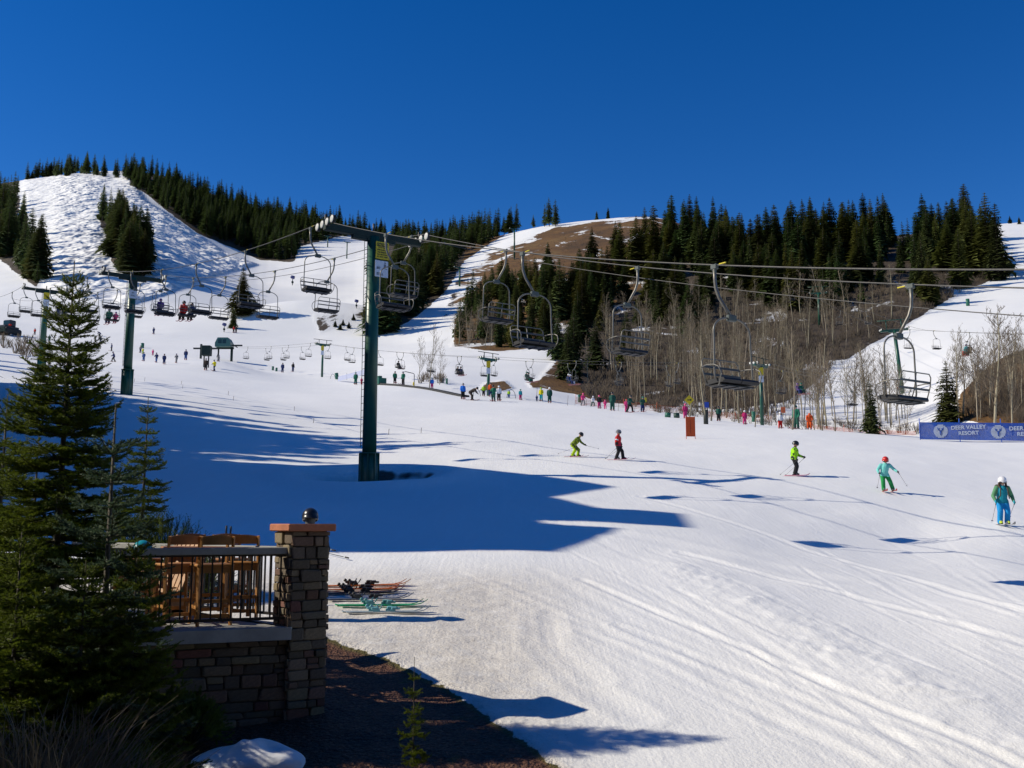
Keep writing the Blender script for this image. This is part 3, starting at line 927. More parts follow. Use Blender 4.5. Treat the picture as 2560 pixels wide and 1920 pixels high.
A_ZONES = [
    ('bare aspen in the foot grove', 'aspens of the foot grove',
     [(1440, 960), (1560, 900), (1700, 860), (1900, 880), (2040, 900), (2000, 960), (1960, 1035), (1800, 1040), (1640, 1025), (1500, 1008)], 120, (7.5, 11.5)),
    ('bare aspen high on the hillside', 'aspens on the upper hillside',
     [(1480, 850), (1640, 800), (1900, 790), (2250, 790), (2150, 870), (2050, 900), (1800, 850), (1600, 880)], 66, (8, 12)),
    ('bare aspen along the run edge', 'aspens along the run edge',
     [(1640, 1034), (1800, 1058), (1960, 1075), (2300, 1090), (2300, 1040), (2150, 1040), (2000, 1030), (1800, 1030), (1650, 1018)], 64, (6, 9.5)),
    ('bare aspen behind the blue banner fence', 'aspens behind the banner',
     [(2300, 1068), (2400, 1060), (2560, 1050), (2600, 960), (2480, 980), (2380, 1030)], 30, (6, 9)),
    ('bare sapling in the thicket left of the second lift', 'saplings by the snow run',
     [(1130, 860), (1180, 840), (1230, 850), (1250, 875), (1150, 880)], 18, (6, 10)),
]
def asp_label(lab, px, h_, hr):
    sz = 'tall' if h_ > hr[0] + .65 * (hr[1] - hr[0]) else 'short' if h_ < hr[0] + .15 * (hr[1] - hr[0]) else 'middling'
    marks = [(1500, 'by the lesson row'), (1600, 'below the brown dome'), (1700, 'near the yellow flag'), (1790, 'behind the orange panel'), (1870, 'under the largest hanging chair'), (1950, 'right of the largest hanging chair'),
             (2050, 'by the orange square'), (2150, 'left of the leaning tower'), (2250, 'beside the leaning tower'), (2400, 'left of the banner emblem'), (4000, 'near the right edge')]
    return sz + ' ' + lab.replace('slender bare ', '').replace('thin bare ', '').replace('bare ', '') + ', ' + [m for q, m in marks if px < q][0]
for lab, grp, poly, cnt, hr in A_ZONES:
    for _ in range(cnt):
        px, py = rand_in_poly(poly, rg)
        p = hit(px, py, 70)
        hh_ = rg.uniform(*hr) * (1 if rg.random() < .7 else rg.uniform(.55, .9)); aspen(p, hh_, rg.random(), asp_label(lab, px, hh_, hr), grp, fat=rg.uniform(.8, 1.2))
A_SINGLE = [
    (2492, 1092, 770, 4, 1.25, 'large bare aspen with a thick pale trunk at the right edge', 70),
    (2535, 1090, 850, 5, 1.0, 'bare aspen with dark branches close to the right edge', 72),
    (1075, 972, 812, 4, 0.9, 'tall bare tree right of the near green tower beside the conveyor', 0),
    (1048, 958, 838, 5, 0.85, 'spreading bare tree in the clump beside the conveyor', 0),
    (1100, 962, 860, 5, 0.9, 'low bushy bare tree in the clump beside the conveyor', 0),
    (1722, 1052, 850, 0, 1.1, 'pale aspen trunk carrying a yellow diamond sign', 0),
    (1765, 1060, 830, 1, 1.2, 'aspen trunk wrapped in dark padding at the run edge', 0),
    (2088, 1080, 905, 2, 1.1, 'bent aspen with a yellowish trunk beside the upright ones', 0),
    (2064, 1072, 830, 3, 1.1, 'tall aspen standing right of the orange square sign', 0),
]
for px, pb, pt, k, fat, lab, dm in A_SINGLE:
    p = hit(px, pb, 40)
    hm = (pb - pt) / F_PX * p.y
    aspen(p, hm, 0.3 + 0.1 * k, lab, 'single aspens', kind=k, fat=fat)

# ---------------------------------------------------------------- brush on the hillside (one mass)
br = MB(); rb = random.Random(5)
B_POLY = [([(1440, 985), (1560, 880), (1700, 760), (1900, 720), (2250, 690), (2480, 690), (2300, 790), (2060, 930), (1990, 1010), (1940, 1046), (1640, 1030)], 1700, (0.9, 2.4)),
          ([(1300, 760), (1480, 700), (1700, 690), (1650, 800), (1480, 870), (1340, 820)], 420, (0.7, 1.8)),
          ([(1640, 1030), (1960, 1070), (2300, 1090), (2300, 1070), (1960, 1050), (1640, 1018)], 180, (0.5, 1.1)),
          ([(2395, 1040), (2440, 950), (2560, 880), (2560, 1060)], 420, (0.5, 1.5)),
          ([(1040, 960), (1110, 960), (1105, 945), (1045, 940)], 26, (0.8, 1.6)),
          ([(1140, 868), (1240, 860), (1270, 820), (1180, 800)], 60, (1, 2)),
          ([(1150, 860), (1200, 720), (1300, 670), (1400, 700), (1400, 860)], 320, (0.8, 1.8)),
          ([(1290, 660), (1400, 590), (1640, 560), (1680, 640), (1500, 720), (1350, 720)], 260, (0.4, 0.9)),
          ([(0, 880), (60, 900), (110, 890), (100, 850), (0, 840)], 30, (1.5, 3))]
for poly, cnt, hr in B_POLY:
    for _ in range(cnt):
        px, py = rand_in_poly(poly, rb)
        p = hit(px, py, 70)
        s = rb.uniform(*hr)
        for _k in range(9):
            a = rb.random() * 6.28; sp = rb.uniform(.1, .75)
            d = Vector((math.cos(a) * sp, math.sin(a) * sp, 1)).normalized()
            q0 = p + Vector((math.cos(a), math.sin(a), 0)) * (s * .12)
            q1 = q0 + d * s * rb.uniform(.35, .6)
            rad = 0.022 * s * (p.y / 150) ** .5
            e = (d + Vector((rb.uniform(-.7, .7), rb.uniform(-.7, .7), .3))).normalized()
            br.tube([q0 - Vector((0, 0, .1)), q1, q1 + d * s * .4], [rad, rad * .7, rad * .2], 3, cap=False)
            br.tube([q1, q1 + e * s * .35], [rad * .6, rad * .15], 3, cap=False)
o = br.build('hillside_brush', M_BRUSH)
tag(o, 'leafless brown brush covering the wooded hillside', 'brush', kind='stuff')

# ================================================================== LIFTS
M_GREEN = mat('tower_green', (0.012, 0.078, 0.048), 0.38, var=0.18, scale=1.5, bump=0.05, bscale=20)
M_DKGREEN = mat('steel_dark_green', (0.008, 0.024, 0.019), 0.75, var=0.25, scale=2.0)
M_STEEL = mat('galvanised_tube', (0.20, 0.19, 0.165), 0.45, metal=0.4, var=0.25, scale=3.0)
M_BLOCK = mat('cast_block', (0.085, 0.105, 0.10), 0.6, var=0.2, scale=6)
M_SEAT = mat('black_seat_pad', (0.016, 0.016, 0.019), 0.55, var=0.25, scale=5, bump=0.15, bscale=30)
M_SLAT = mat('grey_slat', (0.10, 0.10, 0.10), 0.55, var=0.2, scale=5)
M_ROPE = mat('wire_rope', (0.095, 0.092, 0.088), 0.55, metal=0.4, var=0.35, scale=30)
M_WHITE = mat('white_paint', (0.74, 0.75, 0.74), 0.5, var=0.08, scale=4)
M_WHEEL = mat('sheave_liner', (0.62, 0.62, 0.58), 0.55, var=0.15, scale=6)
M_RUBBER = mat('black_rubber', (0.02, 0.02, 0.02), 0.7, var=0.2, scale=8)
M_YEL = mat('yellow_sign_paint', (0.62, 0.47, 0.012), 0.5, var=0.08, scale=6)
M_BLACK = mat('black_paint', (0.012, 0.012, 0.013), 0.5, var=0.15, scale=6)
M_SIGNWHITE = mat('sign_white', (0.62, 0.66, 0.74), 0.5, var=0.05, scale=5)
M_GREY = mat('grey_print', (0.16, 0.17, 0.21), 0.6, var=0.1, scale=5)
M_ORANGE = mat('orange_mesh', (0.62, 0.085, 0.012), 0.6, var=0.18, scale=14)
M_BRIGHTYEL = mat('grip_tag_yellow', (0.75, 0.62, 0.03), 0.5, var=0.1)
M_RUST = mat('rusty_tube', (0.30, 0.17, 0.06), 0.7, metal=0.2, var=0.35, scale=9)

def text_mesh(txt, size, name='lettering', bold=False, depth=0.004):
    cu = bpy.data.curves.new(name, 'FONT')
    cu.body = txt; cu.size = size; cu.align_x = 'CENTER'; cu.align_y = 'CENTER'; cu.extrude = depth
    if bold: cu.offset = size * 0.02
    ob = bpy.data.objects.new(name, cu); COL.objects.link(ob)
    dg = bpy.context.evaluated_depsgraph_get()
    me = bpy.data.meshes.new_from_object(ob.evaluated_get(dg))
    bpy.data.objects.remove(ob, do_unlink=True); bpy.data.curves.remove(cu)
    me.name = name
    return me
def text_obj(txt, size, material, parent, loc, rot, bold=False, name='lettering'):
    me = text_mesh(txt, size, name, bold)
    me.materials.clear(); me.materials.append(material)
    o = bpy.data.objects.new(name, me); COL.objects.link(o)
    o.parent = parent; o.location = loc; o.rotation_euler = rot
    return o

# ---------------------------------------------------------------- a double chair; grip at the origin, faces +Y
def make_chair(width=1.30):
    w = width / 2
    root = empty('chairlift_chair')
    m = MB()
    OX = -.30
    m.tube([(0, 0, -.02), (0, 0, -.32), (-.015, .01, -.52), (-.07, .05, -.74), (-.16, .115, -.94), (OX + .03, .205, -1.20)], 0.040, 10)
    m.build('hanger', M_STEEL, root)
    g = MB()
    g.rbox((0, 0, 0.0), (.10, .20, .13), .02); g.rbox((0, 0, -.10), (.075, .085, .14), .015)
    gp = g.build('grip', M_BLOCK, root)
    y = MB(); y.rbox((0, .26, .035), (.035, .22, .03), .008); y.build('marker', M_BRIGHTYEL, gp)
    b = MB(); b.rbox((0, .34, -1.25), (.27, .12, .15), .02); bo_ = b.build('block', M_BLOCK, root); low = [bo_]
    bail = MB()
    for s in (-1, 1):
        pts = [(s * .10, .34, -1.26)]
        for k in range(1, 8):
            t = k / 7 * math.pi / 2
            pts.append((s * (.12 + (w - .16) * math.sin(t)), .34, -1.26 - .34 * (1 - math.cos(t))))
        pts += [(s * (w - .03), .345, -2.05), (s * (w - .01), .36, -2.62), (s * (w - .02), .38, -2.76)]
        bail.tube(pts, 0.022, 8)
    low.append(bail.build('bail', M_STEEL, root))
    seat = MB()
    # padded slab with a rolled front edge, two cushions
    for s in (-1, 1):
        prof = [(-.02, -.05), (.0, .015), (.10, .03), (.42, .035), (.56, .02), (.60, -.03), (.57, -.085), (.40, -.075), (.0, -.08)]
        n = len(prof); vs = []
        xs = (s * .012, s * (w - .06))
        for xx in xs: vs += [(xx, q[0] + .02, -2.78 + q[1] + q[0] * .06) for q in prof]
        fs = [(i, (i + 1) % n, n + (i + 1) % n, n + i) for i in range(n)] + [tuple(range(n - 1, -1, -1)), tuple(range(n, 2 * n))]
        if s < 0: fs = [f[::-1] for f in fs]
        seat.add(vs, fs)
    seat.box((0, .28, -2.885), (width * .86, .40, .03))
    for xx in (-w * .55, 0, w * .55): seat.box((xx, .26, -2.905), (.05, .46, .025))
    low.append(seat.build('seat', M_SEAT, root))
    br = MB()
    yb = lambda z: 0.0 - (z + 2.72) * .16
    pts = []
    for s in (-1, 1):
        pass
    fr = [(-w + .04, .06, -2.80), (-w + .03, yb(-2.5), -2.5), (-w + .04, yb(-2.28), -2.28), (-w + .12, yb(-2.20), -2.20), (w - .12, yb(-2.20), -2.20), (w - .04, yb(-2.28), -2.28), (w - .03, yb(-2.5), -2.5), (w - .04, .06, -2.80)]
    br.tube(fr, .015, 8)
    bo = br.build('backrest', M_STEEL, root); low.append(bo)
    for z in (-2.40, -2.58):
        s_ = MB(); s_.rbox((0, yb(z) + .012, z), (width - .08, .02, .055), .006); s_.build('slat', M_SLAT, bo)
    d = MB(); d.tube([(0, yb(-2.2), -2.2), (0, yb(-2.6) + .01, -2.6), (0, .06, -2.78)], .016, 6); d.build('divider', M_STEEL, bo)
    for s in (-1, 1):
        a = MB()
        a.tube([(s * (w - .02), yb(-2.42), -2.42), (s * (w + .03), .14, -2.40), (s * (w + .05), .40, -2.42), (s * (w + .05), .54, -2.48), (s * (w + .04), .60, -2.60),
                (s * (w + .02), .57, -2.74), (s * (w - .03), .48, -2.86), (s * (w - .08), .40, -2.90)], .015, 8)
        low.append(a.build('armrest', M_STEEL, root))
    for o in low: o.location = (OX, -.13, 0)
    return root

PROTO = make_chair()
proto_used = [False]
def place_chair(loc, facing, label, group, sc=1.0):
    if not proto_used[0]:
        o = PROTO; proto_used[0] = True
    else:
        o = copy_tree(PROTO)
    o.location = loc
    o.rotation_euler = (0, 0, math.atan2(-facing.x, facing.y))
    o.scale = (sc, sc, sc)
    tag(o, label, 'chair', group)
    return o

# ---------------------------------------------------------------- towers
def sheave_train(root, p, along, out, n, r=0.19, gap=0.50):
    """wheels in line with the rope, with a green beam; along/out unit vectors (horizontal), p = beam centre"""
    ax = out.normalized(); al = along.normalized()
    rot = Matrix((al, ax, Vector((0, 0, 1)))).transposed()
    beam = MB(); beam.rbox(p, (gap * (n - 1) + .25, .06, .15), .01, rot)
    bo = beam.build('sheave_beam', M_GREEN, root)
    for k in range(n):
        c = p + al * (gap * (k - (n - 1) / 2)) + Vector((0, 0, .02))
        w = MB()
        prof = [(r * .25, -.045), (r * .80, -.05), (r, -.06), (r * .93, -.02), (r * .93, .02), (r, .06), (r * .80, .05), (r * .25, .045)]
        # lathe around the 'out' axis
        q = Vector((0, 0, 1)).rotation_difference(ax).to_matrix()
        w.lathe(c, prof, 18, rot=q)
        wo = w.build('sheave', M_RUBBER, bo)
        dm = MB(); dm.lathe(c, [(r * .30, -.066), (r * .80, -.068), (r * .86, -.05), (r * .86, .05), (r * .80, .068), (r * .30, .066)], 18, rot=q)
        dm.build('wheel_disc', M_WHEEL, bo)
    return bo
def lift_tower(name, base, top_z, perp, gauge, label, r0=0.30, sleeve=True, sheaves=4, detail=True, lean=0.0, arm=None, catwalk=False):
    """base: ground point; perp: horizontal unit vector of the crossarm"""
    root = empty(name, base)
    H = top_z - base.z
    m = MB()
    if sleeve:
        hs = min(1.95, H * .22)
        m.tube([(0, 0, hs - .2), (0, 0, H - .2)], [r0, r0 * .86], 20)
        o = m.build('pole', M_GREEN, root)
        s = MB(); s.tube([(0, 0, -.8), (0, 0, hs * .55), (0, 0, hs)], [r0 * 1.38, r0 * 1.30, r0 * 1.26], 20)
        so = s.build('base_sleeve', M_GREEN, root)
        fl = MB()
        for k in range(8):
            a = k * math.pi / 4
            fl.box((math.cos(a) * r0 * 1.34, math.sin(a) * r0 * 1.34, hs * .5), (.06, .06, hs * 1.02), Matrix.Rotation(a, 3, 'Z'))
        fl.tube([(0, 0, hs - .03), (0, 0, hs + .03)], r0 * 1.45, 20)
        fl.build('flange', M_GREEN, so)
    else:
        m.tube([(0, 0, -.8), (0, 0, H - .15)], [r0, r0 * .85], 12)
        m.build('pole', M_GREEN, root)
    al = Vector((-perp.y, perp.x, 0))
    rot = Matrix((perp, al, Vector((0, 0, 1)))).transposed()
    aw = arm or gauge
    c = MB()
    c.rbox((0, 0, H - .12), (aw + .1, .28, .29), .02, rot)
    c.box((0, 0, H - .33), (aw * .45, .26, .16), rot, taper=1.0)
    co = c.build('crossarm', M_DKGREEN if detail else M_GREEN, root)
    if detail:
        for s in (-1, 0, 1):
            lf = MB()
            lf.tube([tuple(rot @ Vector((s * aw * .5, 0, 0)) + Vector((0, 0, H))), tuple(rot @ Vector((s * aw * .5, 0, 0)) + Vector((0, 0, H + .42)))], .05, 6)
            lf.build('lifting_post', M_BLACK, co)
    for s in (-1, 1):
        sheave_train(root, rot @ Vector((s * gauge / 2, 0, 0)) + Vector((0, 0, H + .02)), al, perp, sheaves, r=.19 if detail else .15, gap=.5 if detail else .42)
    if catwalk:
        k = MB()
        for s in (-1, 1):
            k.tube([tuple(rot @ Vector((s * aw * .28, 0, H))), tuple(rot @ Vector((s * aw * .28, 0, H + 1.3)))], .07, 6)
        k.tube([tuple(rot @ Vector((-aw * .6, 0, H + 1.3))), tuple(rot @ Vector((aw * .6, 0, H + 1.3)))], .06, 6)
        k.build('lifting_frame', M_GREEN, root)
    if detail or sleeve:
        ld = MB()
        sd = -perp
        base2 = sd * (r0 + .05)
        w_ = al * .14
        for s in (-1, 1):
            ld.tube([tuple(base2 + w_ * s + Vector((0, 0, 2.2))), tuple(base2 + w_ * s + Vector((0, 0, H - .3)))], .014, 5)
        z = 2.3
        while z < H - .3:
            ld.tube([tuple(base2 + w_ + Vector((0, 0, z))), tuple(base2 - w_ + Vector((0, 0, z)))], .011, 4)
            z += .30
        ld.build('ladder', M_DKGREEN, root)
    tag(root, label, 'lift tower')
    return root

L_DIR = Vector((-.571, .821, 0)).normalized()
L_PERP = Vector((L_DIR.y, -L_DIR.x, 0))
N0 = Vector((4.83, 23.35, 0))
T_TOW = [22.5, 64.2, 101.3, 145.0]
Z_TOW = [12.9, 19.6, 25.7, 33.0]
GAUGE = 4.6
def rope_z(t):
    if t <= T_TOW[0]:
        return 6.1 + .246 * t + .0025 * t * t
    for i in range(3):
        a, b = T_TOW[i], T_TOW[i + 1]
        if t <= b or i == 2:
            f = (t - a) / (b - a)
            return Z_TOW[i] + (Z_TOW[i + 1] - Z_TOW[i]) * f - 0.9 * 4 * f * (1 - f) * min(1, (b - a) / 42)
def rope_pt(t, far):
    p = N0 + L_DIR * t + (L_PERP * GAUGE if far else Vector((0, 0, 0)))
    return Vector((p.x, p.y, rope_z(t) + (0.25 if far else 0)))
def rope_obj(name, pts, rad, label, cat='cable'):
    m = MB(); m.tube(pts, rad, 6)
    o = m.build(name, M_ROPE)
    tag(o, label, cat)
    return o
ts = [-32 + i * 1.5 for i in range(118)]
rope_obj('haul_rope', [rope_pt(t, False) + Vector((0, 0, .05)) for t in ts], .019, 'near steel haul rope passing the left arm of the near tower')
rope_obj('haul_rope', [rope_pt(t, True) + Vector((0, 0, .05)) for t in ts], .019, 'far steel haul rope passing the right arm of the near tower')
rope_obj('communication_cable', [rope_pt(t, True) + Vector((.35, .2, -.22 - .004 * (t - 22) ** 2 * (0.12 if t < 22 else 0))) for t in ts if t < 66], .014, 'thin communication cable just below the far haul rope')

TW = []
names = ['tall green lift tower with caution sign rising from the shaded snow', 'green lift tower just right of the big fir tree', 'dark lift tower partly hidden behind the big fir tree']
for i in range(3):
    c = N0 + L_DIR * T_TOW[i] + L_PERP * (GAUGE / 2)
    b = Vector((c.x, c.y, gz(c.x, c.y)))
    tw = lift_tower('lift_tower', b, Z_TOW[i] - .08, L_PERP, GAUGE, names[i], r0=.31 if i == 0 else .33, sheaves=4)
    TW.append(tw)
# a tower of the same lift far up on the left is hidden; signs on the near tower face down the line
def sign_frame(tower, off_perp, z, w, h, material, name):
    fdir = -L_DIR
    rot = Matrix((L_PERP, L_DIR, Vector((0, 0, 1)))).transposed()      # x along arm, y away from viewer
    m = MB()
    c = fdir * .36 + L_PERP * off_perp + Vector((0, 0, z))
    m.rbox(c, (w, .02, h), .008, rot)
    o = m.build(name, material, tower)
    return o, c, rot
rotE = Matrix((L_PERP, Vector((0, 0, 1)), -L_DIR)).transposed().to_euler()
H0 = Z_TOW[0] - .08 - TW[0].location.z
so, c, rt = sign_frame(TW[0], .26, H0 - .85, .64, .78, M_YEL, 'caution_sign')
bb = MB(); bb.box(c - L_DIR * .013 + Vector((0, 0, .25)), (.52, .006, .15), rt); bb.build('header_panel', M_BLACK, so)
text_obj('CAUTION', .115, M_YEL, so, c - L_DIR * .02 + Vector((0, 0, .25)), rotE, True)
for i, tx in enumerate(['YOU MAY', 'ENCOUNTER', 'EQUIPMENT', 'ON SKI RUNS', 'AT ANY TIME']):
    text_obj(tx, .085, M_BLACK, so, c - L_DIR * .014 + Vector((0, 0, .12 - .105 * i)), rotE, True)
so, c, rt = sign_frame(TW[0], .24, H0 - 1.68, .64, .74, M_SIGNWHITE, 'safety_sign')
text_obj('SIT', .14, M_BLACK, so, c - L_DIR * .014 - L_PERP * .15 + Vector((0, 0, .02)), rotE, True)
text_obj('STILL', .14, M_BLACK, so, c - L_DIR * .014 - L_PERP * .08 + Vector((0, 0, -.24)), rotE, True)
sk = MB()
cc = c - L_DIR * .014 + L_PERP * .16 + Vector((0, 0, .12))
sk.box(cc + Vector((0, 0, .02)), (.10, .005, .14), rt); sk.box(cc + L_PERP * .03 + Vector((0, 0, -.10)), (.16, .005, .025), rt @ Matrix.Rotation(.3, 3, 'Y')); sk.box(cc + Vector((0, 0, .15)), (.05, .005, .08), rt)
sk.build('printed_figure', M_GREY, so)
for i in (1, 2):
    h_ = Z_TOW[i] - .08 - TW[i].location.z
    o1, c, rt = sign_frame(TW[i], 0.0, h_ - .75, .60, .72, M_YEL if i == 2 else M_DKGREEN, 'caution_sign' if i == 2 else 'number_plate')
    o2, c, rt = sign_frame(TW[i], 0.0, h_ - 1.55, .60, .72, M_SIGNWHITE, 'safety_sign')
    text_obj('SIT', .14, M_BLACK, o2, c - L_DIR * .014 + Vector((0, 0, .08)), rotE, True)
    text_obj('STILL', .14, M_BLACK, o2, c - L_DIR * .014 + Vector((0, 0, -.14)), rotE, True)

ORD = ['first', 'second', 'third', 'fourth', 'fifth', 'sixth', 'seventh', 'eighth', 'ninth', 'tenth', 'eleventh', 'twelfth', 'thirteenth', 'fourteenth']
near_t = [0.0, 7.9, 16.9, 24.1, 32.3, 40.4, 47.6, 55.2, 62.0, 69.4, 77.6, 85.5, 93.5, 101.0, 109]
far_t = [-2.15, 7.8, 15.5, 23.2, 31.6, 40.0, 48.9, 56.0, 63.2, 71.0, 79.0, 87.0, 95.0, 103.0]
def chair_label(k, right, rope, facing):
    if right: return 'empty chair on the %s rope, %s right of the near tower, %s' % (rope, ORD[k], facing)
    return 'chair on the %s rope, %s left of the near tower, %s' % (rope, ORD[k], facing)
R1 = [t for t in near_t if t < 22.5][::-1]; R2 = [t for t in far_t if t < 22.5][::-1]
CH1 = {}
for t in near_t:
    k = R1.index(t) if t < 22.5 else [q for q in near_t if q >= 22.5].index(t)
    CH1[('n', t)] = place_chair(rope_pt(t, False), -L_DIR, chair_label(k, t < 22.5, 'near', 'facing the camera'), 'chairs of the main lift')
for t in far_t:
    k = R2.index(t) if t < 22.5 else [q for q in far_t if q >= 22.5].index(t)
    CH1[('f', t)] = place_chair(rope_pt(t, True), L_DIR, chair_label(k, t < 22.5, 'far', 'backrest to the camera'), 'chairs of the main lift')

# ---------------------------------------------------------------- second lift across the basin
def line_lift(tag_word, anchors, gauge, sag, rad):
    """anchors: world points; returns function f(s in 0..n-1, side) and links two ropes"""
    pts = [Vector(a) for a in anchors]
    def f(s, side):
        i = min(int(s), len(pts) - 2); u = s - i
        p = pts[i].lerp(pts[i + 1], u)
        d = (pts[i + 1] - pts[i]); d.z = 0; d.normalize()
        pp = Vector((d.y, -d.x, 0))
        return p + pp * (gauge / 2 * side) - Vector((0, 0, sag * 4 * u * (1 - u))), d
    for side, w in ((-1, 'nearer'), (1, 'farther')):
        n = (len(pts) - 1) * 16
        rope_obj('haul_rope', [f(i / 16, side)[0] + Vector((0, 0, .04)) for i in range(n + 1)], rad, '%s haul rope of the %s' % (w, tag_word))
    return f
tA = hit(805, 941); tB = hit(1221, 989); tC = spot(1907, 106); t0 = hit(560, 902)
A2 = [at(578, 868, t0.y - 1), at(806, 859, tA.y), at(1222, 895, tB.y), at(1907, 910, tC.y), at(2330, 985, 84)]
f2 = line_lift('second lift across the basin', A2, 2.5, 0.35, .017)
for i, (b, lab) in enumerate(((tA, 'short green lift tower with yellow panel on the basin snow'), (tB, 'green lift tower with yellow panel between the bare trees and the skiers'),
                              (tC, 'green lift tower among the aspens below the hanging chair'))):
    d = (A2[i + 2] - A2[i]); d.z = 0; d.normalize()
    pp = Vector((d.y, -d.x, 0))
    top = A2[i + 1].z - .05
    tw = lift_tower('lift_tower', b, top, pp, 2.5, lab, r0=.20, sleeve=False, sheaves=3, detail=False)
    m = MB(); m.rbox((-pp.y * .0, -.24, top - b.z - .75), (.5, .04, .8), .01); m.build('caution_sign', M_YEL, tw)
    m = MB(); m.rbox((0, -.24, top - b.z - 1.6), (.5, .04, .7), .01); m.build('safety_sign', M_SIGNWHITE, tw)
    fr = MB()
    for s in (-1, 1):
        fr.tube([tuple(pp * s * .7 + Vector((0, 0, top - b.z))), tuple(pp * s * .7 + Vector((0, 0, top - b.z + .7)))], .05, 5)
    fr.tube([tuple(-pp * 1.7 + Vector((0, 0, top - b.z + .7))), tuple(pp * 1.7 + Vector((0, 0, top - b.z + .7)))], .045, 5)
    fr.build('lifting_frame', M_DKGREEN, tw)
def s_of_px(f, px, side, n):
    best = None
    for i in range(n * 60 + 1):
        s = i / 60
        p, _ = f(min(s, n - 1e-6), side)
        q = proj(p.x, p.y, p.z)[0]
        if best is None or abs(q - px) < best[0]: best = (abs(q - px), s)
    return min(best[1], n - 1e-6)
near2 = [663, 706, 753, 863, 944, 995, 1072, 1140, 1209, 1318, 1420, 1537, 1672, 1830, 1990, 2120]
far2 = [620, 678, 722, 775, 826, 883, 1006, 1085, 1153, 1235, 1334, 1440, 1555, 1700, 1960]
CH2 = {}
for side, arr, w in ((-1, near2, 'nearer'), (1, far2, 'farther')):
    for k, px in enumerate(arr):
        s = s_of_px(f2, px, side, 4)
        p, d = f2(s, side)
        pl = 'left of' if px < 918 else 'right of'
        kk = sorted([abs(q - 918) for q in arr if (q < 918) == (px < 918)]).index(abs(px - 918))
        CH2[(side, px)] = place_chair(p, d * (1 if side < 0 else -1), 'small far chair of the basin lift, %s %s near tower, %s rope' % (ORD[kk], pl, w), 'chairs of the basin lift', 0.80)
# top terminal of the basin lift
def terminal():
    root = empty('lift_terminal', t0)
    h = at(555, 868, t0.y).z - t0.z
    cab = MB()
    # chamfered green shell
    prof = [(-1.55, -.1), (-1.55, .7), (-1.05, 1.75), (1.0, 1.75), (1.55, .8), (1.55, -.1)]
    n = len(prof)
    vs = [(x, -1.5, h + z) for x, z in prof] + [(x * .96, 1.5, h + z) for x, z in prof]
    fs = [tuple(range(n)), tuple(range(2 * n - 1, n - 1, -1))] + [(i, n + i, n + (i + 1) % n, (i + 1) % n) for i in range(n)]
    cab.add(vs, fs)
    co = cab.build('housing', mat('housing_green', (0.05, 0.14, 0.125), 0.4, var=.15), root)
    gl = mat('dark_glass', (0.02, 0.045, 0.045), 0.12, var=.1)
    for x in (-.55, .35):
        w = MB(); w.rbox((x, -1.515, h + .95), (.75, .03, .85), .01); w.build('window', gl, co)
    lg = MB(); lg.tube([(1.5, 0, -.5), (1.5, 0, h)], .26, 12); lg.build('leg', M_DKGREEN, root)
    lg = MB(); lg.tube([(-1.2, 0, -.5), (-1.2, 0, h)], .16, 10); lg.build('leg', M_DKGREEN, root)
    bm = MB(); bm.box((-2.2, 0, h - .25), (8.2, .32, .30)); bm.build('beam', M_BLACK, root)
    ar = MB(); ar.box((2.6, 0, h + .35), (2.0, .3, .28)); ar.tube([(2.2, -1.3, h + .2), (2.2, 1.3, h + .2)], .12, 8)
    ar.build('sheave_arm', M_BLACK, root)
    tag(root, 'green lift terminal housing on legs at the far end of the basin lift', 'lift terminal')
    pr = spot(493, t0.y - 6)
    r2 = empty('end_post', pr)
    m = MB(); m.box((0, 0, 1.3), (.34, .34, 3.2)); m.build('post', M_DKGREEN, r2)
    m = MB(); m.tube([(0, 0, 2.7), (1.5, 0, 1.9), (3.6, 0, 1.7)], .02, 4); m.build('chain', M_BLACK, r2)
    tag(r2, 'dark square post left of the lift terminal', 'post')
    pc = hit(515, 918)
    r3 = empty('control_box', pc)
    m = MB(); m.rbox((0, 0, 2.6), (1.35, 1.2, 1.55), .05); m.build('cabinet', M_DKGREEN, r3)
    for s in (-1, 1):
        m = MB(); m.box((s * .35, 0, .85), (.16, .16, 1.95)); m.build('leg', M_BLACK, r3)
    tag(r3, 'dark green box on two legs in front of the lift terminal', 'control box')
terminal()

# ---------------------------------------------------------------- third lift up the right-hand run
r1 = hit(2257, 984); r2 = hit(2049, 812, 150); r0 = spot(2900, 88)
A3 = [at(2950, 828, 92), at(2250, 822, r1.y), at(2046, 731, r2.y), at(1840, 690, 300)]
f3 = line_lift('third lift on the right hillside', A3, 4.0, 0.5, .018)
for i, (b, lab) in enumerate(((r1, 'leaning dark green lift tower at the edge of the right-hand run'), (r2, 'green lift tower in the brush high on the right hillside'))):
    d = (A3[i + 2] - A3[i]); d.z = 0; d.normalize()
    tw = lift_tower('lift_tower', b, A3[i + 1].z - .05, Vector((d.y, -d.x, 0)) if i == 0 else Vector((.97, -.2, 0)).normalized(), 3.6, lab, r0=.27, sleeve=False, sheaves=3, detail=False, catwalk=True)
    if i == 0: tw.rotation_euler = (0, math.radians(-4.5), 0)
CH3 = {}
for side, arr in ((-1, [2427, 2274, 2100, 1985]), (1, [2530, 2330, 2165, 2005])):
    for k, px in enumerate(arr):
        s = s_of_px(f3, px, side, 3)
        p, d = f3(s, side)
        CH3[(side, px)] = place_chair(p, d * (1 if side < 0 else -1), 'far chair of the right hillside lift, %s from right edge, %s rope' % (ORD[k], 'nearer' if side < 0 else 'farther'), 'chairs of the right hillside lift', 0.85)
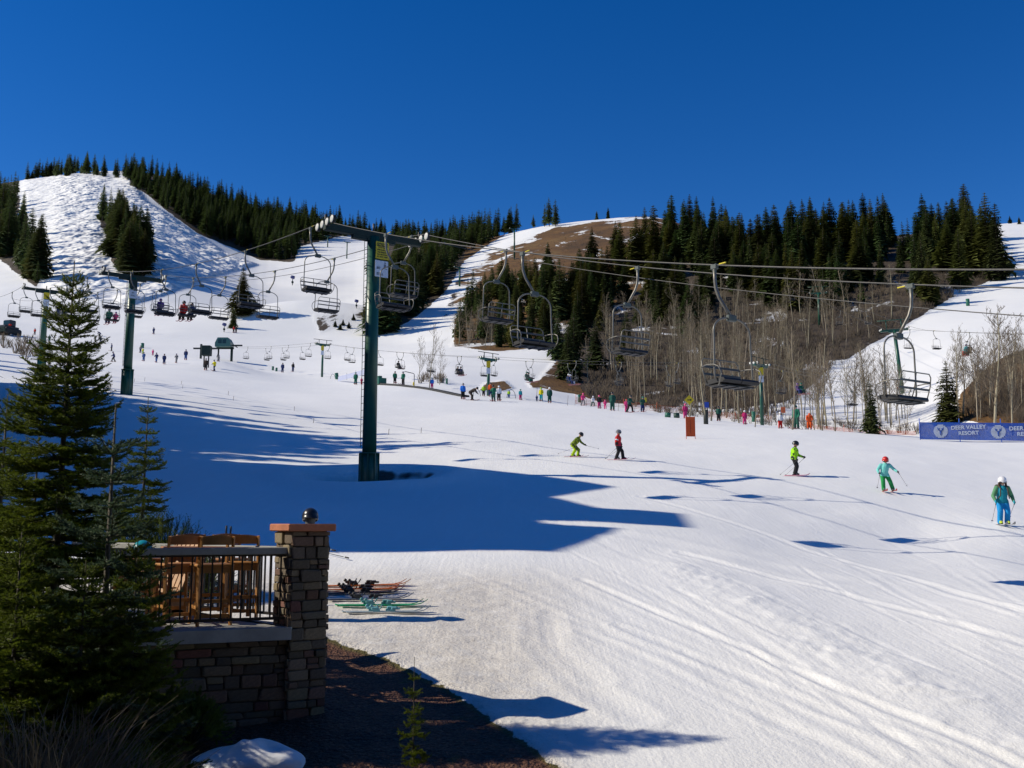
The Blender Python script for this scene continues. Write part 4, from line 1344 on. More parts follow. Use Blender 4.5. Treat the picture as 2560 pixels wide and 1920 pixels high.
# far lone towers
for px, pb, pt, lab in ((1286, 650, 572, 'thin far lift tower beside the brown dome'), (1459, 690, 643, 'far lift tower low on the brown dome'), (819, 618, 590, 'tiny far lift tower in the notch left of the near tower'),
                        (867, 645, 605, 'tiny far lift pole on the shaded snow left of the near tower'), (1149, 716, 668, 'dark far lift tower on the middle snow run')):
    b = hit(px, pb, 100)
    lift_tower('lift_tower', b, at(px, pt, b.y).z, Vector((.9, .43, 0)), 4.2, lab, r0=.35, sleeve=False, sheaves=2, detail=False)

# ================================================================== PEOPLE
# one continuous body: tapered capsules fused by a voxel remesh, faces dressed by the nearest bone
def capsule(mb, a, b, ra, rb, n=10):
    a = Vector(a); b = Vector(b)
    d = b - a; L = d.length
    if L < 1e-5: d = Vector((0, 0, 1)); L = 1e-5
    d = d / L
    pts = []; rr = []
    for k in range(4):
        t = k / 4 * math.pi / 2
        pts.append(a - d * (ra * math.cos(t))); rr.append(max(ra * math.sin(t), ra * .08))
    pts.append(a); rr.append(ra); pts.append(b); rr.append(rb)
    for k in range(1, 5):
        t = k / 4 * math.pi / 2
        pts.append(b + d * (rb * math.sin(t))); rr.append(max(rb * math.cos(t), rb * .08))
    mb.tube(pts, rr, n)

def body_mesh(name, J, voxel, fingers=False, scale=1.0):
    """J: joints of a 1.75 m adult. returns mesh with slots jacket, trousers, boots, skin, gloves, sleeve"""
    bones = []   # (a, b, ra, rb, slot)
    def B(a, b, ra, rb, s): bones.append((Vector(a), Vector(b), ra, rb, s))
    pel, che, nek, hed = J['pelvis'], J['chest'], J['neck'], J['head']
    pel, che, nek, hed = map(Vector, (pel, che, nek, hed))
    B(pel, che, .18, .20, 0); B(pel + Vector((0, 0, -.02)), pel + Vector((0, 0, .03)), .17, .17, 0)
    B(che, nek, .15, .075, 0); B(nek, hed, .062, .07, 3)
    hd = (hed - nek).normalized()
    B(hed, hed + hd * .09, .095, .10, 3)
    fw = Vector(J.get('face', (0, 1, 0))).normalized()
    B(hed + fw * .085 + hd * .025, hed + fw * .108 + hd * .0, .016, .02, 3)       # nose
    B(hed + fw * .07 - hd * .055, hed + fw * .075 - hd * .06, .035, .035, 3)      # chin
    for s in ('l', 'r'):
        sh, el, wr = Vector(J['sh_' + s]), Vector(J['el_' + s]), Vector(J['wr_' + s])
        B(che + Vector((0, 0, .07)), sh, .11, .088, 0)
        B(sh, el, .092, .076, 5); B(el, wr, .076, .058, 5)
        hdv = (Vector(J['ha_' + s]) - wr).normalized()
        B(wr, wr + hdv * .09, .042, .05, 4)
        side = hdv.cross(Vector((0, 0, 1)))
        if side.length < .1: side = Vector((1, 0, 0))
        side.normalize()
        if fingers:
            up = side.cross(hdv).normalized()
            for k, (o, L) in enumerate(((-.036, .055), (-.012, .068), (.012, .064), (.036, .05))):
                p0 = wr + hdv * .10 + up * o
                p1 = p0 + hdv * L * .55 + side * .012
                B(p0, p1, .016, .015, 4); B(p1, p1 + (hdv * .3 + side * .9).normalized() * L * .6, .015, .012, 4)
            B(wr + hdv * .04 + up * .045, wr + hdv * .09 + up * .075 + side * .03, .018, .014, 4)
        else:
            B(wr + hdv * .08, wr + hdv * .15, .05, .035, 4)
            B(wr + hdv * .05, wr + hdv * .10 + Vector((0, 0, .05)), .022, .018, 4)
        hp, kn, an, to = (Vector(J[k + s]) for k in ('hp_', 'kn_', 'an_', 'to_'))
        B(pel, hp, .15, .12, 1); B(hp, kn, .128, .105, 1); B(kn, an, .106, .10, 1)
        B(an + Vector((0, 0, .07)), an, .085, .075, 2); B(an, to, .07, .05, 2)
        B(an, an - (to - an).normalized() * .06, .065, .05, 2)
    mb = MB()
    for a, b, ra, rb, s in bones: capsule(mb, a, b, ra, rb)
    me = mb.mesh(name + '_raw', [])
    ob = bpy.data.objects.new('tmp', me); COL.objects.link(ob)
    md = ob.modifiers.new('r', 'REMESH'); md.mode = 'VOXEL'; md.voxel_size = voxel
    sm = ob.modifiers.new('s', 'SMOOTH'); sm.factor = .5; sm.iterations = 3
    dg = bpy.context.evaluated_depsgraph_get()
    out = bpy.data.meshes.new_from_object(ob.evaluated_get(dg))
    bpy.data.objects.remove(ob, do_unlink=True)
    out.name = name
    n = len(out.vertices)
    co = np.empty(n * 3); out.vertices.foreach_get('co', co); co = co.reshape(-1, 3)
    nf = len(out.polygons)
    cen = np.array([p.center for p in out.polygons])
    best = np.full(nf, 1e9); slot = np.zeros(nf, int)
    for a, b, ra, rb, s in bones:
        a_, b_ = np.array(a), np.array(b)
        d = b_ - a_; L2 = max(d @ d, 1e-9)
        t = np.clip(((cen - a_) @ d) / L2, 0, 1)
        dist = np.linalg.norm(cen - a_ - t[:, None] * d, axis=1) - (ra + (rb - ra) * t)
        k = dist < best - 1e-6
        best = np.where(k, dist, best); slot = np.where(k, s, slot)
    pz = pel.z - .14                   # jacket hem
    up = np.array((che - pel).normalized())
    rel = (cen - np.array(pel)) @ up
    slot = np.where((slot == 1) & (rel > -.10), 0, slot)
    slot = np.where((slot == 0) & (rel < -.12), 1, slot)
    out.materials.clear()
    base = mat('cloth_base', (.2, .2, .2))
    for _ in range(6): out.materials.append(base)
    out.polygons.foreach_set('material_index', slot.astype(np.int32))
    out.polygons.foreach_set('use_smooth', np.ones(nf, bool))
    if scale != 1.0:
        out.vertices.foreach_set('co', (co * scale).ravel())
    out.update()
    return out

def pose(**k):
    J = dict(pelvis=(0, -.04, .93), chest=(0, .05, 1.26), neck=(0, .10, 1.47), head=(0, .14, 1.56), face=(0, 1, -.1),
             sh_l=(-.20, .06, 1.37), el_l=(-.30, .10, 1.10), wr_l=(-.27, .34, 1.02), ha_l=(-.24, .45, 1.02),
             sh_r=(.20, .06, 1.37), el_r=(.30, .10, 1.10), wr_r=(.27, .34, 1.02), ha_r=(.24, .45, 1.02),
             hp_l=(-.10, -.02, .88), kn_l=(-.13, .10, .50), an_l=(-.13, 0, .13), to_l=(-.13, .17, .09),
             hp_r=(.10, -.02, .88), kn_r=(.13, .10, .50), an_r=(.13, 0, .13), to_r=(.13, .17, .09))
    J.update(k)
    return J
P_SKI = pose()
P_STAND = pose(pelvis=(0, 0, .97), chest=(0, .02, 1.30), neck=(0, .04, 1.50), head=(0, .06, 1.60), hp_l=(-.1, 0, .93), hp_r=(.1, 0, .93), kn_l=(-.12, .04, .52), kn_r=(.12, .04, .52),
               el_l=(-.27, .0, 1.14), wr_l=(-.26, .12, .90), ha_l=(-.25, .18, .82), el_r=(.27, .0, 1.14), wr_r=(.26, .12, .90), ha_r=(.25, .18, .82), sh_l=(-.2, .02, 1.42), sh_r=(.2, .02, 1.42))
P_BEND = pose(pelvis=(0, -.22, .86), chest=(0, .22, 1.10), neck=(0, .40, 1.22), head=(0, .49, 1.25), face=(0, .8, -.6), sh_l=(-.2, .28, 1.18), sh_r=(.2, .28, 1.18),
              el_l=(-.26, .42, .92), wr_l=(-.2, .56, .74), ha_l=(-.18, .64, .68), el_r=(.26, .42, .92), wr_r=(.2, .56, .74), ha_r=(.18, .64, .68), hp_l=(-.1, -.2, .84), hp_r=(.1, -.2, .84), kn_l=(-.12, .02, .48), kn_r=(.12, .02, .48))
P_STRIDE = pose(hp_l=(-.1, -.02, .90), kn_l=(-.12, .24, .55), an_l=(-.12, .30, .13), to_l=(-.12, .46, .10), kn_r=(.12, -.05, .48), an_r=(.12, -.28, .16), to_r=(.12, -.12, .09))
P_SIT = pose(pelvis=(0, .20, .10), chest=(0, .08, .42), neck=(0, .10, .62), head=(0, .14, .71), sh_l=(-.2, .10, .53), sh_r=(.2, .10, .53), el_l=(-.27, .16, .27), wr_l=(-.16, .38, .22), ha_l=(-.06, .46, .22),
             el_r=(.27, .16, .27), wr_r=(.16, .38, .22), ha_r=(.06, .46, .22), hp_l=(-.1, .22, .08), hp_r=(.1, .22, .08), kn_l=(-.12, .62, .06), kn_r=(.12, .62, .06), an_l=(-.12, .66, -.34), an_r=(.12, .66, -.34), to_l=(-.12, .84, -.36), to_r=(.12, .84, -.36))
FARB = {k: body_mesh('body_' + k, p, .042) for k, p in (('ski', P_SKI), ('stand', P_STAND), ('bend', P_BEND), ('stride', P_STRIDE), ('sit', P_SIT))}
HEADS = {'ski': P_SKI, 'stand': P_STAND, 'bend': P_BEND, 'stride': P_STRIDE, 'sit': P_SIT}

def cloth(c):
    nm = 'cloth_%02x%02x%02x' % tuple(int(max(0, min(1, x)) ** .45 * 255) for x in c)
    return mat(nm, c, 0.75, var=.16, scale=9, bump=.25, bscale=22, spec=.25)
SKIN = mat('skin', (.52, .30, .21), .55, var=.06, scale=12)
BOOT = mat('boot_plastic', (.06, .06, .065), .45, var=.2)
GLOVE = mat('glove_black', (.02, .02, .022), .7, var=.2)
COLS = dict(green=(.012, .14, .085), dkgreen=(.012, .075, .055), pink=(.72, .05, .22), magenta=(.5, .02, .14), red=(.55, .02, .015), blue=(.03, .20, .72), navy=(.02, .035, .12), yellow=(.72, .62, .01),
            lime=(.38, .62, .03), white=(.75, .75, .77), black=(.016, .016, .018), grey=(.2, .2, .21), orange=(.62, .09, .015), teal=(.02, .33, .38), brown=(.05, .035, .028), purple=(.12, .05, .25), aqua=(.18, .60, .55), denim=(.05, .11, .30))

def pattern_cloth(name, a, b, scale, thr, soft=.02):
    m = mat(name, a, 0.75, var=.12, scale=9, bump=.25, bscale=22, spec=.25)
    nt = m.node_tree; bs = nt.nodes['Principled BSDF']
    src = bs.inputs['Base Color'].links[0].from_socket
    tc = nt.nodes.new('ShaderNodeTexCoord'); nz = nt.nodes.new('ShaderNodeTexNoise'); nz.inputs['Scale'].default_value = scale; nz.inputs['Detail'].default_value = 1.0
    mr = nt.nodes.new('ShaderNodeMapRange'); mr.inputs['From Min'].default_value = thr - soft; mr.inputs['From Max'].default_value = thr + soft
    mx = nt.nodes.new('ShaderNodeMix'); mx.data_type = 'RGBA'
    ia = [q for q in mx.inputs if q.name == 'A' and q.type == 'RGBA'][0]; ib = [q for q in mx.inputs if q.name == 'B' and q.type == 'RGBA'][0]
    nt.links.new(tc.outputs['Object'], nz.inputs['Vector']); nt.links.new(nz.outputs['Fac'], mr.inputs['Value']); nt.links.new(mr.outputs['Result'], mx.inputs['Factor'])
    nt.links.new(src, ia); ib.default_value = tuple(b) + (1,)
    nt.links.new([q for q in mx.outputs if q.type == 'RGBA'][0], bs.inputs['Base Color'])
    return m
_helm_cache = {}
def helmet_mesh(scale=1.0):
    if 'h' in _helm_cache: return _helm_cache['h']
    m = MB()
    n, k = 16, 7
    for i in range(k + 1):
        t = i / k * (math.pi * .56)
        for j in range(n):
            a = 6.2832 * j / n
            low = 1.0 + (.18 if (math.sin(a) < -.2 or abs(math.cos(a)) > .75) and i == k else 0)
            m.v.append((.135 * math.sin(t) * math.cos(a), .155 * math.sin(t) * math.sin(a), .145 * math.cos(t) * low - (.02 if i == k and low > 1 else 0)))
    for i in range(k):
        for j in range(n):
            m.f.append((i * n + j, (i + 1) * n + j, (i + 1) * n + (j + 1) % n, i * n + (j + 1) % n)); m.m.append(0); m.sm.append(True)
    m.f.append(tuple(k * n + j for j in range(n))); m.m.append(0); m.sm.append(False)
    _helm_cache['h'] = m.mesh('helmet_shell', [mat('helmet_base', (.1, .1, .1))])
    return _helm_cache['h']
def goggle_mesh():
    if 'g' in _helm_cache: return _helm_cache['g']
    m = MB(); pts = []
    for k in range(9):
        a = math.radians(-62 + 15.5 * k)
        pts.append((.132 * math.sin(a), .128 * math.cos(a), 0))
    vs = []; fs = []
    for i, p in enumerate(pts):
        e = .012 if i in (0, 8) else .034
        q = (p[0] * 1.13, p[1] * 1.15)
        vs += [(p[0], p[1], -e), (p[0], p[1], e), (q[0], q[1], e * .8), (q[0], q[1], -e * .8)]
    for i in range(8):
        o = i * 4
        for a, b in ((0, 1), (1, 2), (2, 3), (3, 0)): fs.append((o + a, o + b, o + 4 + b, o + 4 + a))
    fs += [(3, 2, 1, 0), (32, 33, 34, 35)]
    m.add(vs, fs, 0, True)
    _helm_cache['g'] = m.mesh('goggles', [mat('goggle_lens', (.03, .02, .02), .15, var=.1)])
    return _helm_cache['g']
def ski_mesh():
    if 's' in _helm_cache: return _helm_cache['s']
    m = MB()
    prof = [(-.75, .030, .012), (-.72, .046, 0), (-.3, .040, 0), (.0, .036, 0), (.35, .042, 0), (.62, .052, .004), (.74, .046, .03), (.82, .028, .075), (.86, .006, .105)]
    vs = []; fs = []
    for y, w, z in prof: vs += [(-w, y, z), (w, y, z), (w, y, z + .014), (-w, y, z + .014)]
    for i in range(len(prof) - 1):
        o = i * 4
        for a, b in ((0, 1), (1, 2), (2, 3), (3, 0)): fs.append((o + a, o + b, o + 4 + b, o + 4 + a))
    fs += [(0, 3, 2, 1), tuple(4 * (len(prof) - 1) + q for q in range(4))]
    m.add(vs, fs)
    m.box((0, .14, .032), (.06, .09, .04), mi=1); m.box((0, -.17, .036), (.06, .12, .05), mi=1)
    _helm_cache['s'] = m.mesh('ski', [mat('ski_top', (.3, .05, .06), .35, var=.2, scale=7), M_BLACK])
    return _helm_cache['s']
def slot_set(o, mats_):
    for i, m_ in enumerate(mats_):
        o.material_slots[i].link = 'OBJECT'
        o.material_slots[i].material = m_

def person(label, loc, rz, posek, h, jacket, pants, helmet=None, sleeve=None, boots=None, gloves=None, skis=True, group='skiers', hair=None, mesh=None, J=None, ski_col=None, goggles=True, hs=1.0, skin=None):
    J = J or HEADS[posek]
    k = h / 1.75
    root = empty('person', loc, rz)
    b = bpy.data.objects.new('body', mesh or FARB[posek]); COL.objects.link(b); b.parent = root
    b.scale = (k, k, k)
    jc = cloth(COLS[jacket] if isinstance(jacket, str) else jacket)
    slot_set(b, [jc, cloth(COLS[pants] if isinstance(pants, str) else pants), boots or BOOT, skin or SKIN, gloves or GLOVE, cloth(COLS[sleeve] if isinstance(sleeve, str) else sleeve) if sleeve else jc])
    hd = Vector(J['head']); nk = Vector(J['neck']); u = (hd - nk).normalized()
    f = Vector(J.get('face', (0, 1, 0))).normalized()
    x = f.cross(u); x.normalize(); f2 = u.cross(x).normalized()
    R = Matrix((x, f2, u)).transposed()
    he = bpy.data.objects.new('helmet', helmet_mesh()); COL.objects.link(he); he.parent = root
    he.location = (hd + u * .075) * k
    he.rotation_euler = R.to_euler(); he.scale = (k * hs,) * 3
    slot_set(he, [mat('helmet_' + (helmet or 'black'), COLS[helmet or 'black'], .3, var=.1, scale=8)])
    if goggles:
        g = bpy.data.objects.new('goggles', goggle_mesh()); COL.objects.link(g); g.parent = he
        g.location = (0, 0, -.035)
    if skis:
        sc = k * (0.95 if h > 1.65 else 0.80)
        for s in ('l', 'r'):
            so = bpy.data.objects.new('ski', ski_mesh()); COL.objects.link(so); so.parent = root
            an = Vector(J['an_' + s]); to = Vector(J['to_' + s])
            so.location = Vector((an.x, (an.y + to.y) / 2, an.z - .10)) * k if posek == 'sit' else Vector((an.x, an.y + .05, .02)) * k
            so.scale = (k * 1.05, sc, k)
            if ski_col: slot_set(so, [mat('ski_%s' % ski_col, COLS[ski_col], .35, var=.2, scale=7)])
    tag(root, label, 'person', group)
    return root

# ---- the five near children: own poses, finer bodies, separate poles
def ski_pole(root_loc, rz, top, tip, label, col='grey', k=1.0):
    """top/tip in the person's frame (metres)"""
    r = empty('ski_pole', root_loc, rz)
    top = Vector(top); tip = Vector(tip)
    d = (tip - top).normalized()
    m = MB(); m.tube([top, tip], [.008, .005], 6); m.build('shaft', M_STEEL, r)
    m = MB(); m.tube([top - d * .06, top + d * .08], .016, 7); m.build('grip', GLOVE, r)
    m = MB(); m.tube([tip - d * .07, tip - d * .055], [.035, .04], 10); m.build('basket', cloth(COLS[col]), r)
    tag(r, label, 'ski pole', 'ski poles held by the near children')
    return r
def yaw_to(dx, dy):          # heading of +Y towards (dx,dy)
    return math.atan2(-dx, dy)

KIDS = []
def band(parent, a, b, r, f0, f1, k, material, name='sleeve_band'):
    a = Vector(a) * k; b = Vector(b) * k
    m = MB(); m.tube([a.lerp(b, f0), a.lerp(b, f1)], r * k, 14, cap=False); m.build(name, material, parent)
def near_kid(px, py, h, J, rz, jacket, pants, helmet, label, poles, sleeve=None, boots=None, gloves=None, ski_col=None, fix=0.0, extra=None, tilt=0.0, hs=1.12):
    p = hit(px, py)
    k = h / 1.75
    me = body_mesh('child_body', J, .024, fingers=True)
    o = person(label, p + Vector((0, 0, .02)), rz, 'ski', h, jacket, pants, helmet, sleeve, boots, gloves, True, 'children skiing in the foreground', mesh=me, J=J, ski_col=ski_col, hs=hs)
    for i, (w, tip) in enumerate(poles):
        wr = (Vector(J['wr_' + w]) + (Vector(J['ha_' + w]) - Vector(J['wr_' + w])).normalized() * .10) * k
        ski_pole(p, rz, wr, Vector(tip) * k, '%s pole of the child in %s' % ('left' if w == 'l' else 'right', extra), 'navy' if 'blue' in extra else 'grey')
    KIDS.append(o)
    return o
J1 = pose(pelvis=(0, -.20, .80), chest=(0, .10, 1.10), neck=(0, .24, 1.30), head=(0, .31, 1.40), face=(0, .95, -.3), sh_l=(-.2, .16, 1.22), sh_r=(.2, .16, 1.22), el_l=(-.30, .30, .98), wr_l=(-.26, .52, .82), ha_l=(-.24, .62, .78),
          el_r=(.32, -.06, .98), wr_r=(.28, .02, .74), ha_r=(.27, .08, .66), hp_l=(-.1, -.18, .78), hp_r=(.1, -.18, .78), kn_l=(-.13, .16, .47), kn_r=(.13, -.02, .46), an_l=(-.13, .10, .13), an_r=(.13, -.22, .13), to_l=(-.13, .27, .09), to_r=(.13, -.05, .09))
near_kid(1440, 1143, 1.36, J1, yaw_to(.97, -.22), (.10, .16, .02), (.42, .62, .01), 'black', 'child in patterned green jacket and lime trousers crouching on skis', [('l', (-.35, 1.5, .55)), ('r', (.45, -1.15, .20))], sleeve=(.10, .16, .02), extra='patterned green jacket', ski_col='magenta')
J2 = pose(pelvis=(0, -.02, .92), chest=(0, .0, 1.25), neck=(0, .02, 1.46), head=(0, .03, 1.56), face=(0, 1, 0), sh_l=(-.2, .0, 1.36), sh_r=(.2, .0, 1.36), el_l=(-.26, .06, 1.08), wr_l=(-.24, .14, .86), ha_l=(-.22, .18, .76), el_r=(.28, -.06, 1.08), wr_r=(.26, -.04, .84), ha_r=(.25, -.02, .74),
          kn_l=(-.12, .22, .50), an_l=(-.12, .26, .13), to_l=(-.12, .43, .09), kn_r=(.12, .04, .49), an_r=(.12, -.10, .13), to_r=(.12, .07, .09))
near_kid(1546, 1154, 1.46, J2, yaw_to(.96, -.25), (.55, .015, .05), 'black', 'grey', 'child in red jacket with white stripes and black trousers on skis', [('l', (-.3, -.85, .1)), ('r', (.42, -.75, .05))], sleeve='red', extra='red jacket', ski_col='magenta')
J3 = pose(pelvis=(0, -.03, .94), chest=(0, .02, 1.28), neck=(0, .05, 1.48), head=(0, .07, 1.58), el_r=(.27, .0, 1.10), wr_r=(.24, .10, .88), ha_r=(.22, .14, .78), el_l=(-.30, .16, 1.08), wr_l=(-.26, .40, .98), ha_l=(-.22, .50, .95))
near_kid(1988, 1190, 1.52, J3, yaw_to(.93, -.35), (.34, .72, .01), 'black', 'black', 'child in neon yellow-green jacket and black trousers on skis', [('r', (.35, -.75, .05)), ('l', (-.34, -.55, .05))], sleeve=(.34, .72, .01), extra='neon jacket', ski_col='pink')
J4 = pose(pelvis=(.02, -.04, .90), chest=(-.02, .05, 1.22), neck=(-.03, .09, 1.42), head=(-.03, .13, 1.51), sh_l=(-.22, .06, 1.32), sh_r=(.18, .06, 1.32), el_l=(-.42, .08, 1.12), wr_l=(-.54, .26, .98), ha_l=(-.58, .36, .94), el_r=(.34, .04, 1.08), wr_r=(.34, .24, .92), ha_r=(.30, .34, .88),
          hp_l=(-.08, -.02, .86), hp_r=(.12, -.02, .86), kn_l=(-.22, .08, .50), an_l=(-.36, -.02, .13), to_l=(-.34, .15, .09), kn_r=(.12, .10, .50), an_r=(.10, .04, .13), to_r=(.08, .21, .09))
near_kid(2214, 1228, 1.44, J4, yaw_to(-.12, -.99), 'aqua', (.02, .30, .075), 'red', 'child in aqua jacket, green trousers and red helmet with poles spread', [('l', (-.95, .42, .25)), ('r', (.52, .5, .15))], extra='aqua jacket', ski_col='red', hs=1.15)
J5 = pose(pelvis=(0, -.03, .94), chest=(0, .03, 1.27), neck=(0, .07, 1.47), head=(0, .10, 1.57), el_l=(-.33, .04, 1.08), wr_l=(-.33, .20, .88), ha_l=(-.33, .28, .82), el_r=(.33, .04, 1.08), wr_r=(.33, .22, .90), ha_r=(.33, .30, .84))
near_kid(2510, 1316, 1.60, J5, yaw_to(-.1, -.99), (.01, .27, .36), (.01, .27, .62), 'white', 'child in turquoise jacket, bright blue trousers and white helmet', [('r', (.55, .35, .12)), ('l', (-.30, -.25, .3))], sleeve=(.10, .27, .13), boots=mat('boot_lime', (.5, .62, .02), .45), gloves=cloth((.02, .30, .38)), extra='blue trousers', ski_col='grey')

_k1, _k2, _k3, _k4, _k5 = KIDS
def body_of(o): return [c for c in o.children if c.name.startswith('body')][0]
_c1 = pattern_cloth('camo_green', (.055, .085, .012), (.26, .36, .02), 13.0, .52)
for i in (0, 5): body_of(_k1).material_slots[i].material = _c1
_c3 = pattern_cloth('neon_black', (.34, .72, .01), (.02, .022, .02), 6.0, .56)
for i in (0, 5): body_of(_k3).material_slots[i].material = _c3
_c2 = pattern_cloth('red_crimson', (.58, .02, .02), (.34, .01, .07), 4.0, .5, .08)
body_of(_k2).material_slots[0].material = _c2
_w = cloth(COLS['white']); _b = cloth(COLS['black'])
for sd in ('l', 'r'):
    band(_k2, J2['sh_' + sd], J2['el_' + sd], .099, .62, .86, 1.46 / 1.75, _w)
    band(_k2, J2['el_' + sd], J2['wr_' + sd], .088, .25, .98, 1.46 / 1.75, _b)
    # rucksack straps of the child in turquoise
    m = MB(); q = Vector(J5['sh_' + sd]) * (1.60 / 1.75); s_ = -1 if sd == 'l' else 1
    m.tube([q + Vector((-s_ * .06, -.12, .06)), q + Vector((-s_ * .06, .04, .095)), q + Vector((-s_ * .07, .17, -.04)), q + Vector((-s_ * .05, .18, -.26)), q + Vector((-s_ * .0, .10, -.36))], .022, 6)
    m.build('rucksack_strap', mat('strap_brown', (.07, .055, .035), .8), _k5)
m = MB(); m.rbox(Vector((0, -.20, 1.28)) * (1.60 / 1.75), (.30, .16, .42), .05); m.build('rucksack', mat('strap_brown', (.07, .055, .035), .8), _k5)
_h5 = [c for c in _k5.children if c.name.startswith('helmet')][0]
for sx in (-1, 1):     # long hair beside the face
    m = MB(); m.tube([(sx * .10, .02, -.06), (sx * .12, .04, -.20), (sx * .13, .08, -.34)], [.035, .04, .015], 7); m.build('hair', mat('hair_brown', (.06, .03, .015), .7, var=.3, scale=30), _h5)
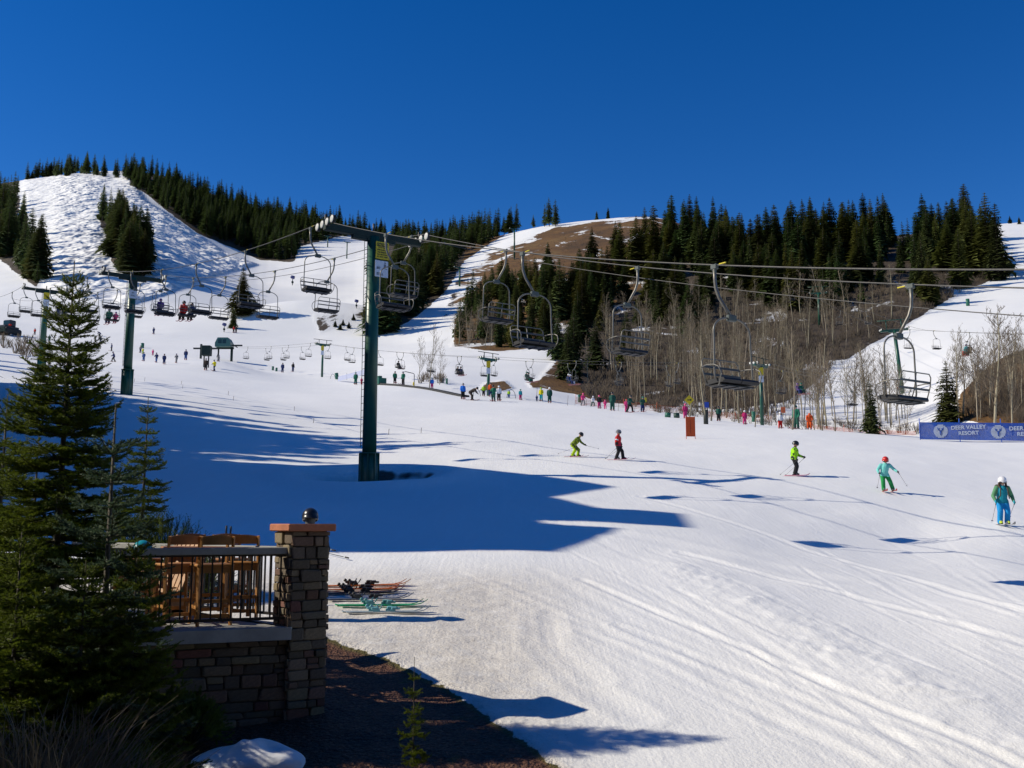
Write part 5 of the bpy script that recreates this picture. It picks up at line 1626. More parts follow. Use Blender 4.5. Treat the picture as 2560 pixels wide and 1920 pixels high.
# ---- skiers and instructors farther away: (label, px, py foot, height, heading, pose, jacket, trousers, helmet)
FOLK = [
    ('person in bright blue jacket and black trousers left of the crouched skier', 1157, 998, 1.78, (.3, -.95), 'stand', 'blue', 'black', 'grey'),
    ('person in black bent forward over their ski poles', 1180, 1001, 1.85, (.95, -.2), 'bend', 'brown', 'brown', 'black'),
    ('person in dark green suit standing beside one in white', 1234, 1004, 1.80, (-.3, -.95), 'ski', 'green', 'dkgreen', 'black'),
    ('person in white jacket and dark trousers beside the green-suited one', 1247, 1003, 1.68, (.2, -.95), 'stand', 'white', 'brown', 'white'),
    ('child in lime jacket behind the black-clad skier', 1209, 990, 1.35, (0, -1), 'stand', 'lime', 'black', 'white'),
    ('person in orange vest behind the tower foot', 1226, 992, 1.7, (0, -1), 'stand', 'orange', 'navy', 'black'),
    ('small child in lime standing inside a hoop arch', 1272, 996, 1.0, (0, -1), 'stand', 'lime', 'denim', 'blue'),
    ('child in green top and pink trousers alone on the snow', 1301, 1000, 1.25, (.3, -.9), 'stand', 'teal', 'magenta', 'green'),
    ('person in yellow jacket bending to a small child', 1353, 1002, 1.6, (-.3, -.9), 'stand', 'yellow', 'teal', 'lime'),
    ('toddler in navy sitting in the snow beside the yellow jacket', 1342, 1003, .75, (0, -1), 'stand', 'navy', 'navy', 'navy'),
    ('instructor in green suit and white helmet right of the yellow jacket', 1374, 1007, 1.8, (0, -1), 'stand', 'dkgreen', 'dkgreen', 'white'),
    ('child in pink jacket and grey trousers first in the lesson row', 1457, 1015, 1.45, (.4, -.9), 'stride', 'pink', 'grey', 'pink'),
    ('child in white and green with white helmet in the lesson row', 1482, 1017, 1.3, (.4, -.9), 'stride', 'white', 'dkgreen', 'white'),
    ('child in black jacket and magenta trousers in the lesson row', 1498, 1020, 1.4, (.2, -.9), 'stand', 'black', 'magenta', 'pink'),
    ('small child all in pink in the lesson row', 1513, 1022, 1.0, (0, -1), 'stride', 'pink', 'pink', 'pink'),
    ('tall instructor in dark green seen from behind in the lesson row', 1531, 1025, 1.85, (.2, .9), 'stand', 'dkgreen', 'dkgreen', 'black'),
    ('child in pink held by a skier in green and white', 1566, 1029, 1.25, (.2, -.9), 'stand', 'pink', 'pink', 'red'),
    ('skier in green and white jacket striding right', 1574, 1031, 1.7, (.7, -.7), 'stride', 'dkgreen', 'black', 'black'),
    ('skier in dark green alone near the orange netting', 1606, 1028, 1.6, (.3, -.9), 'ski', 'dkgreen', 'navy', 'green'),
    ('child in pink suit behind the orange panel', 1713, 1045, 1.35, (.2, -.9), 'stand', 'magenta', 'pink', 'pink'),
    ('child in green jacket left of the aspen trunks', 1797, 1053, 1.35, (-.3, -.9), 'stand', 'dkgreen', 'black', 'black'),
    ('small child in pink snow suit between the aspen trunks', 1862, 1061, 1.2, (0, -1), 'stand', 'magenta', 'pink', 'white'),
    ('child in white jacket and red trousers under the orange square', 1951, 1071, 1.3, (0, -1), 'stand', 'white', 'red', 'white'),
    ('tall person in green suit leaning back among the aspens', 1992, 1074, 1.85, (-.6, -.6), 'stand', 'green', 'dkgreen', 'dkgreen'),
    ('person in orange jacket bent over with legs apart', 2024, 1076, 1.55, (-.2, -.9), 'bend', 'orange', 'navy', 'orange'),
    ('person in green suit by the blue barrier behind the near tower', 889, 961, 1.75, (0, -1), 'stand', 'green', 'green', 'green'),
    ('person in green jacket by the conveyor start', 987, 959, 1.7, (.3, -.9), 'stand', 'green', 'black', 'black'),
    ('worker in green jacket with arms out by the conveyor arch', 1008, 963, 1.8, (-.5, -.8), 'stand', 'green', 'black', 'grey'),
    ('child in blue jacket and pink trousers below the bare trees', 1080, 972, 1.35, (0, -1), 'stand', 'blue', 'pink', 'teal'),
    ('small child in red beside the green suit', 904, 961, 1.0, (0, -1), 'stand', 'magenta', 'red', 'magenta'),
    ('distant skier in dark clothes left of two green drums', 706, 932, 1.75, (0, 1), 'stand', 'navy', 'navy', 'black'),
    ('distant skier in dark clothes on the snow bank edge', 732, 930, 1.7, (.3, .9), 'stand', 'black', 'navy', 'black'),
    ('distant skier in dark jacket in the open left of the terminal', 464, 902, 1.8, (.2, -.9), 'stand', 'navy', 'denim', 'navy'),
    ('distant skier standing wide below the terminal', 441, 909, 1.5, (0, -1), 'stride', 'grey', 'grey', 'navy'),
    ('distant skier in black beside the pale green flag', 410, 912, 1.6, (.3, -.9), 'stand', 'navy', 'navy', 'black'),
    ('distant skier in navy left of the pale green flag', 391, 908, 1.6, (0, -1), 'stride', 'navy', 'denim', 'navy'),
    ('distant skier in violet blue right of the tower', 359, 904, 1.5, (0, -1), 'stand', 'denim', 'denim', 'black'),
    ('distant child in pink on the far snow', 382, 889, 1.2, (0, -1), 'stand', 'pink', 'magenta', 'pink'),
    ('distant child in yellow under the green drum', 357, 885, 1.2, (0, -1), 'stand', 'yellow', 'lime', 'green'),
    ('distant skier in grey beside the green drum', 351, 882, 1.5, (0, -1), 'stand', 'grey', 'navy', 'grey'),
    ('distant skier crossing left of the tower foot', 284, 904, 1.7, (-.8, -.5), 'stride', 'navy', 'black', 'navy'),
    ('distant skier in navy between fir and tower', 252, 857, 1.7, (-.6, -.6), 'stride', 'navy', 'navy', 'navy'),
    ('distant skier bent low above another between fir and tower', 249, 840, 1.5, (-.6, -.6), 'bend', 'navy', 'black', 'navy'),
    ('distant skier half hidden by the fir tip', 279, 876, 1.6, (-.6, -.6), 'stand', 'navy', 'black', 'navy'),
    ('distant skier in green left of the fir', 123, 855, 1.7, (.4, -.8), 'ski', 'dkgreen', 'dkgreen', 'green'),
    ('distant skier in red by the bare saplings left of the fir', 87, 835, 1.5, (0, -1), 'stand', 'red', 'black', 'black'),
    ('tiny skier alone high on the open snow', 384, 836, 1.7, (0, -1), 'stand', 'navy', 'navy', 'navy'),
    ('tiny skier in red at the foot of the snow bank', 584, 833, 1.6, (0, -1), 'stand', 'red', 'black', 'red'),
    ('tiny skier in black at the foot of the snow bank', 590, 833, 1.7, (0, -1), 'stand', 'black', 'black', 'black'),
    ('worker in tan bib under the dark control box', 514, 924, 1.75, (.2, -.9), 'stand', 'brown', 'black', 'grey'),
    ('worker in yellow vest right of the control box', 536, 926, 1.7, (-.3, -.9), 'stride', 'yellow', 'navy', 'grey'),
    ('skier crouched in front of the terminal legs', 546, 905, 1.5, (0, -1), 'bend', 'grey', 'grey', 'black'),
]
for lab, px, py, h, hd, ps, jk, tr, he in FOLK:
    p = hit(px, py, 40)
    person(lab, p, yaw_to(*hd), ps, h, jk, tr, he, skis=(h > 1.1), group='people on the slopes', goggles=False)

# ---- riders on chairs: sit 0.02 above the seat
def rider(ch, dx, label, h, jk, tr, he, grp):
    k = ch.scale[0]
    rz = ch.rotation_euler.z
    R = Matrix.Rotation(rz, 3, 'Z')
    kk = h / 1.75
    p = Vector(ch.location) + R @ Vector(((dx - .30) * k, -.07 * k, (-2.74 + .0) * k + .06 * kk))
    person(label, p, rz, 'sit', h, jk, tr, he, group=grp, skis=True, goggles=False)
G = 'riders on the chairs'
rider(CH1[('f', 56.0)], -.28, 'rider in red jacket on the chair right of the second tower', 1.75, 'red', 'black', 'black', G)
rider(CH1[('f', 56.0)], .30, 'rider in dark jacket beside the red jacket', 1.6, 'navy', 'black', 'brown', G)
rider(CH1[('f', 79.0)], -.28, 'rider in green jacket on the chair left of the second tower', 1.75, 'green', 'navy', 'navy', G)
rider(CH1[('f', 79.0)], .30, 'small rider in pink beside the green jacket', 1.3, 'pink', 'magenta', 'purple', G)
rider(CH1[('f', 63.2)], 0.0, 'rider in purple jacket behind the second tower', 1.6, 'purple', 'navy', 'purple', G)
rider(CH1[('f', 103.0)], -.28, 'rider in dark blue far left beyond the fir', 1.7, 'navy', 'black', 'navy', G)
rider(CH1[('f', 103.0)], .28, 'second rider in dark blue far left beyond the fir', 1.7, 'navy', 'navy', 'yellow', G)
rider(CH2[(-1, 995)], 0.0, 'single rider on the basin lift right of the near tower', 1.7, 'black', 'black', 'black', G)
rider(CH2[(-1, 1140)], -.28, 'left rider of a dark pair on the basin lift before its tower', 1.7, 'navy', 'black', 'black', G)
rider(CH2[(-1, 1140)], .28, 'right rider of a dark pair on the basin lift before its tower', 1.7, 'black', 'brown', 'black', G)
rider(CH2[(-1, 1318)], -.28, 'left rider in green on the basin lift past its tower', 1.7, 'green', 'dkgreen', 'black', G)
rider(CH2[(-1, 1318)], .28, 'right rider in green on the basin lift past its tower', 1.7, 'dkgreen', 'green', 'green', G)
rider(CH2[(-1, 1420)], -.28, 'rider in white helmet and blue jacket on the basin lift by the trees', 1.7, 'denim', 'white', 'white', G)
rider(CH2[(-1, 1420)], .28, 'rider in dark blue beside the white helmet on the basin lift', 1.7, 'navy', 'navy', 'white', G)
rider(CH2[(-1, 1990)], -.28, 'rider in green on the basin lift among the right-hand aspens', 1.7, 'green', 'dkgreen', 'green', G)
rider(CH2[(-1, 1990)], .28, 'rider in purple on the basin lift among the right-hand aspens', 1.6, 'purple', 'navy', 'purple', G)
rider(CH3[(-1, 2427)], -.28, 'rider in teal on the right hillside lift over the snow', 1.7, 'teal', 'red', 'navy', G)
rider(CH3[(-1, 2427)], .28, 'rider in black on the right hillside lift over the snow', 1.7, 'black', 'black', 'black', G)

# ================================================================== PATIO (stone wall, pillar, railing, furniture)
STONE_M = [mat('stone_%d' % i, c, .85, var=.28, scale=7, bump=.5, bscale=18, objvar=.22) for i, c in enumerate(
    [(.20, .15, .095), (.12, .092, .062), (.23, .17, .10), (.085, .068, .05), (.17, .105, .07), (.135, .108, .075), (.15, .072, .05)])]
M_MORTAR = mat('mortar', (.07, .062, .052), .95, var=.3, scale=15)
M_CAP = mat('red_sandstone', (.46, .165, .085), .8, var=.22, scale=5, bump=.3, bscale=30)
M_CONC = mat('concrete', (.36, .35, .325), .85, var=.2, scale=3.5, bump=.2, bscale=40)
M_RAILTOP = mat('grey_rail_cap', (.30, .295, .27), .7, var=.14, scale=6, bump=.15, bscale=30)
M_BRONZE = mat('dark_bronze', (.022, .018, .016), .5, metal=.3, var=.2, scale=8)
M_WOOD = mat('honey_wood', (.42, .175, .036), .55, var=.25, scale=5, bump=.15, bscale=40, col2=(.50, .23, .055))
M_WOODD = mat('brown_wood', (.30, .125, .045), .6, var=.25, scale=5, bump=.15, bscale=40)
stone_unit = []
for k in range(6):
    r_ = random.Random(900 + k)
    m = MB(); m.rbox((0, 0, 0), (1, 1, 1), .10)
    vs = []
    for v in m.v:
        vs.append(tuple(c + r_.uniform(-.035, .035) for c in v))
    m.v = [tuple(c + r_.uniform(-.03, .03) for c in v) for v in vs]
    stone_unit.append(m)
stone_mesh = [[u.mesh('stone', sm) for sm in STONE_M] for u in stone_unit]
RS = random.Random(41)
def stone(parent, c, size, rot):
    o = bpy.data.objects.new('stone', stone_mesh[RS.randrange(6)][RS.choice([0, 0, 1, 1, 2, 3, 4, 5, 5, 6])])
    COL.objects.link(o); o.parent = parent
    o.matrix_local = Matrix.LocRotScale(c, (rot @ Matrix.Rotation(RS.uniform(-.02, .02), 3, 'Y')).to_quaternion(), Vector(size))
    return o
def lay_face(parent, origin, ux, n, width, z0, z1, hmin, hmax, wmin, wmax, depth):
    """courses of stone on a face; origin = lower left corner seen from outside, ux along face, n outward"""
    rot = Matrix((ux, -n, Vector((0, 0, 1)))).transposed()
    z = z0
    while z < z1 - .03:
        h = min(RS.uniform(hmin, hmax), z1 - z)
        if z1 - z - h < .05: h = z1 - z
        x = 0.0
        while x < width - .02:
            w = RS.uniform(wmin, wmax)
            if width - x - w < wmin * .7: w = width - x
            split = h > .12 and w < .2 and RS.random() < .35
            parts = [(z, h)] if not split else [(z, h * .45), (z + h * .45, h * .55)]
            for zz, hh in parts:
                pr = RS.uniform(-.016, .022)
                stone(parent, origin + ux * (x + w / 2) + n * (pr - depth / 2 + .012) + Vector((0, 0, zz + hh / 2)), (w - .012, depth, hh - .012), rot)
            x += w
        z += h
U_P = Vector((math.cos(math.radians(35)), math.sin(math.radians(35)), 0)); N_P = Vector((U_P.y, -U_P.x, 0))
U_W = Vector((math.cos(math.radians(22)), math.sin(math.radians(22)), 0)); N_W = Vector((U_W.y, -U_W.x, 0))
C0 = at(723, 1560, 12.66); C0.z = 0
SIDE = .50
pc = C0 + U_P * (SIDE / 2) - N_P * (SIDE / 2)
zb = gz(pc.x, pc.y) - .25
CAP_B = -.075; CAP_T = .018
pil = empty('stone_pillar', (pc.x, pc.y, zb))
rotP = Matrix((U_P, -N_P, Vector((0, 0, 1)))).transposed()
m = MB(); m.box((0, 0, (CAP_B - zb) / 2), (SIDE - .05, SIDE - .05, CAP_B - zb), rotP); m.build('core', M_MORTAR, pil)
faces = [(U_P, N_P), (-N_P, U_P), (-U_P, -N_P), (N_P, -U_P)]
for ux, n in faces:
    org = n * (SIDE / 2) - ux * (SIDE / 2) 
    lay_face(pil, org + ux * (0.0), ux, n, SIDE, 0.0, CAP_B - zb, .075, .16, .11, .30, .06)
m = MB(); m.rbox((0, 0, (CAP_B + CAP_T) / 2 - zb), (.64, .64, CAP_T - CAP_B), .012, rotP); m.build('cap', M_CAP, pil)
tag(pil, 'square stone pillar with red sandstone cap at the patio corner', 'pillar')

# deck slab and the stone wall under it
DECK = -1.24
E0 = C0 + U_P * .02 + N_W * -.02
E0.z = 0
WL = 1.95
Bp = E0 - U_W * WL
back_dir = Vector((-.76, .65, 0)).normalized()
Cp = pc + back_dir * 6.2
Dp = Bp + Vector((-2.6, 6.0, 0))
sl = MB()
poly = [Bp + N_W * .07, E0 + N_W * .07, E0 + U_W * .12 - N_W * .3, Cp, Dp]
poly = [(p.x, p.y) for p in poly]
sl.prism(poly, DECK - .15, DECK)
deck = sl.build('patio_deck', M_CONC)
tag(deck, 'concrete patio slab with thick front edge', 'patio', kind='structure')
wl = empty('patio_wall', (Bp.x, Bp.y, 0))
wz0 = min(gz(Bp.x, Bp.y), gz(E0.x, E0.y)) - .2
m = MB()
rotW = Matrix((U_W, -N_W, Vector((0, 0, 1)))).transposed()
m.box(U_W * (WL / 2) - N_W * .16 + Vector((0, 0, (wz0 + DECK - .152) / 2)), (WL, .22, DECK - .152 - wz0), rotW)
m.build('core', M_MORTAR, wl)
lay_face(wl, -N_W * .03, U_W, N_W, WL - .01, wz0, DECK - .155, .07, .19, .14, .50, .06)
tag(wl, 'dark stone wall below the patio slab', 'wall')

# railing: front run and the run that goes back from the pillar
def railing(a, b, label, spacing=.118):
    d = (b - a); L = d.length; d.normalize()
    n = Vector((d.y, -d.x, 0))
    rot = Matrix((d, -n, Vector((0, 0, 1)))).transposed()
    root = empty('patio_railing', (a.x, a.y, DECK))
    m = MB(); m.rbox(d * (L / 2) + Vector((0, 0, .925)), (L, .17, .085), .008, rot); m.build('top_rail', M_RAILTOP, root)
    m = MB(); m.box(d * (L / 2) + Vector((0, 0, .875)), (L, .04, .03), rot); m.build('upper_bar', M_BRONZE, root)
    m = MB(); m.box(d * (L / 2) + Vector((0, 0, .10)), (L, .035, .035), rot); m.build('bottom_rail', M_BRONZE, root)
    bar = MB(); bar.box((0, 0, 0), (.019, .019, .745), rot)
    bm = bar.mesh('baluster', M_BRONZE)
    k = int(L / spacing)
    for i in range(k):
        o = bpy.data.objects.new('baluster', bm); COL.objects.link(o); o.parent = root
        p = d * (spacing * (i + .5)); o.location = (p.x, p.y, .49)
    tag(root, label, 'railing')
    return root
railing(Bp + U_W * .0 - N_W * .10, E0 - N_W * .10 - U_W * .02, 'dark baluster railing with grey top along the patio front')
railing(pc + back_dir * .36, pc + back_dir * 6.0, 'dark baluster railing along the far side of the patio')

# ---- bar chairs (face +Y), table, reclining chair
def bar_chair(loc, rz, label, material):
    r = empty('bar_chair', loc, rz)
    W, D, SH, BH = .40, .38, .74, 1.10
    legm = []
    for s in (-1, 1):
        m = MB()   # rear leg runs up into the back post, raked
        x = s * W / 2
        prof = [(x, -D / 2 - .05, 0), (x, -D / 2, .55), (x, -D / 2 - .01, SH), (x * .97, -D / 2 - .10, BH)]
        for a, b in zip(prof[:-1], prof[1:]):
            pass
        m.tube(prof, [.024, .024, .024, .020], 4, smooth=False); m.build('rear_leg', material, r)
        m = MB(); m.tube([(x * 1.06, D / 2 + .03, 0), (x, D / 2, SH - .02)], .022, 4, smooth=False); m.build('front_leg', material, r)
    seat = MB(); seat.rbox((0, 0, SH), (W + .06, D + .06, .035), .01)
    seat.build('seat', material, r)
    ap = MB(); ap.box((0, -D / 2, SH - .06), (W, .022, .07)); ap.build('apron', material, r)
    ap = MB(); ap.box((0, D / 2, SH - .06), (W, .022, .07)); ap.build('apron', material, r)
    for z in (.30, .12):
        for y in (-D / 2 - .03, D / 2 + .02):
            m = MB(); m.box((0, y, z + (.05 if y > 0 else 0)), (W, .02, .045)); m.build('rung', material, r)
    for s in (-1, 1):
        m = MB(); m.box((s * W / 2, 0, .22), (.02, D, .04)); m.build('rung', material, r)
    # curved top slat and one lower slat
    for z, hh in ((BH - .055, .10), (.93, .05)):
        m = MB(); n = 8; vs = []; fs = []
        for i in range(n + 1):
            f = i / n; x = (f - .5) * W
            y = -D / 2 - .085 + (BH - z) * .25 - .025 * math.sin(f * math.pi)
            crown = .022 * math.sin(f * math.pi) if hh > .08 else 0
            vs += [(x, y - .01, z - hh / 2), (x, y + .01, z - hh / 2), (x, y + .01, z + hh / 2 + crown), (x, y - .01, z + hh / 2 + crown)]
        for i in range(n):
            o = i * 4
            for a, b in ((0, 1), (1, 2), (2, 3), (3, 0)): fs.append((o + a, o + 4 + a, o + 4 + b, o + b))
        fs += [(0, 1, 2, 3), (4 * n + 3, 4 * n + 2, 4 * n + 1, 4 * n)]
        m.add(vs, fs); m.build('back_slat', material, r)
    tag(r, label, 'chair', 'bar chairs on the patio')
    return r
def on_deck(px, d):
    X, _ = ray(px, 1450); return Vector((X * d, d, DECK))
YW = math.atan2(U_W.y, U_W.x)
bar_chair(on_deck(529, 13.0), YW + .10, 'honey wood bar chair nearest the railing, in the middle', M_WOOD)
bar_chair(on_deck(604, 13.75), YW - .12, 'honey wood bar chair closest to the stone pillar', M_WOOD)
bar_chair(on_deck(440, 13.2), YW + .25, 'honey wood bar chair at the left beside the reclining chair', M_WOOD)
bar_chair(on_deck(470, 15.0), YW + 3.0, 'brown bar chair on the far side of the table, left', M_WOODD)
bar_chair(on_deck(575, 15.2), YW + 3.3, 'brown bar chair on the far side of the table, right', M_WOODD)
tb = empty('bar_table', on_deck(520, 14.2), YW)
m = MB(); m.rbox((0, 0, .93), (1.25, .75, .04), .01); m.build('table_top', M_WOODD, tb)
for sx in (-1, 1):
    for sy in (-1, 1):
        m = MB(); m.box((sx * .52, sy * .30, .455), (.055, .055, .91)); m.build('leg', M_WOODD, tb)
tag(tb, 'brown wooden bar table between the bar chairs', 'table')
def adirondack(loc, rz, label):
    r = empty('reclining_chair', loc, rz)
    tilt = math.radians(24)
    R = Matrix.Rotation(tilt, 3, 'X')
    for i in range(6):
        x = (i - 2.5) * .088
        m = MB(); m.rbox((x, -.18 - .38 * math.sin(tilt), .62 + .02), (.078, .02, .82 - .03 * abs(i - 2.5)), .006, R); m.build('back_slat', M_WOOD, r)
    for i in range(5):
        m = MB(); m.rbox((0, -.08 + i * .10, .40 + i * .018), (.54, .085, .02), .006); m.build('seat_slat', M_WOOD, r)
    for s in (-1, 1):
        m = MB(); m.rbox((s * .33, .08, .60), (.12, .66, .022), .008); m.build('armrest', M_WOOD, r)
        m = MB(); m.box((s * .31, .36, .30), (.03, .09, .60)); m.build('front_leg', M_WOOD, r)
        m = MB(); m.box((s * .26, .05, .27), (.03, .95, .10), Matrix.Rotation(math.radians(22), 3, 'X')); m.build('side_rail', M_WOOD, r)
    tag(r, label, 'chair')
adirondack(on_deck(392, 13.9), YW + 2.2, 'reclining slatted wood chair half hidden by the fir branches')
# helmet left on the table end, poles stuck in the snow behind the patio
hm = bpy.data.objects.new('ski_helmet', helmet_mesh()); COL.objects.link(hm)
hm.location = on_deck(352, 13.4) + Vector((0, 0, .90)); slot_set(hm, [mat('helmet_teal', (.10, .42, .50), .3, var=.15)])
tag(hm, 'pale teal ski helmet lying by the railing among the branches', 'helmet')
st_ = empty('side_table', on_deck(352, 13.4), .3)
m = MB(); m.rbox((0, 0, .80), (.5, .5, .035), .01); m.build('table_top', M_WOODD, st_)
for sx in (-1, 1):
    for sy in (-1, 1):
        m = MB(); m.box((sx * .2, sy * .2, .39), (.04, .04, .79)); m.build('leg', M_WOODD, st_)
tag(st_, 'small wooden side table carrying the teal helmet', 'table')

def loose_pole(a, b, label, group):
    r = empty('ski_pole', (0, 0, 0)); a = Vector(a); b = Vector(b)
    r.location = b
    a = a - b; d = -a.normalized()
    m = MB(); m.tube([a, (0, 0, 0)], [.009, .006], 6); m.build('shaft', M_BLOCK, r)
    m = MB(); m.tube([a - d * .06, a + d * .09], .018, 8); m.build('grip', GLOVE, r)
    m = MB(); m.tube([a + d * .09, a + d * .13], .014, 8); m.build('collar', M_WHITE, r)
    m = MB(); m.tube([-d * .08, -d * .06], .04, 10); m.build('basket', M_RUBBER, r)
    tag(r, label, 'ski pole', group)
for i, px in enumerate((566, 577)):
    g_ = spot(px + 4, 18.8)
    loose_pole(at(px, 1322 + 2 * i, 18.8), g_, ('left' if i == 0 else 'right') + ' ski pole of the pair standing behind the bar chairs', 'poles standing behind the patio')
for i, (pa, pb) in enumerate((((835, 1380), (700, 1352)), ((868, 1398), (720, 1362)))):
    p = hit(*pa); q = hit(pb[0], pb[1])
    loose_pole(p + Vector((0, 0, .06)), q + Vector((0, 0, .04)), ('upper' if i == 0 else 'lower') + ' ski pole lying on the snow right of the pillar', 'poles lying on the snow')

# person standing behind the pillar: only the black helmet shows above the cap
pb_ = spot(781, 17.6)
person('person in dark jacket and black helmet standing behind the stone pillar', pb_, yaw_to(-.2, .98), 'stand', (at(781, 1281, 17.6).z - pb_.z) * 1.005, 'black', 'black', 'black', skis=False, group='people by the patio', goggles=True, skin=mat('grey_balaclava', (.10, .10, .10), .8, var=.3, scale=30))

# ---- skis lying on the snow beyond the patio: pairs with bindings
def ski_pair(loc, rz, length, topcol, label, boots_col=(.03, .03, .03), gap=.14):
    """two skis lying parallel; each ski a part with its binding"""
    r = empty('ski_pair', loc, rz)
    k = length / 1.61
    tm = mat('ski_top_' + label.split()[0] + '_' + label.split()[1], topcol, .35, var=.25, scale=5)
    bmx = mat('binding_' + label.split()[0] + '_' + label.split()[1], boots_col, .5, var=.3, scale=12)
    for s in (-1, 1):
        o = bpy.data.objects.new('ski', ski_mesh()); COL.objects.link(o); o.parent = r
        o.location = (s * gap / 2, s * .05, 0.03); o.scale = (1.15, k, 1.0)
        slot_set(o, [tm, bmx])
        m = MB()
        m.rbox((0, .17, .070), (.065, .11, .055), .015); m.rbox((0, .24, .06), (.05, .07, .035), .01)
        b1 = m.build('toe_binding', bmx, o); b1.location = (0, 0, 0)
        m = MB()
        m.rbox((0, -.20, .070), (.06, .14, .055), .015); m.rbox((0, -.27, .105), (.045, .05, .06), .012, Matrix.Rotation(-.5, 3, 'X')); m.tube([(-.03, -.10, .06), (-.03, -.06, .13), (.03, -.06, .13), (.03, -.10, .06)], .008, 5)
        m.build('heel_binding', bmx, o)
    tag(r, label, 'skis', 'skis lying on the snow')
    return r
SK = [((905, 1466), 1.75, (.78, .19, .012), 'bright orange skis lying farthest from the patio', (.02, .02, .022)),
      ((890, 1476), 1.75, (.70, .16, .015), 'orange skis lying second in the row', (.02, .02, .022)),
      ((895, 1484), 1.6, (.035, .035, .05), 'black skis lying between the orange and green ones', (.02, .02, .022)),
      ((915, 1500), 1.6, (.10, .13, .20), 'slate blue skis lying half in shade', (.03, .03, .035)),
      ((946, 1516), 1.62, (.02, .42, .16), 'green skis with pale tips in the pillar shade', (.10, .28, .30)),
      ((958, 1533), 1.5, (.45, .52, .55), 'white silver skis lying nearest the patio', (.16, .42, .46))]
for (px, py), L, c, lab, bc in SK:
    p = hit(px, py)
    o = ski_pair(p, yaw_to(.985, .02 if 'orange' in lab else -.03), L, c, lab, bc, gap=.13)
    # lie on the local slope
    zx = (gz(p.x + .6, p.y) - gz(p.x - .6, p.y)) / 1.2
    o.rotation_euler = (0, 0, o.rotation_euler.z)
    o.rotation_euler.x = math.atan(zx)

# ================================================================== NEAR FIRS, SHRUBS, LODGE
M_FIR = mat('fir_needles', (0.095, 0.145, 0.014), 0.6, var=0.4, scale=3.0, spec=0.15, transl=0.4, col2=(0.165, 0.205, 0.020))
M_SPRUCE = mat('spruce_needles', (0.055, 0.105, 0.050), 0.6, var=0.35, scale=3.0, spec=0.2, transl=0.3, col2=(0.12, 0.17, 0.09))
M_TWIGB = mat('fir_twig', (0.055, 0.055, 0.022), 0.85, var=0.3, scale=12)
M_FIRBARK = mat('fir_bark', (0.085, 0.072, 0.055), 0.9, var=0.4, scale=10, bump=0.6, bscale=30)

class Needles:
    def __init__(s, seed): s.P = []; s.rng = np.random.RandomState(seed)
    def twig(s, pts, dens, nl, wid, flat=0.55):
        """needles along a polyline: triangles"""
        rng = s.rng
        pts = np.array([tuple(p) for p in pts])
        for a, b in zip(pts[:-1], pts[1:]):
            d = b - a; L = np.linalg.norm(d)
            if L < 1e-5: continue
            d = d / L
            n = max(2, int(L * dens))
            t = rng.rand(n)[:, None]
            base = a + d * (t * L)
            up = np.array([0, 0, 1.0])
            sd = np.cross(d, up); ln = np.linalg.norm(sd)
            sd = sd / ln if ln > 1e-3 else np.array([1.0, 0, 0])
            uu = np.cross(sd, d)
            ang = rng.rand(n) * 2 * np.pi
            rad = sd * np.cos(ang)[:, None] + uu * (np.sin(ang) * flat + (0.35 if flat < .9 else 0))[:, None]
            rad /= np.linalg.norm(rad, axis=1)[:, None] + 1e-9
            nd = d * (0.55 + .3 * rng.rand(n))[:, None] + rad
            nd /= np.linalg.norm(nd, axis=1)[:, None]
            ln_ = nl * (0.7 + .5 * rng.rand(n))[:, None]
            w = np.cross(nd, d); w /= np.linalg.norm(w, axis=1)[:, None] + 1e-9
            tri = np.stack([base - w * wid * .5, base + w * wid * .5, base + nd * ln_], 1)
            s.P.append(tri)
    def mesh(s, name, m):
        T = np.concatenate(s.P).reshape(-1, 3)
        nf = len(T) // 3
        me = bpy.data.meshes.new(name)
        me.vertices.add(len(T)); me.vertices.foreach_set('co', T.ravel())
        me.loops.add(nf * 3); me.loops.foreach_set('vertex_index', np.arange(nf * 3, dtype=np.int32))
        me.polygons.add(nf); me.polygons.foreach_set('loop_start', (np.arange(nf) * 3).astype(np.int32))
        me.update(calc_edges=True)
        me.materials.append(m)
        return me
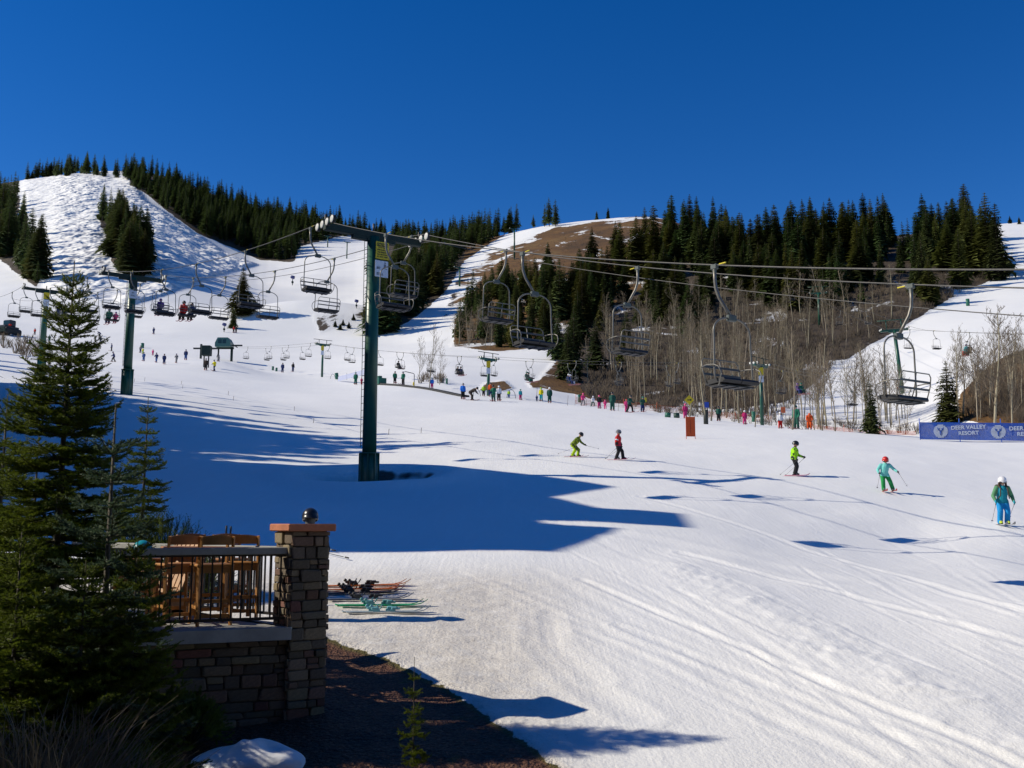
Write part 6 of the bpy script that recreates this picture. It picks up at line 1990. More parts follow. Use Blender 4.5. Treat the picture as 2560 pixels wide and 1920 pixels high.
def fir_geo(seed, H, R, top_gap=.22, whorl=(.15, .21), nl=.032, wid=.010, dens=330, bare=.22, material=None, per=(6, 7), leader=.32, density=1.0, droop=1.0):
    r = random.Random(seed)
    wood = MB(); twig = MB(); nd = Needles(seed)
    wood.tube([(0, 0, -.3), (0, 0, H * .5), (0, 0, H)], [.0085 * H + .008, .0055 * H + .006, .005], 8)
    nd.twig([(0, 0, H - leader), (0, 0, H)], dens * .8, nl * .9, wid, 1.0)
    z = H - leader
    while z > bare:
        t = z / H
        n = r.randint(*per)
        a0 = r.random() * 6.28
        Lm = R * min(1.0, (1 - t) ** .78 * 1.08) + .05
        if t < .18: Lm *= .8
        for k in range(n + (2 if t < .8 else 0)):
            inter = k >= n
            a = a0 + 6.283 * k / n + r.uniform(-.25, .25) + (.5 if inter else 0)
            zz = z - (r.uniform(.05, .12) if inter else r.uniform(-.02, .02))
            L = Lm * r.uniform(.72, 1.1) * (.5 if inter else 1)
            el = math.radians((48 if t > .93 else 34 if t > .82 else 16 if t > .6 else 4 if t > .3 else -8) + r.uniform(-7, 7)) * (1 if droop == 1 else 1)
            # spine: goes out, sags, tip lifts
            m = 7; pts = []
            for i in range(m + 1):
                f = i / m
                rr = L * f * math.cos(el)
                h = L * f * math.sin(el) - (.10 * L * droop * math.sin(f * 2.4)) + .16 * L * max(0, f - .55) ** 1.5 * 2
                aa = a + .08 * math.sin(f * 3 + k)
                pts.append(Vector((rr * math.cos(aa), rr * math.sin(aa), zz + h)))
            twig.tube(pts, [.0035 + .010 * (1 - i / m) * (L / .9) for i in range(m + 1)], 4, cap=False)
            nd.twig(pts[2:] if L > .3 else pts, dens, nl, wid)
            nsub = max(3, int(L / .042 * density))
            for q in range(nsub):
                f = .16 + .84 * (q + r.random() * .6) / nsub
                i = min(int(f * m), m - 1)
                p = pts[i].lerp(pts[i + 1], f * m - i)
                dv = (pts[i + 1] - pts[i]).normalized()
                sd = dv.cross(Vector((0, 0, 1))).normalized() * (1 if q % 2 else -1)
                Ls = (L * .50 * (1.08 - f) + .05) * r.uniform(.7, 1.15)
                e = (dv * .75 + sd * .95 + Vector((0, 0, r.uniform(-.16, .10)))).normalized()
                s1 = p + e * Ls * .55; s2 = p + e * Ls + Vector((0, 0, .03 * Ls + .0)) + dv * (.12 * Ls)
                twig.tube([p, s1, s2], [.0035, .0028, .0015], 3, cap=False)
                nd.twig([p, s1, s2], dens, nl, wid)
                if Ls > .14:
                    for w in range(int(Ls / .042)):
                        g = .25 + .75 * (w + r.random() * .5) / max(1, int(Ls / .042))
                        pp = p.lerp(s2, g)
                        e2 = (e * .8 + (dv if w % 2 else -dv * .15 + sd * .4) * .8 + Vector((0, 0, r.uniform(-.15, .15)))).normalized()
                        l2 = Ls * .38 * (1.1 - g) + .025
                        nd.twig([pp, pp + e2 * l2], dens, nl, wid)
        z -= r.uniform(*whorl) * (1.0 if t > .75 else .9)
    return wood, twig, nd
FIRS = {}
def fir_meshes(key, needle_mat, **kw):
    w, t, n = fir_geo(**kw)
    FIRS[key] = (w.mesh('fir_trunk', M_FIRBARK), t.mesh('fir_boughs', M_TWIGB), n.mesh('fir_needles', needle_mat))
def plant_fir(key, loc, rz, sc, label, name='fir_tree', group=None):
    r = empty(name, loc, rz)
    w, t, n = FIRS[key]
    o = bpy.data.objects.new('trunk', w); COL.objects.link(o); o.parent = r
    c = bpy.data.objects.new('boughs', t); COL.objects.link(c); c.parent = r
    c2 = bpy.data.objects.new('needles', n); COL.objects.link(c2); c2.parent = c
    r.scale = (sc[0], sc[0], sc[1]) if isinstance(sc, tuple) else (sc,) * 3
    tag(r, label, 'fir', group)
    return r
HB = spot(184, 11.9); HB = Vector((at(186, 660, 11.9).x, 11.9, gz(at(186, 660, 11.9).x, 11.9)))
HH = at(186, 652, 11.9).z - HB.z
fir_meshes('hero', M_FIR, seed=3, H=HH, R=1.28, dens=220, whorl=(.125, .175), per=(7, 8))
plant_fir('hero', HB, .4, 1.0, 'large green fir tree with pointed top at the left of the picture')
fir_meshes('young', M_SPRUCE, seed=8, H=2.7, R=.66, whorl=(.17, .24), dens=300, nl=.026, leader=.36, per=(5, 6), bare=.12)
p = at(290, 1010, 10.15); b = Vector((p.x, p.y, gz(p.x, p.y)))
plant_fir('young', b, 1.0, (p.z - b.z) / 2.7, 'thin young spruce with a bare pale leader in front of the fir', 'spruce_sapling')
fir_meshes('dark', M_FIR, seed=21, H=3.9, R=.80, whorl=(.17, .24), dens=170, nl=.034, wid=.013, bare=.25)
p = at(371, 992, 19.6); b = Vector((p.x, p.y, gz(p.x, p.y)))
plant_fir('dark', b, 2.0, (p.z - b.z) / 3.9, 'dark shaded fir standing on the snow right of the big fir')
for px_, py_, d_, lab_ in ((20, 985, 14.6, 'dark fir behind the big fir at the left picture edge'), (98, 1085, 13.6, 'lower dark fir right behind the big fir'), (-40, 930, 16.5, 'dark fir cut by the left picture edge')):
    p = at(px_, py_, d_); b = Vector((p.x, p.y, gz(p.x, p.y)))
    s_ = (p.z - b.z) / 3.9
    plant_fir('dark', b, px_ * .1, (s_ * 1.25, s_), lab_)
# lower firs in front of the railing
fir_meshes('bushy', M_FIR, seed=44, H=2.6, R=1.0, whorl=(.14, .19), dens=230, nl=.032, leader=.18, per=(7, 8), bare=.1)
for px, py, d, rz, lab in ((345, 1350, 10.0, .3, 'bushy fir in front of the patio railing'), (55, 1330, 9.6, 2.2, 'bushy fir at the lower left picture edge'), (215, 1400, 9.7, 4.1, 'low bushy fir below the big fir')):
    p = at(px, py, d); b = Vector((p.x, p.y, gz(p.x, p.y)))
    s = (p.z - b.z) / 2.7
    s = (p.z - b.z) / 2.6
    plant_fir('bushy', b, rz, (s * .8 if px > 300 else max(s * 1.0, .75), s), lab, 'fir_sapling')
p = at(1036, 1642, 10.9); b = Vector((p.x, p.y, gz(p.x, p.y)))
fir_meshes('tiny', M_FIR, seed=31, H=1.2, R=.36, whorl=(.12, .18), dens=300, nl=.022, leader=.24, per=(5, 6), bare=.06)
plant_fir('tiny', b, 0, ((p.z - b.z) / 1.2 * .48, (p.z - b.z) / 1.2), 'small dark fir sapling standing in the mulch bed', 'fir_sapling')
# dark juniper hedge behind the patio
def juniper(loc, w, h, label, seed, dens=1.0):
    nd = Needles(seed); r = random.Random(seed); st = MB()
    for k in range(int(170 * dens)):
        a = r.random() * 6.28; e = r.uniform(.15, 1.4)
        d = Vector((math.cos(a) * math.cos(e) * w, math.sin(a) * math.cos(e) * w * .8, math.sin(e) * h))
        m1 = d * r.uniform(.45, .7) + Vector((0, 0, .05)); m2 = d * r.uniform(.85, 1.08)
        st.tube([(0, 0, 0), m1, m2], [.01, .006, .002], 3, cap=False)
        for q in range(9):
            f = r.uniform(.35, 1.0); pp = m1.lerp(m2, (f - .35) / .65)
            ee = (m2 - m1).normalized() + Vector((r.uniform(-.9, .9), r.uniform(-.9, .9), r.uniform(-.3, .9)))
            nd.twig([pp, pp + ee.normalized() * .16], 260, .022, .008, 1.0)
    rt = empty('juniper_shrub', loc)
    st.build('stems', M_TWIGB, rt)
    o = bpy.data.objects.new('foliage', nd.mesh('juniper', M_FIR)); COL.objects.link(o); o.parent = rt
    tag(rt, label, 'shrub')
g_ = spot(425, 19.5); juniper(g_, 1.15, 1.55, 'dark rounded shrub behind the bar chairs', 61)
g_ = spot(330, 20.5); juniper(g_, 1.3, 1.7, 'dark rounded shrub behind the reclining chair', 62)
g_ = spot(520, 19.2); juniper(g_, .7, .9, 'low dark shrub tapering into the shaded snow', 63, .6)
g_ = spot(505, 11.6); juniper(g_, .42, .5, 'sprawling juniper in front of the snow heap', 64, .6)
g_ = spot(330, 9.4); juniper(g_, .7, .75, 'dark juniper at the lower left beside the dry grass', 65, .8)

# snow heap by the wall
p = at(622, 1846, 11.25)
hp = MB(); nU, nV = 56, 40
vs = []; fs = []
gx, gy = p.x, p.y
for i in range(nU + 1):
    for j in range(nV + 1):
        u = (i / nU - .5) * 2; v = (j / nV - .5) * 2
        x_ = u * .62; y_ = v * .36
        rr = math.sqrt(u * u + v * v)
        prof = max(0.0, 1 - rr ** 2.2)
        lump = .62 + .75 * float(vnoise(np.array([x_ * 4 + 31]), np.array([y_ * 4 + 7]))[0]) * (.7 + .5 * float(vnoise(np.array([x_ * 9]), np.array([y_ * 9]))[0]))
        skew = .75 + .35 * u if u < .3 else .86 - .3 * (u - .3)
        vs.append((x_, y_, .25 * prof ** .55 * lump * skew * (1 if prof > 0 else 0) - (.02 if prof > 0 else .30) + gz(gx + x_, gy + y_) - gz(gx, gy)))
for i in range(nU):
    for j in range(nV):
        a = i * (nV + 1) + j
        fs.append((a, a + nV + 1, a + nV + 2, a + 1))
hp.add(vs, fs, 0, True)
M_PILE = mat('snow_heap', (.80, .80, .80), .6, var=.06, scale=6, bump=.4, bscale=14)
o = hp.build('snow_heap', M_PILE, loc=(gx, gy, gz(gx, gy)))
tag(o, 'lumpy heap of leftover snow at the foot of the patio wall', 'snow heap')
hp2 = MB(); hp2.ball((0, 0, 0), .05, 10, 6, scale=(1.2, 1, .6)); q_ = hit(694, 1872); o = hp2.build('snow_lump', M_PILE, loc=q_ + Vector((0, 0, .01)))
tag(o, 'small lump of snow beside the snow heap', 'snow lump')

# dry ornamental grass, lower left
def grass_clump(loc, n, h, spread, label, seed):
    rng = random.Random(seed); m = MB()
    for k in range(n):
        a = rng.random() * 6.28; rr = spread * .35 * math.sqrt(rng.random())
        p0 = Vector((rr * math.cos(a), rr * math.sin(a), 0))
        out = Vector((math.cos(a), math.sin(a), 0)) * rng.uniform(.05, 1.0) * spread
        hh = h * rng.uniform(.45, 1.0); w = rng.uniform(.004, .011)
        broken = rng.random() < .3
        sd = Vector((-math.sin(a + .6), math.cos(a + .6), 0)) * w
        kx = Vector((rng.uniform(-.25, .25), rng.uniform(-.25, .25), 0)) * h * .5; ph = rng.uniform(0, 3)
        pts = []
        for i in range(6):
            f = i / 5
            bend = out * (f ** 1.7) + kx * (math.sin(f * 3 + ph) * f)
            zz = hh * (f if not broken else (f if f < .55 else .55 - (f - .55) * .6)) * (1 - .28 * f * f)
            pts.append(p0 + bend + Vector((0, 0, zz)))
        vs = []
        for i, q in enumerate(pts):
            ww = sd * (1 - .85 * (i / 5) ** 2); vs += [q - ww, q + ww]
        m.add(vs, [(2 * i, 2 * i + 1, 2 * i + 3, 2 * i + 2) for i in range(5)], 0, True)
    r = empty('ornamental_grass', loc)
    o = m.build('blades', mat('dry_grass', (.15, .112, .06), .85, var=.5, scale=4, transl=.2, col2=(.25, .195, .115)), r); o['kind'] = 'stuff'
    tag(r, label, 'grass clump', 'dry grass clumps')
for i, (px, d, n, h, s) in enumerate(((90, 7.1, 1900, 2.55, .75), (290, 7.4, 1000, 2.0, .62), (-80, 7.0, 900, 2.4, .7), (200, 6.7, 900, 1.8, .8))):
    g_ = spot(px, d)
    X = ray(px, 1800)[0]; g_ = Vector((X * d, d, gz(X * d, d)))
    grass_clump(g_, n, h, s, ['tall clump of dry grass at the lower left', 'dry grass clump leaning right at the lower left', 'dry grass clump cut by the left picture edge', 'low flattened dry grass along the bottom edge'][i], 70 + i)

# ---------------------------------------------------------------- off-frame: lodge wings and big conifers whose shadows fall on the run
M_LODGE = mat('lodge_timber', (.16, .10, .06), .8, var=.25, scale=2)
M_LROOF = mat('lodge_roof', (.07, .06, .055), .85, var=.2, scale=3)
M_LGLASS = mat('lodge_glass', (.03, .05, .07), .1, var=.1)
# wing left of the frame: stepped gable front towards the run
XR = -26.0
prof = [(24.6, 18.7), (27.5, 20.0), (29.1, 20.7), (29.6, 19.3), (30.2, 19.3), (30.25, 22.3), (33.5, 22.95), (33.6, 21.2), (36.3, 20.6), (40.0, 23.0), (43.0, 21.5), (45.2, 20.4), (47.2, 17.8)]
lw = empty('lodge_wing', (XR, 36, gz(-22, 36)))
zoff = gz(-22, 36)
m = MB()
pts = [(47.2, -8)] + [(24.6, -8)]
poly = [(24.6, -6.0)] + prof + [(47.2, -6.0)]
n = len(poly)
vs = [(0, y - 36, z - zoff) for y, z in poly] + [(-14, y - 36, z - zoff) for y, z in poly]
fs = [tuple(range(n)), tuple(range(2 * n - 1, n - 1, -1))] + [(i, n + i, n + (i + 1) % n, (i + 1) % n) for i in range(n)]
m.add(vs, fs); m.build('wall', M_LODGE, lw)
for i in range(3):
    for j in range(4):
        w = MB(); w.rbox((.03, 27 + i * 7.2 - 36, 5 + j * 3.6 - zoff), (.08, 1.5, 1.7), .02); wo = w.build('window', M_LGLASS, lw)
        w = MB(); w.box((.06, 27 + i * 7.2 - 36, 5 + j * 3.6 - zoff - .95), (.16, 1.8, .12)); w.build('sill', M_WHITE, wo)
tag(lw, 'tall timber lodge wing left of the picture that shades the run', 'building')
# the lodge the picture is taken from; unseen, enlarged to block sky light
lb = empty('lodge', (0, 0, -4.3))
m = MB(); m.box((1.0, -6.2, 7.7), (60, 9.6, 15.6)); m.build('wall', M_LODGE, lb)
m = MB(); m.prism([(-6.2, 0), (6.2, 0), (0, 4.2)], -31, 31, mat=Matrix.Translation((1, -6.4, 15.5)) @ Matrix.Rotation(math.radians(90), 4, 'Z') @ Matrix.Rotation(math.radians(90), 4, 'X')); m.build('roof', M_LROOF, lb)
for i in range(7):
    for j in range(3):
        if 2 <= i <= 4 and j == 1: continue
        w = MB(); w.rbox((-10 + i * 3.6, -1.38, 2.0 + j * 3.4), (1.6, .08, 1.8), .02); wo = w.build('window', M_LGLASS, lb)
        w = MB(); w.box((-10 + i * 3.6, -1.32, 2.0 + j * 3.4 - 1.0), (1.9, .2, .1)); w.build('sill', M_WHITE, wo)
m = MB(); m.box((0, -.65, 2.55), (5.0, 1.5, .18)); m.build('balcony_floor', M_CONC, lb)
tag(lb, 'unseen timber lodge with a low balcony, enlarged to block sky behind the camera', 'building')
# big conifers left of the frame
SH = [(-36.4, 58.0, 28.8), (-35.8, 55.2, 25.2), (-37.4, 60.4, 27.7), (-39.0, 63.0, 27.7), (-41.0, 66.0, 27.0), (-43, 69.5, 27.0), (-46, 73.5, 26.5), (-48, 77.5, 26.5), (-50, 81, 26.0), (-52, 85, 26.0), (-66, 108, 33), (-70, 117, 35), (-79, 133, 39), (-92, 156, 44), (-35, 46.5, 20.5), (-35.5, 49, 22.6), (-36, 51.5, 23.6), (-36, 53.5, 24)]
for i, (x, y, zt) in enumerate(SH):
    g = gz(x, y)
    hm = zt - g
    root = empty('conifer_tree', (x, y, g - .3), i * 1.1)
    tm, cm = mid_meshes[i % len(mid_meshes)]
    for nm, me in (('trunk', tm), ('crown', cm)):
        o = bpy.data.objects.new(nm, me); COL.objects.link(o); o.parent = root
    root.scale = (hm * (1.15 if y < 90 else .8),) * 2 + (hm,)
    tag(root, 'tall conifer just left of the picture whose shadow crosses the run', 'conifer', 'conifers left of the picture')
for i, (x, y, s) in enumerate(((-7.4, 8.0, 1.0), (-6.6, 6.8, 1.15), (-8.8, 7.4, 1.3))):  # unseen firs, added to keep sun off the dry grass
    plant_fir('hero', Vector((x, y, gz(x, y))), 1.3 * i, s, 'unseen fir tree added left of the picture to shade the dry grass', group='shading firs added left of the picture')

# ================================================================== SMALL THINGS ON THE SLOPE
M_NETO = mat('netting_orange', (.42, .075, .02), .7, var=.3, scale=6)
M_NETB = mat('banner_blue', (.004, .070, .40), .7, var=.2, scale=4, transl=.2)
_nt = M_NETB.node_tree; _out = _nt.nodes['Material Output']; _src = _out.inputs['Surface'].links[0].from_socket
_tp = _nt.nodes.new('ShaderNodeBsdfTransparent'); _mx = _nt.nodes.new('ShaderNodeMixShader')
_ch = _nt.nodes.new('ShaderNodeTexNoise'); _ch.inputs['Scale'].default_value = 45.0; _ch.inputs['Detail'].default_value = 1.0
_rp = _nt.nodes.new('ShaderNodeMapRange'); _rp.inputs['From Min'].default_value = .35; _rp.inputs['From Max'].default_value = .65; _rp.inputs['To Min'].default_value = .05; _rp.inputs['To Max'].default_value = .45
_tcn = _nt.nodes.new('ShaderNodeTexCoord'); _nt.links.new(_tcn.outputs['Object'], _ch.inputs['Vector'])
_nt.links.new(_ch.outputs['Fac'], _rp.inputs['Value']); _nt.links.new(_rp.outputs['Result'], _mx.inputs[0])      # woven mesh: holes let the wood show through
_nt.links.new(_src, _mx.inputs[1]); _nt.links.new(_tp.outputs[0], _mx.inputs[2]); _nt.links.new(_mx.outputs[0], _out.inputs['Surface'])
M_PADDING = mat('tree_padding', (.03, .035, .03), .7, var=.2)
M_TRASHG = mat('drum_green', (.012, .12, .075), .45, var=.2, scale=4)
M_BAMBOO = mat('bamboo', (.09, .05, .025), .6, var=.3, scale=4)

# orange panel sign in the run
p = hit(1727, 1098)
r = empty('panel_sign', p, .12)
k = p.y / F_PX
W = 23 * k; H = 53 * k
for s in (-1, 1):
    m = MB(); m.tube([(s * W / 2, 0, -.25), (s * W / 2, 0, H * 1.08)], .02, 6); m.build('post', M_ORANGE, r)
m = MB(); m.rbox((0, 0, H * .58), (W, .012, H * .92), .004); pn = m.build('mesh_panel', mat('orange_panel_cloth', (.62, .10, .02), .7, var=.2, scale=20, transl=.2), r)
for s in (.10, 1.04):
    m = MB(); m.box((0, -.012, H * s + (.0 if s > 1 else .04)), (W * 1.02, .02, .035)); m.build('hem', M_ORANGE, r)
m = MB(); m.box((0, -.012, H * .60), (.018, .012, H * .62)); m.build('seam', mat('dark_red_print', (.18, .02, .01), .7), r)
tag(r, 'tall orange mesh panel between two posts standing in the run', 'sign')

# yellow diamond sign on the aspen
p = hit(1722, 1052, 40)
c = at(1723, 1000, p.y - .3)
r = empty('yellow_sign', c)
m = MB(); m.box((0, 0, 0), (.62, .03, .62), Matrix.Rotation(math.radians(45), 3, 'Y')); m.build('plate', M_YEL, r)
m = MB(); m.box((0, -.02, 0), (.34, .012, .07)); m.prism([(-.05, -.09), (.12, 0), (-.05, .09)], -.006, .006, mat=Matrix.Translation((.12, -.024, 0)) @ Matrix.Rotation(math.radians(90), 4, 'X'))
m.build('arrow', M_BLACK, r)
tag(r, 'yellow diamond sign with black arrow on an aspen trunk', 'sign')
p = hit(1613, 1012, 40)
r = empty('yellow_flag', at(1614, 1000, 112))
m = MB(); m.rbox((0, 0, 0), (.22, .02, .55), .01); m.build('flag', M_YEL, r)
m = MB(); m.tube([(-.1, .02, -1.2), (-.1, .02, .3)], .015, 5); m.build('stick', M_BAMBOO, r)
tag(r, 'small upright yellow flag beside the netting', 'flag')
# trunk padding and blue board on the next aspen
p = hit(1765, 1060, 40)
r = empty('trunk_padding', p)
m = MB(); m.tube([(0, 0, -.1), (0, 0, 1.2)], .20, 12); m.build('pad', M_PADDING, r)
tag(r, 'dark protective padding round the foot of an aspen trunk', 'padding')
r = empty('blue_board', at(1767, 1012, p.y - .3))
m = MB(); m.rbox((0, 0, 0), (.36, .03, .46), .01); m.build('board', mat('board_blue', (.02, .07, .42), .5, var=.12), r)
tag(r, 'small blue board fixed to the padded aspen', 'sign')
# orange squares
for px, py, w, lab in ((1958, 1025, 11, 'pale orange square sign hanging among the aspens'), (2246, 972, 7, 'small orange sign at the foot of the leaning tower')):
    d = 92 if px < 2000 else 128
    q = at(px, py, d)
    r = empty('orange_sign', q)
    s_ = w * d / F_PX
    m = MB(); m.rbox((0, 0, 0), (s_ * 1.0, .02, s_ * 1.35), .005); m.build('panel', mat('orange_sign_paint', (.75, .16, .05), .6, var=.1), r)
    g = gz(q.x, q.y)
    for s in (-1, 1):
        m = MB(); m.tube([(s * s_ * .45, .02, g - q.z - .1), (s * s_ * .45, .02, s_ * .6)], .015, 5); m.build('post', M_BAMBOO, r)
    tag(r, lab, 'sign')

# drums and bins
def drum(px, py, w, h, tilt, label, material=M_TRASHG):
    p = hit(px, py, 40)
    k = p.y / F_PX
    r = empty('drum', p); R = w * k / 2; Hh = h * k
    m = MB(); m.lathe((0, 0, 0), [(R * .95, 0), (R, .04), (R, Hh * .48), (R * 1.04, Hh * .5), (R, Hh * .52), (R, Hh - .04), (R * 1.03, Hh)], 18); m.build('shell', material, r)
    m = MB(); m.lathe((0, 0, Hh), [(R * .9, 0), (R * .88, .012)], 18); m.build('lid', M_BLACK, r)
    r.rotation_euler = (0, tilt, 0)
    tag(r, label, 'drum', 'green drums on the snow')
drum(1669, 1042, 15, 11, .12, 'low green drum left of its darker twin by the orange panel')
drum(1692, 1044, 15, 12, -.06, 'low dark green drum nearest the orange panel', mat('drum_dark', (.012, .05, .035), .5))
drum(682, 928, 5.5, 10, 0, 'small green drum, left one of two below the snow bank')
drum(691, 930, 5.5, 9, 0, 'small green drum, right one of two below the snow bank')
drum(843, 948, 9, 16, -.15, 'leaning green drum left of the blue barrier')
drum(949, 962, 12, 22, 0, 'tall green drum at the head of the conveyor')
drum(356, 870, 8, 12, 0, 'green drum behind the far skiers')
drum(1107, 958, 5, 13, 0, 'thin green drum, left of two behind the bare trees', mat('drum_grey', (.08, .09, .085), .5))
drum(1117, 960, 5, 14, 0, 'thin green drum, right of two behind the bare trees')
drum(2420, 765, 9, 18, 0, 'green drum on the edge of the right-hand run')
drum(1885, 1052, 11, 26, 0, 'tall green box drum behind the aspen trunks')
drum(1449, 1005, 8, 20, 0, 'green drum at the corner of the orange netting')

# conveyor lift ('magic carpet'): belt on a low frame
a, b = hit(952, 962, 40), hit(1165, 992, 40)
r = empty('conveyor_lift', a)
d = b - a; dh = Vector((d.x, d.y, 0)).normalized(); nn = Vector((dh.y, -dh.x, 0))
m = MB()
n = 24; vs = []; fs = []
for i in range(n + 1):
    q = a.lerp(b, i / n); g = gz(q.x, q.y) - a.z + .22
    for s, z in ((-.45, 0), (.45, 0), (.45, -.30), (-.45, -.30)):
        w = dh * 0 + nn * s
        vs.append((q.x - a.x + w.x, q.y - a.y + w.y, g + z))
for i in range(n):
    o = i * 4
    for s, t in ((0, 1), (1, 2), (2, 3), (3, 0)): fs.append((o + s, o + 4 + s, o + 4 + t, o + t))
m.add(vs, fs); m.build('belt', M_RUBBER, r)
m = MB(); m.rbox((0, 0, .45), (1.3, 1.2, .9), .05, Matrix((dh, -nn, Vector((0, 0, 1)))).transposed()); m.build('drive_housing', M_TRASHG, r)
tag(r, 'dark conveyor belt running across the snow right of the near tower', 'conveyor')
q = hit(1024, 966, 40)
r = empty('arch_frame', q, .3)
m = MB(); m.tube([(-.75, 0, 1.9), (-.6, 0, 1.95), (.5, 0, 1.75), (.62, 0, 1.6), (.62, 0, -.1)], .05, 6); m.build('frame', M_BLACK, r)
m = MB(); m.ball((.55, -.02, .35), .28, 10, 6, scale=(.5, .5, 1)); m.build('pad', M_YEL, r)
tag(r, 'black arch frame with a yellow pad beside the conveyor', 'frame')
# hoop arches over the beginners' track
for px, py, w, lab in ((1188 + 90, 996, 22, 'thin hoop arch round the small child in lime'), (1192, 990, 18, 'thin hoop arch behind the bent black-clad skier'), (832, 946, 12, 'thin hoop arch left of the blue barrier')):
    q = hit(px, py, 40); k = q.y / F_PX; R = w * k / 2
    r = empty('hoop_arch', q)
    m = MB(); m.tube([(R * math.cos(t / 10 * math.pi), 0, R * 2.0 * math.sin(t / 10 * math.pi)) for t in range(11)], .03, 5); m.build('hoop', M_DKGREEN, r)
    tag(r, lab, 'hoop')
# low blue barrier fence near the drums
a, b = hit(845, 954, 40), hit(912, 960, 40)
r = empty('net_barrier', a)
d = b - a; d.z = 0; L = d.length; d.normalize()
rot = Matrix((d, Vector((-d.y, d.x, 0)), Vector((0, 0, 1)))).transposed()
m = MB(); m.box(d * (L / 2) + Vector((0, 0, .38)), (L, .015, .72), rot); m.build('net', mat('pale_blue_net', (.40, .43, .58), .7, var=.1, scale=12), r)
for i in range(4):
    m = MB(); pp = d * (L * i / 3); m.tube([(pp.x, pp.y, -.1), (pp.x, pp.y, .95)], .02, 5); m.build('post', M_DKGREEN, r)
tag(r, 'low pale blue net barrier left of the near tower foot', 'barrier')

# orange safety netting along the wood
def netting(pix, hgt, label, seed):
    rr = random.Random(seed)
    pts = [hit(x_, y_, 60) for x_, y_ in pix]
    r = empty('safety_netting', pts[0])
    for a, b in zip(pts[:-1], pts[1:]):
        d = b - a; L = math.hypot(d.x, d.y)
        m = MB(); n = max(2, int(L / .8)); top = []; bot = []
        for i in range(n + 1):
            q = a.lerp(b, i / n); g = gz(q.x, q.y)
            bot.append(Vector((q.x, q.y, g + .05)) - pts[0]); top.append(Vector((q.x, q.y, g + hgt * (1 - .12 * rr.random()))) - pts[0])
        # strands
        for f in (0, .25, .5, .75, 1.0):
            m.tube([bo.lerp(t_, f) for bo, t_ in zip(bot, top)], .012, 4, cap=False)
        for i in range(n * 4 + 1):
            f = i / 4; j = min(int(f), n - 1); u = f - j
            m.tube([bot[j].lerp(bot[j + 1], u), top[j].lerp(top[j + 1], u)], .009, 3, cap=False)
        o = m.build('net', M_NETO, r); o['kind'] = 'stuff'
        m = MB(); m.tube([bot[0] - Vector((0, 0, .2)), top[0] + Vector((rr.uniform(-.2, .2), 0, .35))], .025, 5); m.build('stake', M_ORANGE, r)
    tag(r, label, 'netting')
netting([(1440, 1010), (1500, 1013), (1560, 1018), (1640, 1026), (1720, 1034)], .9, 'orange netting behind the lesson row', 3)
netting([(1760, 1040), (1840, 1046), (1930, 1052)], .7, 'orange netting behind the aspen trunks', 4)
netting([(2035, 1072), (2110, 1078), (2200, 1084), (2290, 1090)], .42, 'sagging orange netting left of the blue banner', 5)

# blue banner fence with emblem and lettering
a, b = spot(2300, 71.0), spot(2600, 67.5)
g0 = at(2300, 1099, 71.0); g1 = at(2600, 1104, 67.5)
r = empty('banner_fence', g0)
d = g1 - g0; d.z = 0; L = d.length; d.normalize()
rot = Matrix((d, Vector((-d.y, d.x, 0)), Vector((0, 0, 1)))).transposed()
zrise = (g1.z - g0.z) / L
BH = 1.24
m = MB()
n = 40; vs = []; fs = []
for i in range(n + 1):
    s = L * i / n
    base = d * s + Vector((0, 0, zrise * s))
    wv = Vector((-d.y, d.x, 0)) * (.03 * math.sin(s * 2.1))
    for yy in (-.006, .006):
        for z in (.02, BH): vs.append(base + wv + Vector((-d.y, d.x, 0)) * yy + Vector((0, 0, z)))
for i in range(n):
    o = i * 4
    fs += [(o, o + 4, o + 5, o + 1), (o + 2, o + 3, o + 7, o + 6), (o + 1, o + 5, o + 7, o + 3), (o, o + 2, o + 6, o + 4)]
m.add(vs, fs); m.build('banner_cloth', M_NETB, r)
for s in (0.02, 2.6, 5.2, 7.8):
    if s > L: continue
    pp = d * s + Vector((0, 0, zrise * s))
    m = MB(); m.tube([pp + Vector((0, 0, -.3)), pp + Vector((0, 0, BH + .28))], .03, 6); m.build('post', mat('post_blue', (.02, .10, .50), .5), r)
eul = Matrix((d, Vector((0, 0, 1)), Vector((d.y, -d.x, 0)))).transposed()
M_EMB = mat('banner_white', (.36, .42, .54), .7, var=.12, scale=20)
for px_c in (2352, 2496):
    q = at(px_c, 1081, 71.0 - (px_c - 2300) / 300 * 3.5)
    s = (Vector((q.x, q.y, 0)) - Vector((g0.x, g0.y, 0))).dot(d)
    c = d * s + Vector((0, 0, zrise * s + .62)) + Vector((d.y, -d.x, 0)) * .05
    em = MB()
    R = .46
    for k in range(11):                       # round badge of horizontal bars
        z = -R + (k + .5) * 2 * R / 11
        w = math.sqrt(max(R * R - z * z, 0)) * 2
        em.box(c + Vector((0, 0, z)), (w, .012, 2 * R / 11 * .68), rot)
    eo = em.build('emblem', M_EMB, r); eo['kind'] = 'stuff'
    an = MB()                                 # antlered head shape on the badge
    cc = c + Vector((d.y, -d.x, 0)) * .014
    def P2(u, v): return cc + d * u + Vector((0, 0, v))
    an.tube([P2(0, -.30), P2(0, -.02)], [.03, .07], 6)
    for sg in (-1, 1):
        an.tube([P2(0, .0), P2(sg * .14, .10), P2(sg * .20, .26)], [.04, .035, .015], 5)
        an.tube([P2(sg * .13, .10), P2(sg * .06, .22)], [.03, .012], 5)
    an.build('antler_mark', M_NETB, r)
    tc = c + d * 1.78 + Vector((d.y, -d.x, 0)) * .012
    text_obj('DEER VALLEY', .37, M_EMB, r, tc + Vector((0, 0, .18)), eul.to_euler(), True)
    text_obj('RESORT', .36, M_EMB, r, tc + Vector((0, 0, -.22)), eul.to_euler(), True)
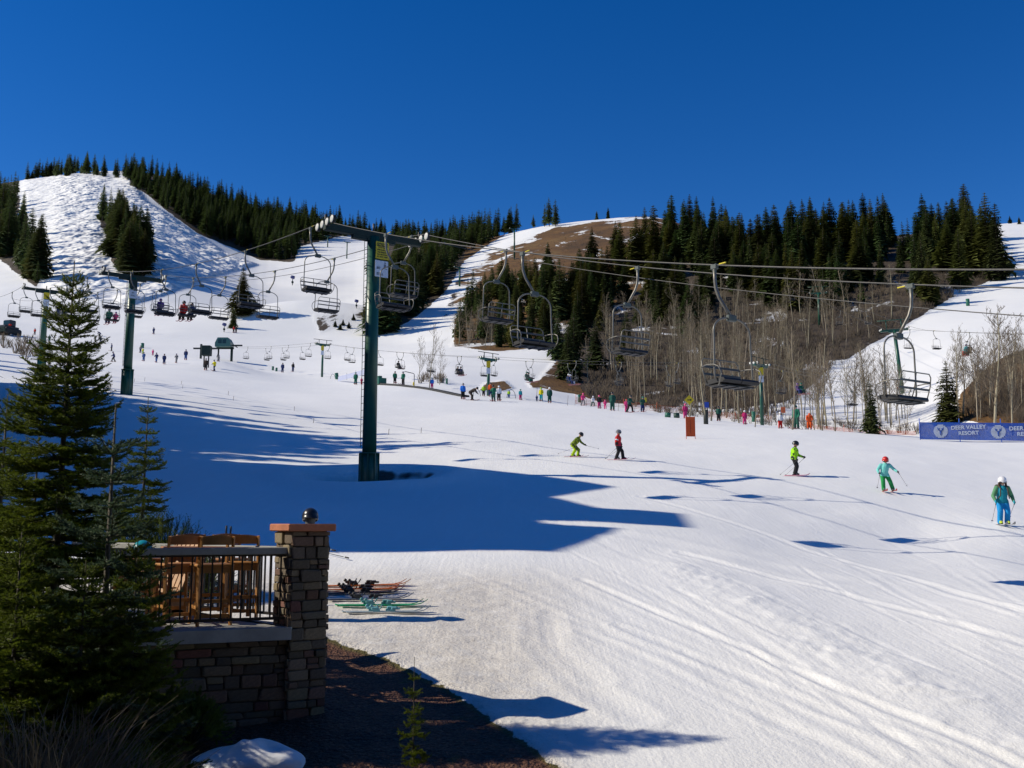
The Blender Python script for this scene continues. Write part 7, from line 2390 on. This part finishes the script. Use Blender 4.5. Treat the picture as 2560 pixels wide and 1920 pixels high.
tag(r, 'long blue banner fence with white round emblem and lettering', 'banner')

# bamboo poles in the snow
for i, (px, py, h) in enumerate([(335, 955, 10), (361, 953, 10), (453, 960, 9), (456, 970, 10), (570, 987, 11), (583, 1000, 11), (735, 1026, 11), (783, 1058, 12), (971, 1086, 15), (1052, 1083, 14),
                                 (1340, 1002, 36), (1418, 1014, 26), (1437, 1014, 14), (1465, 1016, 18), (1476, 1017, 18), (1586, 1028, 24), (1601, 1024, 22), (1545, 1026, 20)]):
    p = hit(px, py, 30); k = p.y / F_PX
    r = empty('bamboo_pole', p)
    m = MB(); m.tube([(0, 0, -.2), (.10 * h * k, 0, h * k)], .018, 5); m.build('stick', M_BAMBOO, r)
    lab = ['thin stick, leftmost in the far snow', 'thin stick, second from left in the far snow', 'short stick, upper one of two in the striped shade', 'short stick, lower one of two in the striped shade',
           'stick above the big shadow, left of a leaning one', 'leaning stick above the big shadow', 'stick just inside the upper edge of the big shadow', 'stick in the big shadow left of the near tower',
           'stick in the shadow just right of the near tower', 'stick in the shadow farthest right of the near tower', 'long leaning pole left of the yellow jacket', 'long leaning pole left of the lesson row',
           'short pole at the start of the lesson row', 'pole between the first two children of the lesson row', 'second pole between the first two children of the lesson row',
           'leaning pole right of the striding skier', 'leaning pole left of the green skier', 'short pole beside the tall instructor'][i]
    tag(r, lab, 'pole', 'bamboo poles')
# far snow guns
def snow_gun(px, py, s, label):
    p = hit(px, py, 60); k = p.y / F_PX * s
    r = empty('snow_gun', p)
    m = MB(); m.tube([(0, 0, -.3), (0, 0, k * 16)], k * 1.0, 6); m.build('post', M_DKGREEN, r)
    m = MB(); m.lathe((0, 0, k * 21), [(k * 3.2, -k * 5), (k * 4.2, -k * 3), (k * 4.4, k * 4), (k * 3.6, k * 5)], 12, axis='X', rot=Matrix.Rotation(.3, 3, 'Y')); m.build('fan_barrel', mat('gun_blue', (.05, .06, .20), .5), r)
    m = MB(); m.rbox((0, 0, k * 8), (k * 5, k * 4, k * 5), k * .4); m.build('compressor', M_DKGREEN, r)
    tag(r, label, 'snow gun', 'snow guns')
snow_gun(731, 715, 1.0, 'snow gun on the open slope above the snow bank')
snow_gun(891, 772, .9, 'snow gun on the bank left of the near tower')
snow_gun(560, 832, .95, 'snow gun beside the small conifer at the bank')
# groomer parked at the far left
p = hit(18, 838, 60)
r = empty('snow_groomer', p, -.3)
m = MB(); m.rbox((0, 0, 1.55), (2.6, 4.2, .9), .1); m.build('body', mat('groomer_dark', (.02, .022, .03), .4, var=.2), r)
m = MB(); m.rbox((0, .5, 2.75), (2.1, 1.8, 1.5), .18); cb = m.build('cab', mat('groomer_cab', (.03, .032, .045), .35, var=.15), r)
m = MB(); m.rbox((0, -.42, 2.85), (1.8, .06, .9), .02); m.build('window', mat('dark_glass', (.02, .045, .045), .12), cb)
for s in (-1, 1):
    m = MB(); m.rbox((s * 1.6, 0, .75), (.95, 4.8, 1.4), .35); m.build('track', M_RUBBER, r)
m = MB(); m.rbox((1.5, -.9, 2.1), (.5, .5, .4), .05); m.build('lamp_box', cloth(COLS['red']), r)
m = MB(); m.box((0, -3.0, .8), (4.4, .25, 1.1), Matrix.Rotation(.25, 3, 'X')); m.build('blade', M_DKGREEN, r)
tag(r, 'dark snow groomer parked at the far left below the lift chairs', 'groomer')
# fallen logs and evergreens on the bank
for i, (px, py) in enumerate(((858, 815), (872, 822), (838, 818), (850, 826), (884, 802))):
    p = hit(px, py, 60)
    tm, cm = mid_meshes[i % len(mid_meshes)]
    root = empty('small_conifer', p - Vector((0, 0, .2)), i * 1.3)
    for nm, me in (('trunk', tm), ('crown', cm)):
        o = bpy.data.objects.new(nm, me); COL.objects.link(o); o.parent = root
    root.scale = (3.8, 3.8, 2.0)
    tag(root, 'low evergreen shrub on the eroded bank, %s from the left' % ORD[[2, 3, 0, 1, 4][i]], 'shrub', 'evergreens on the bank')
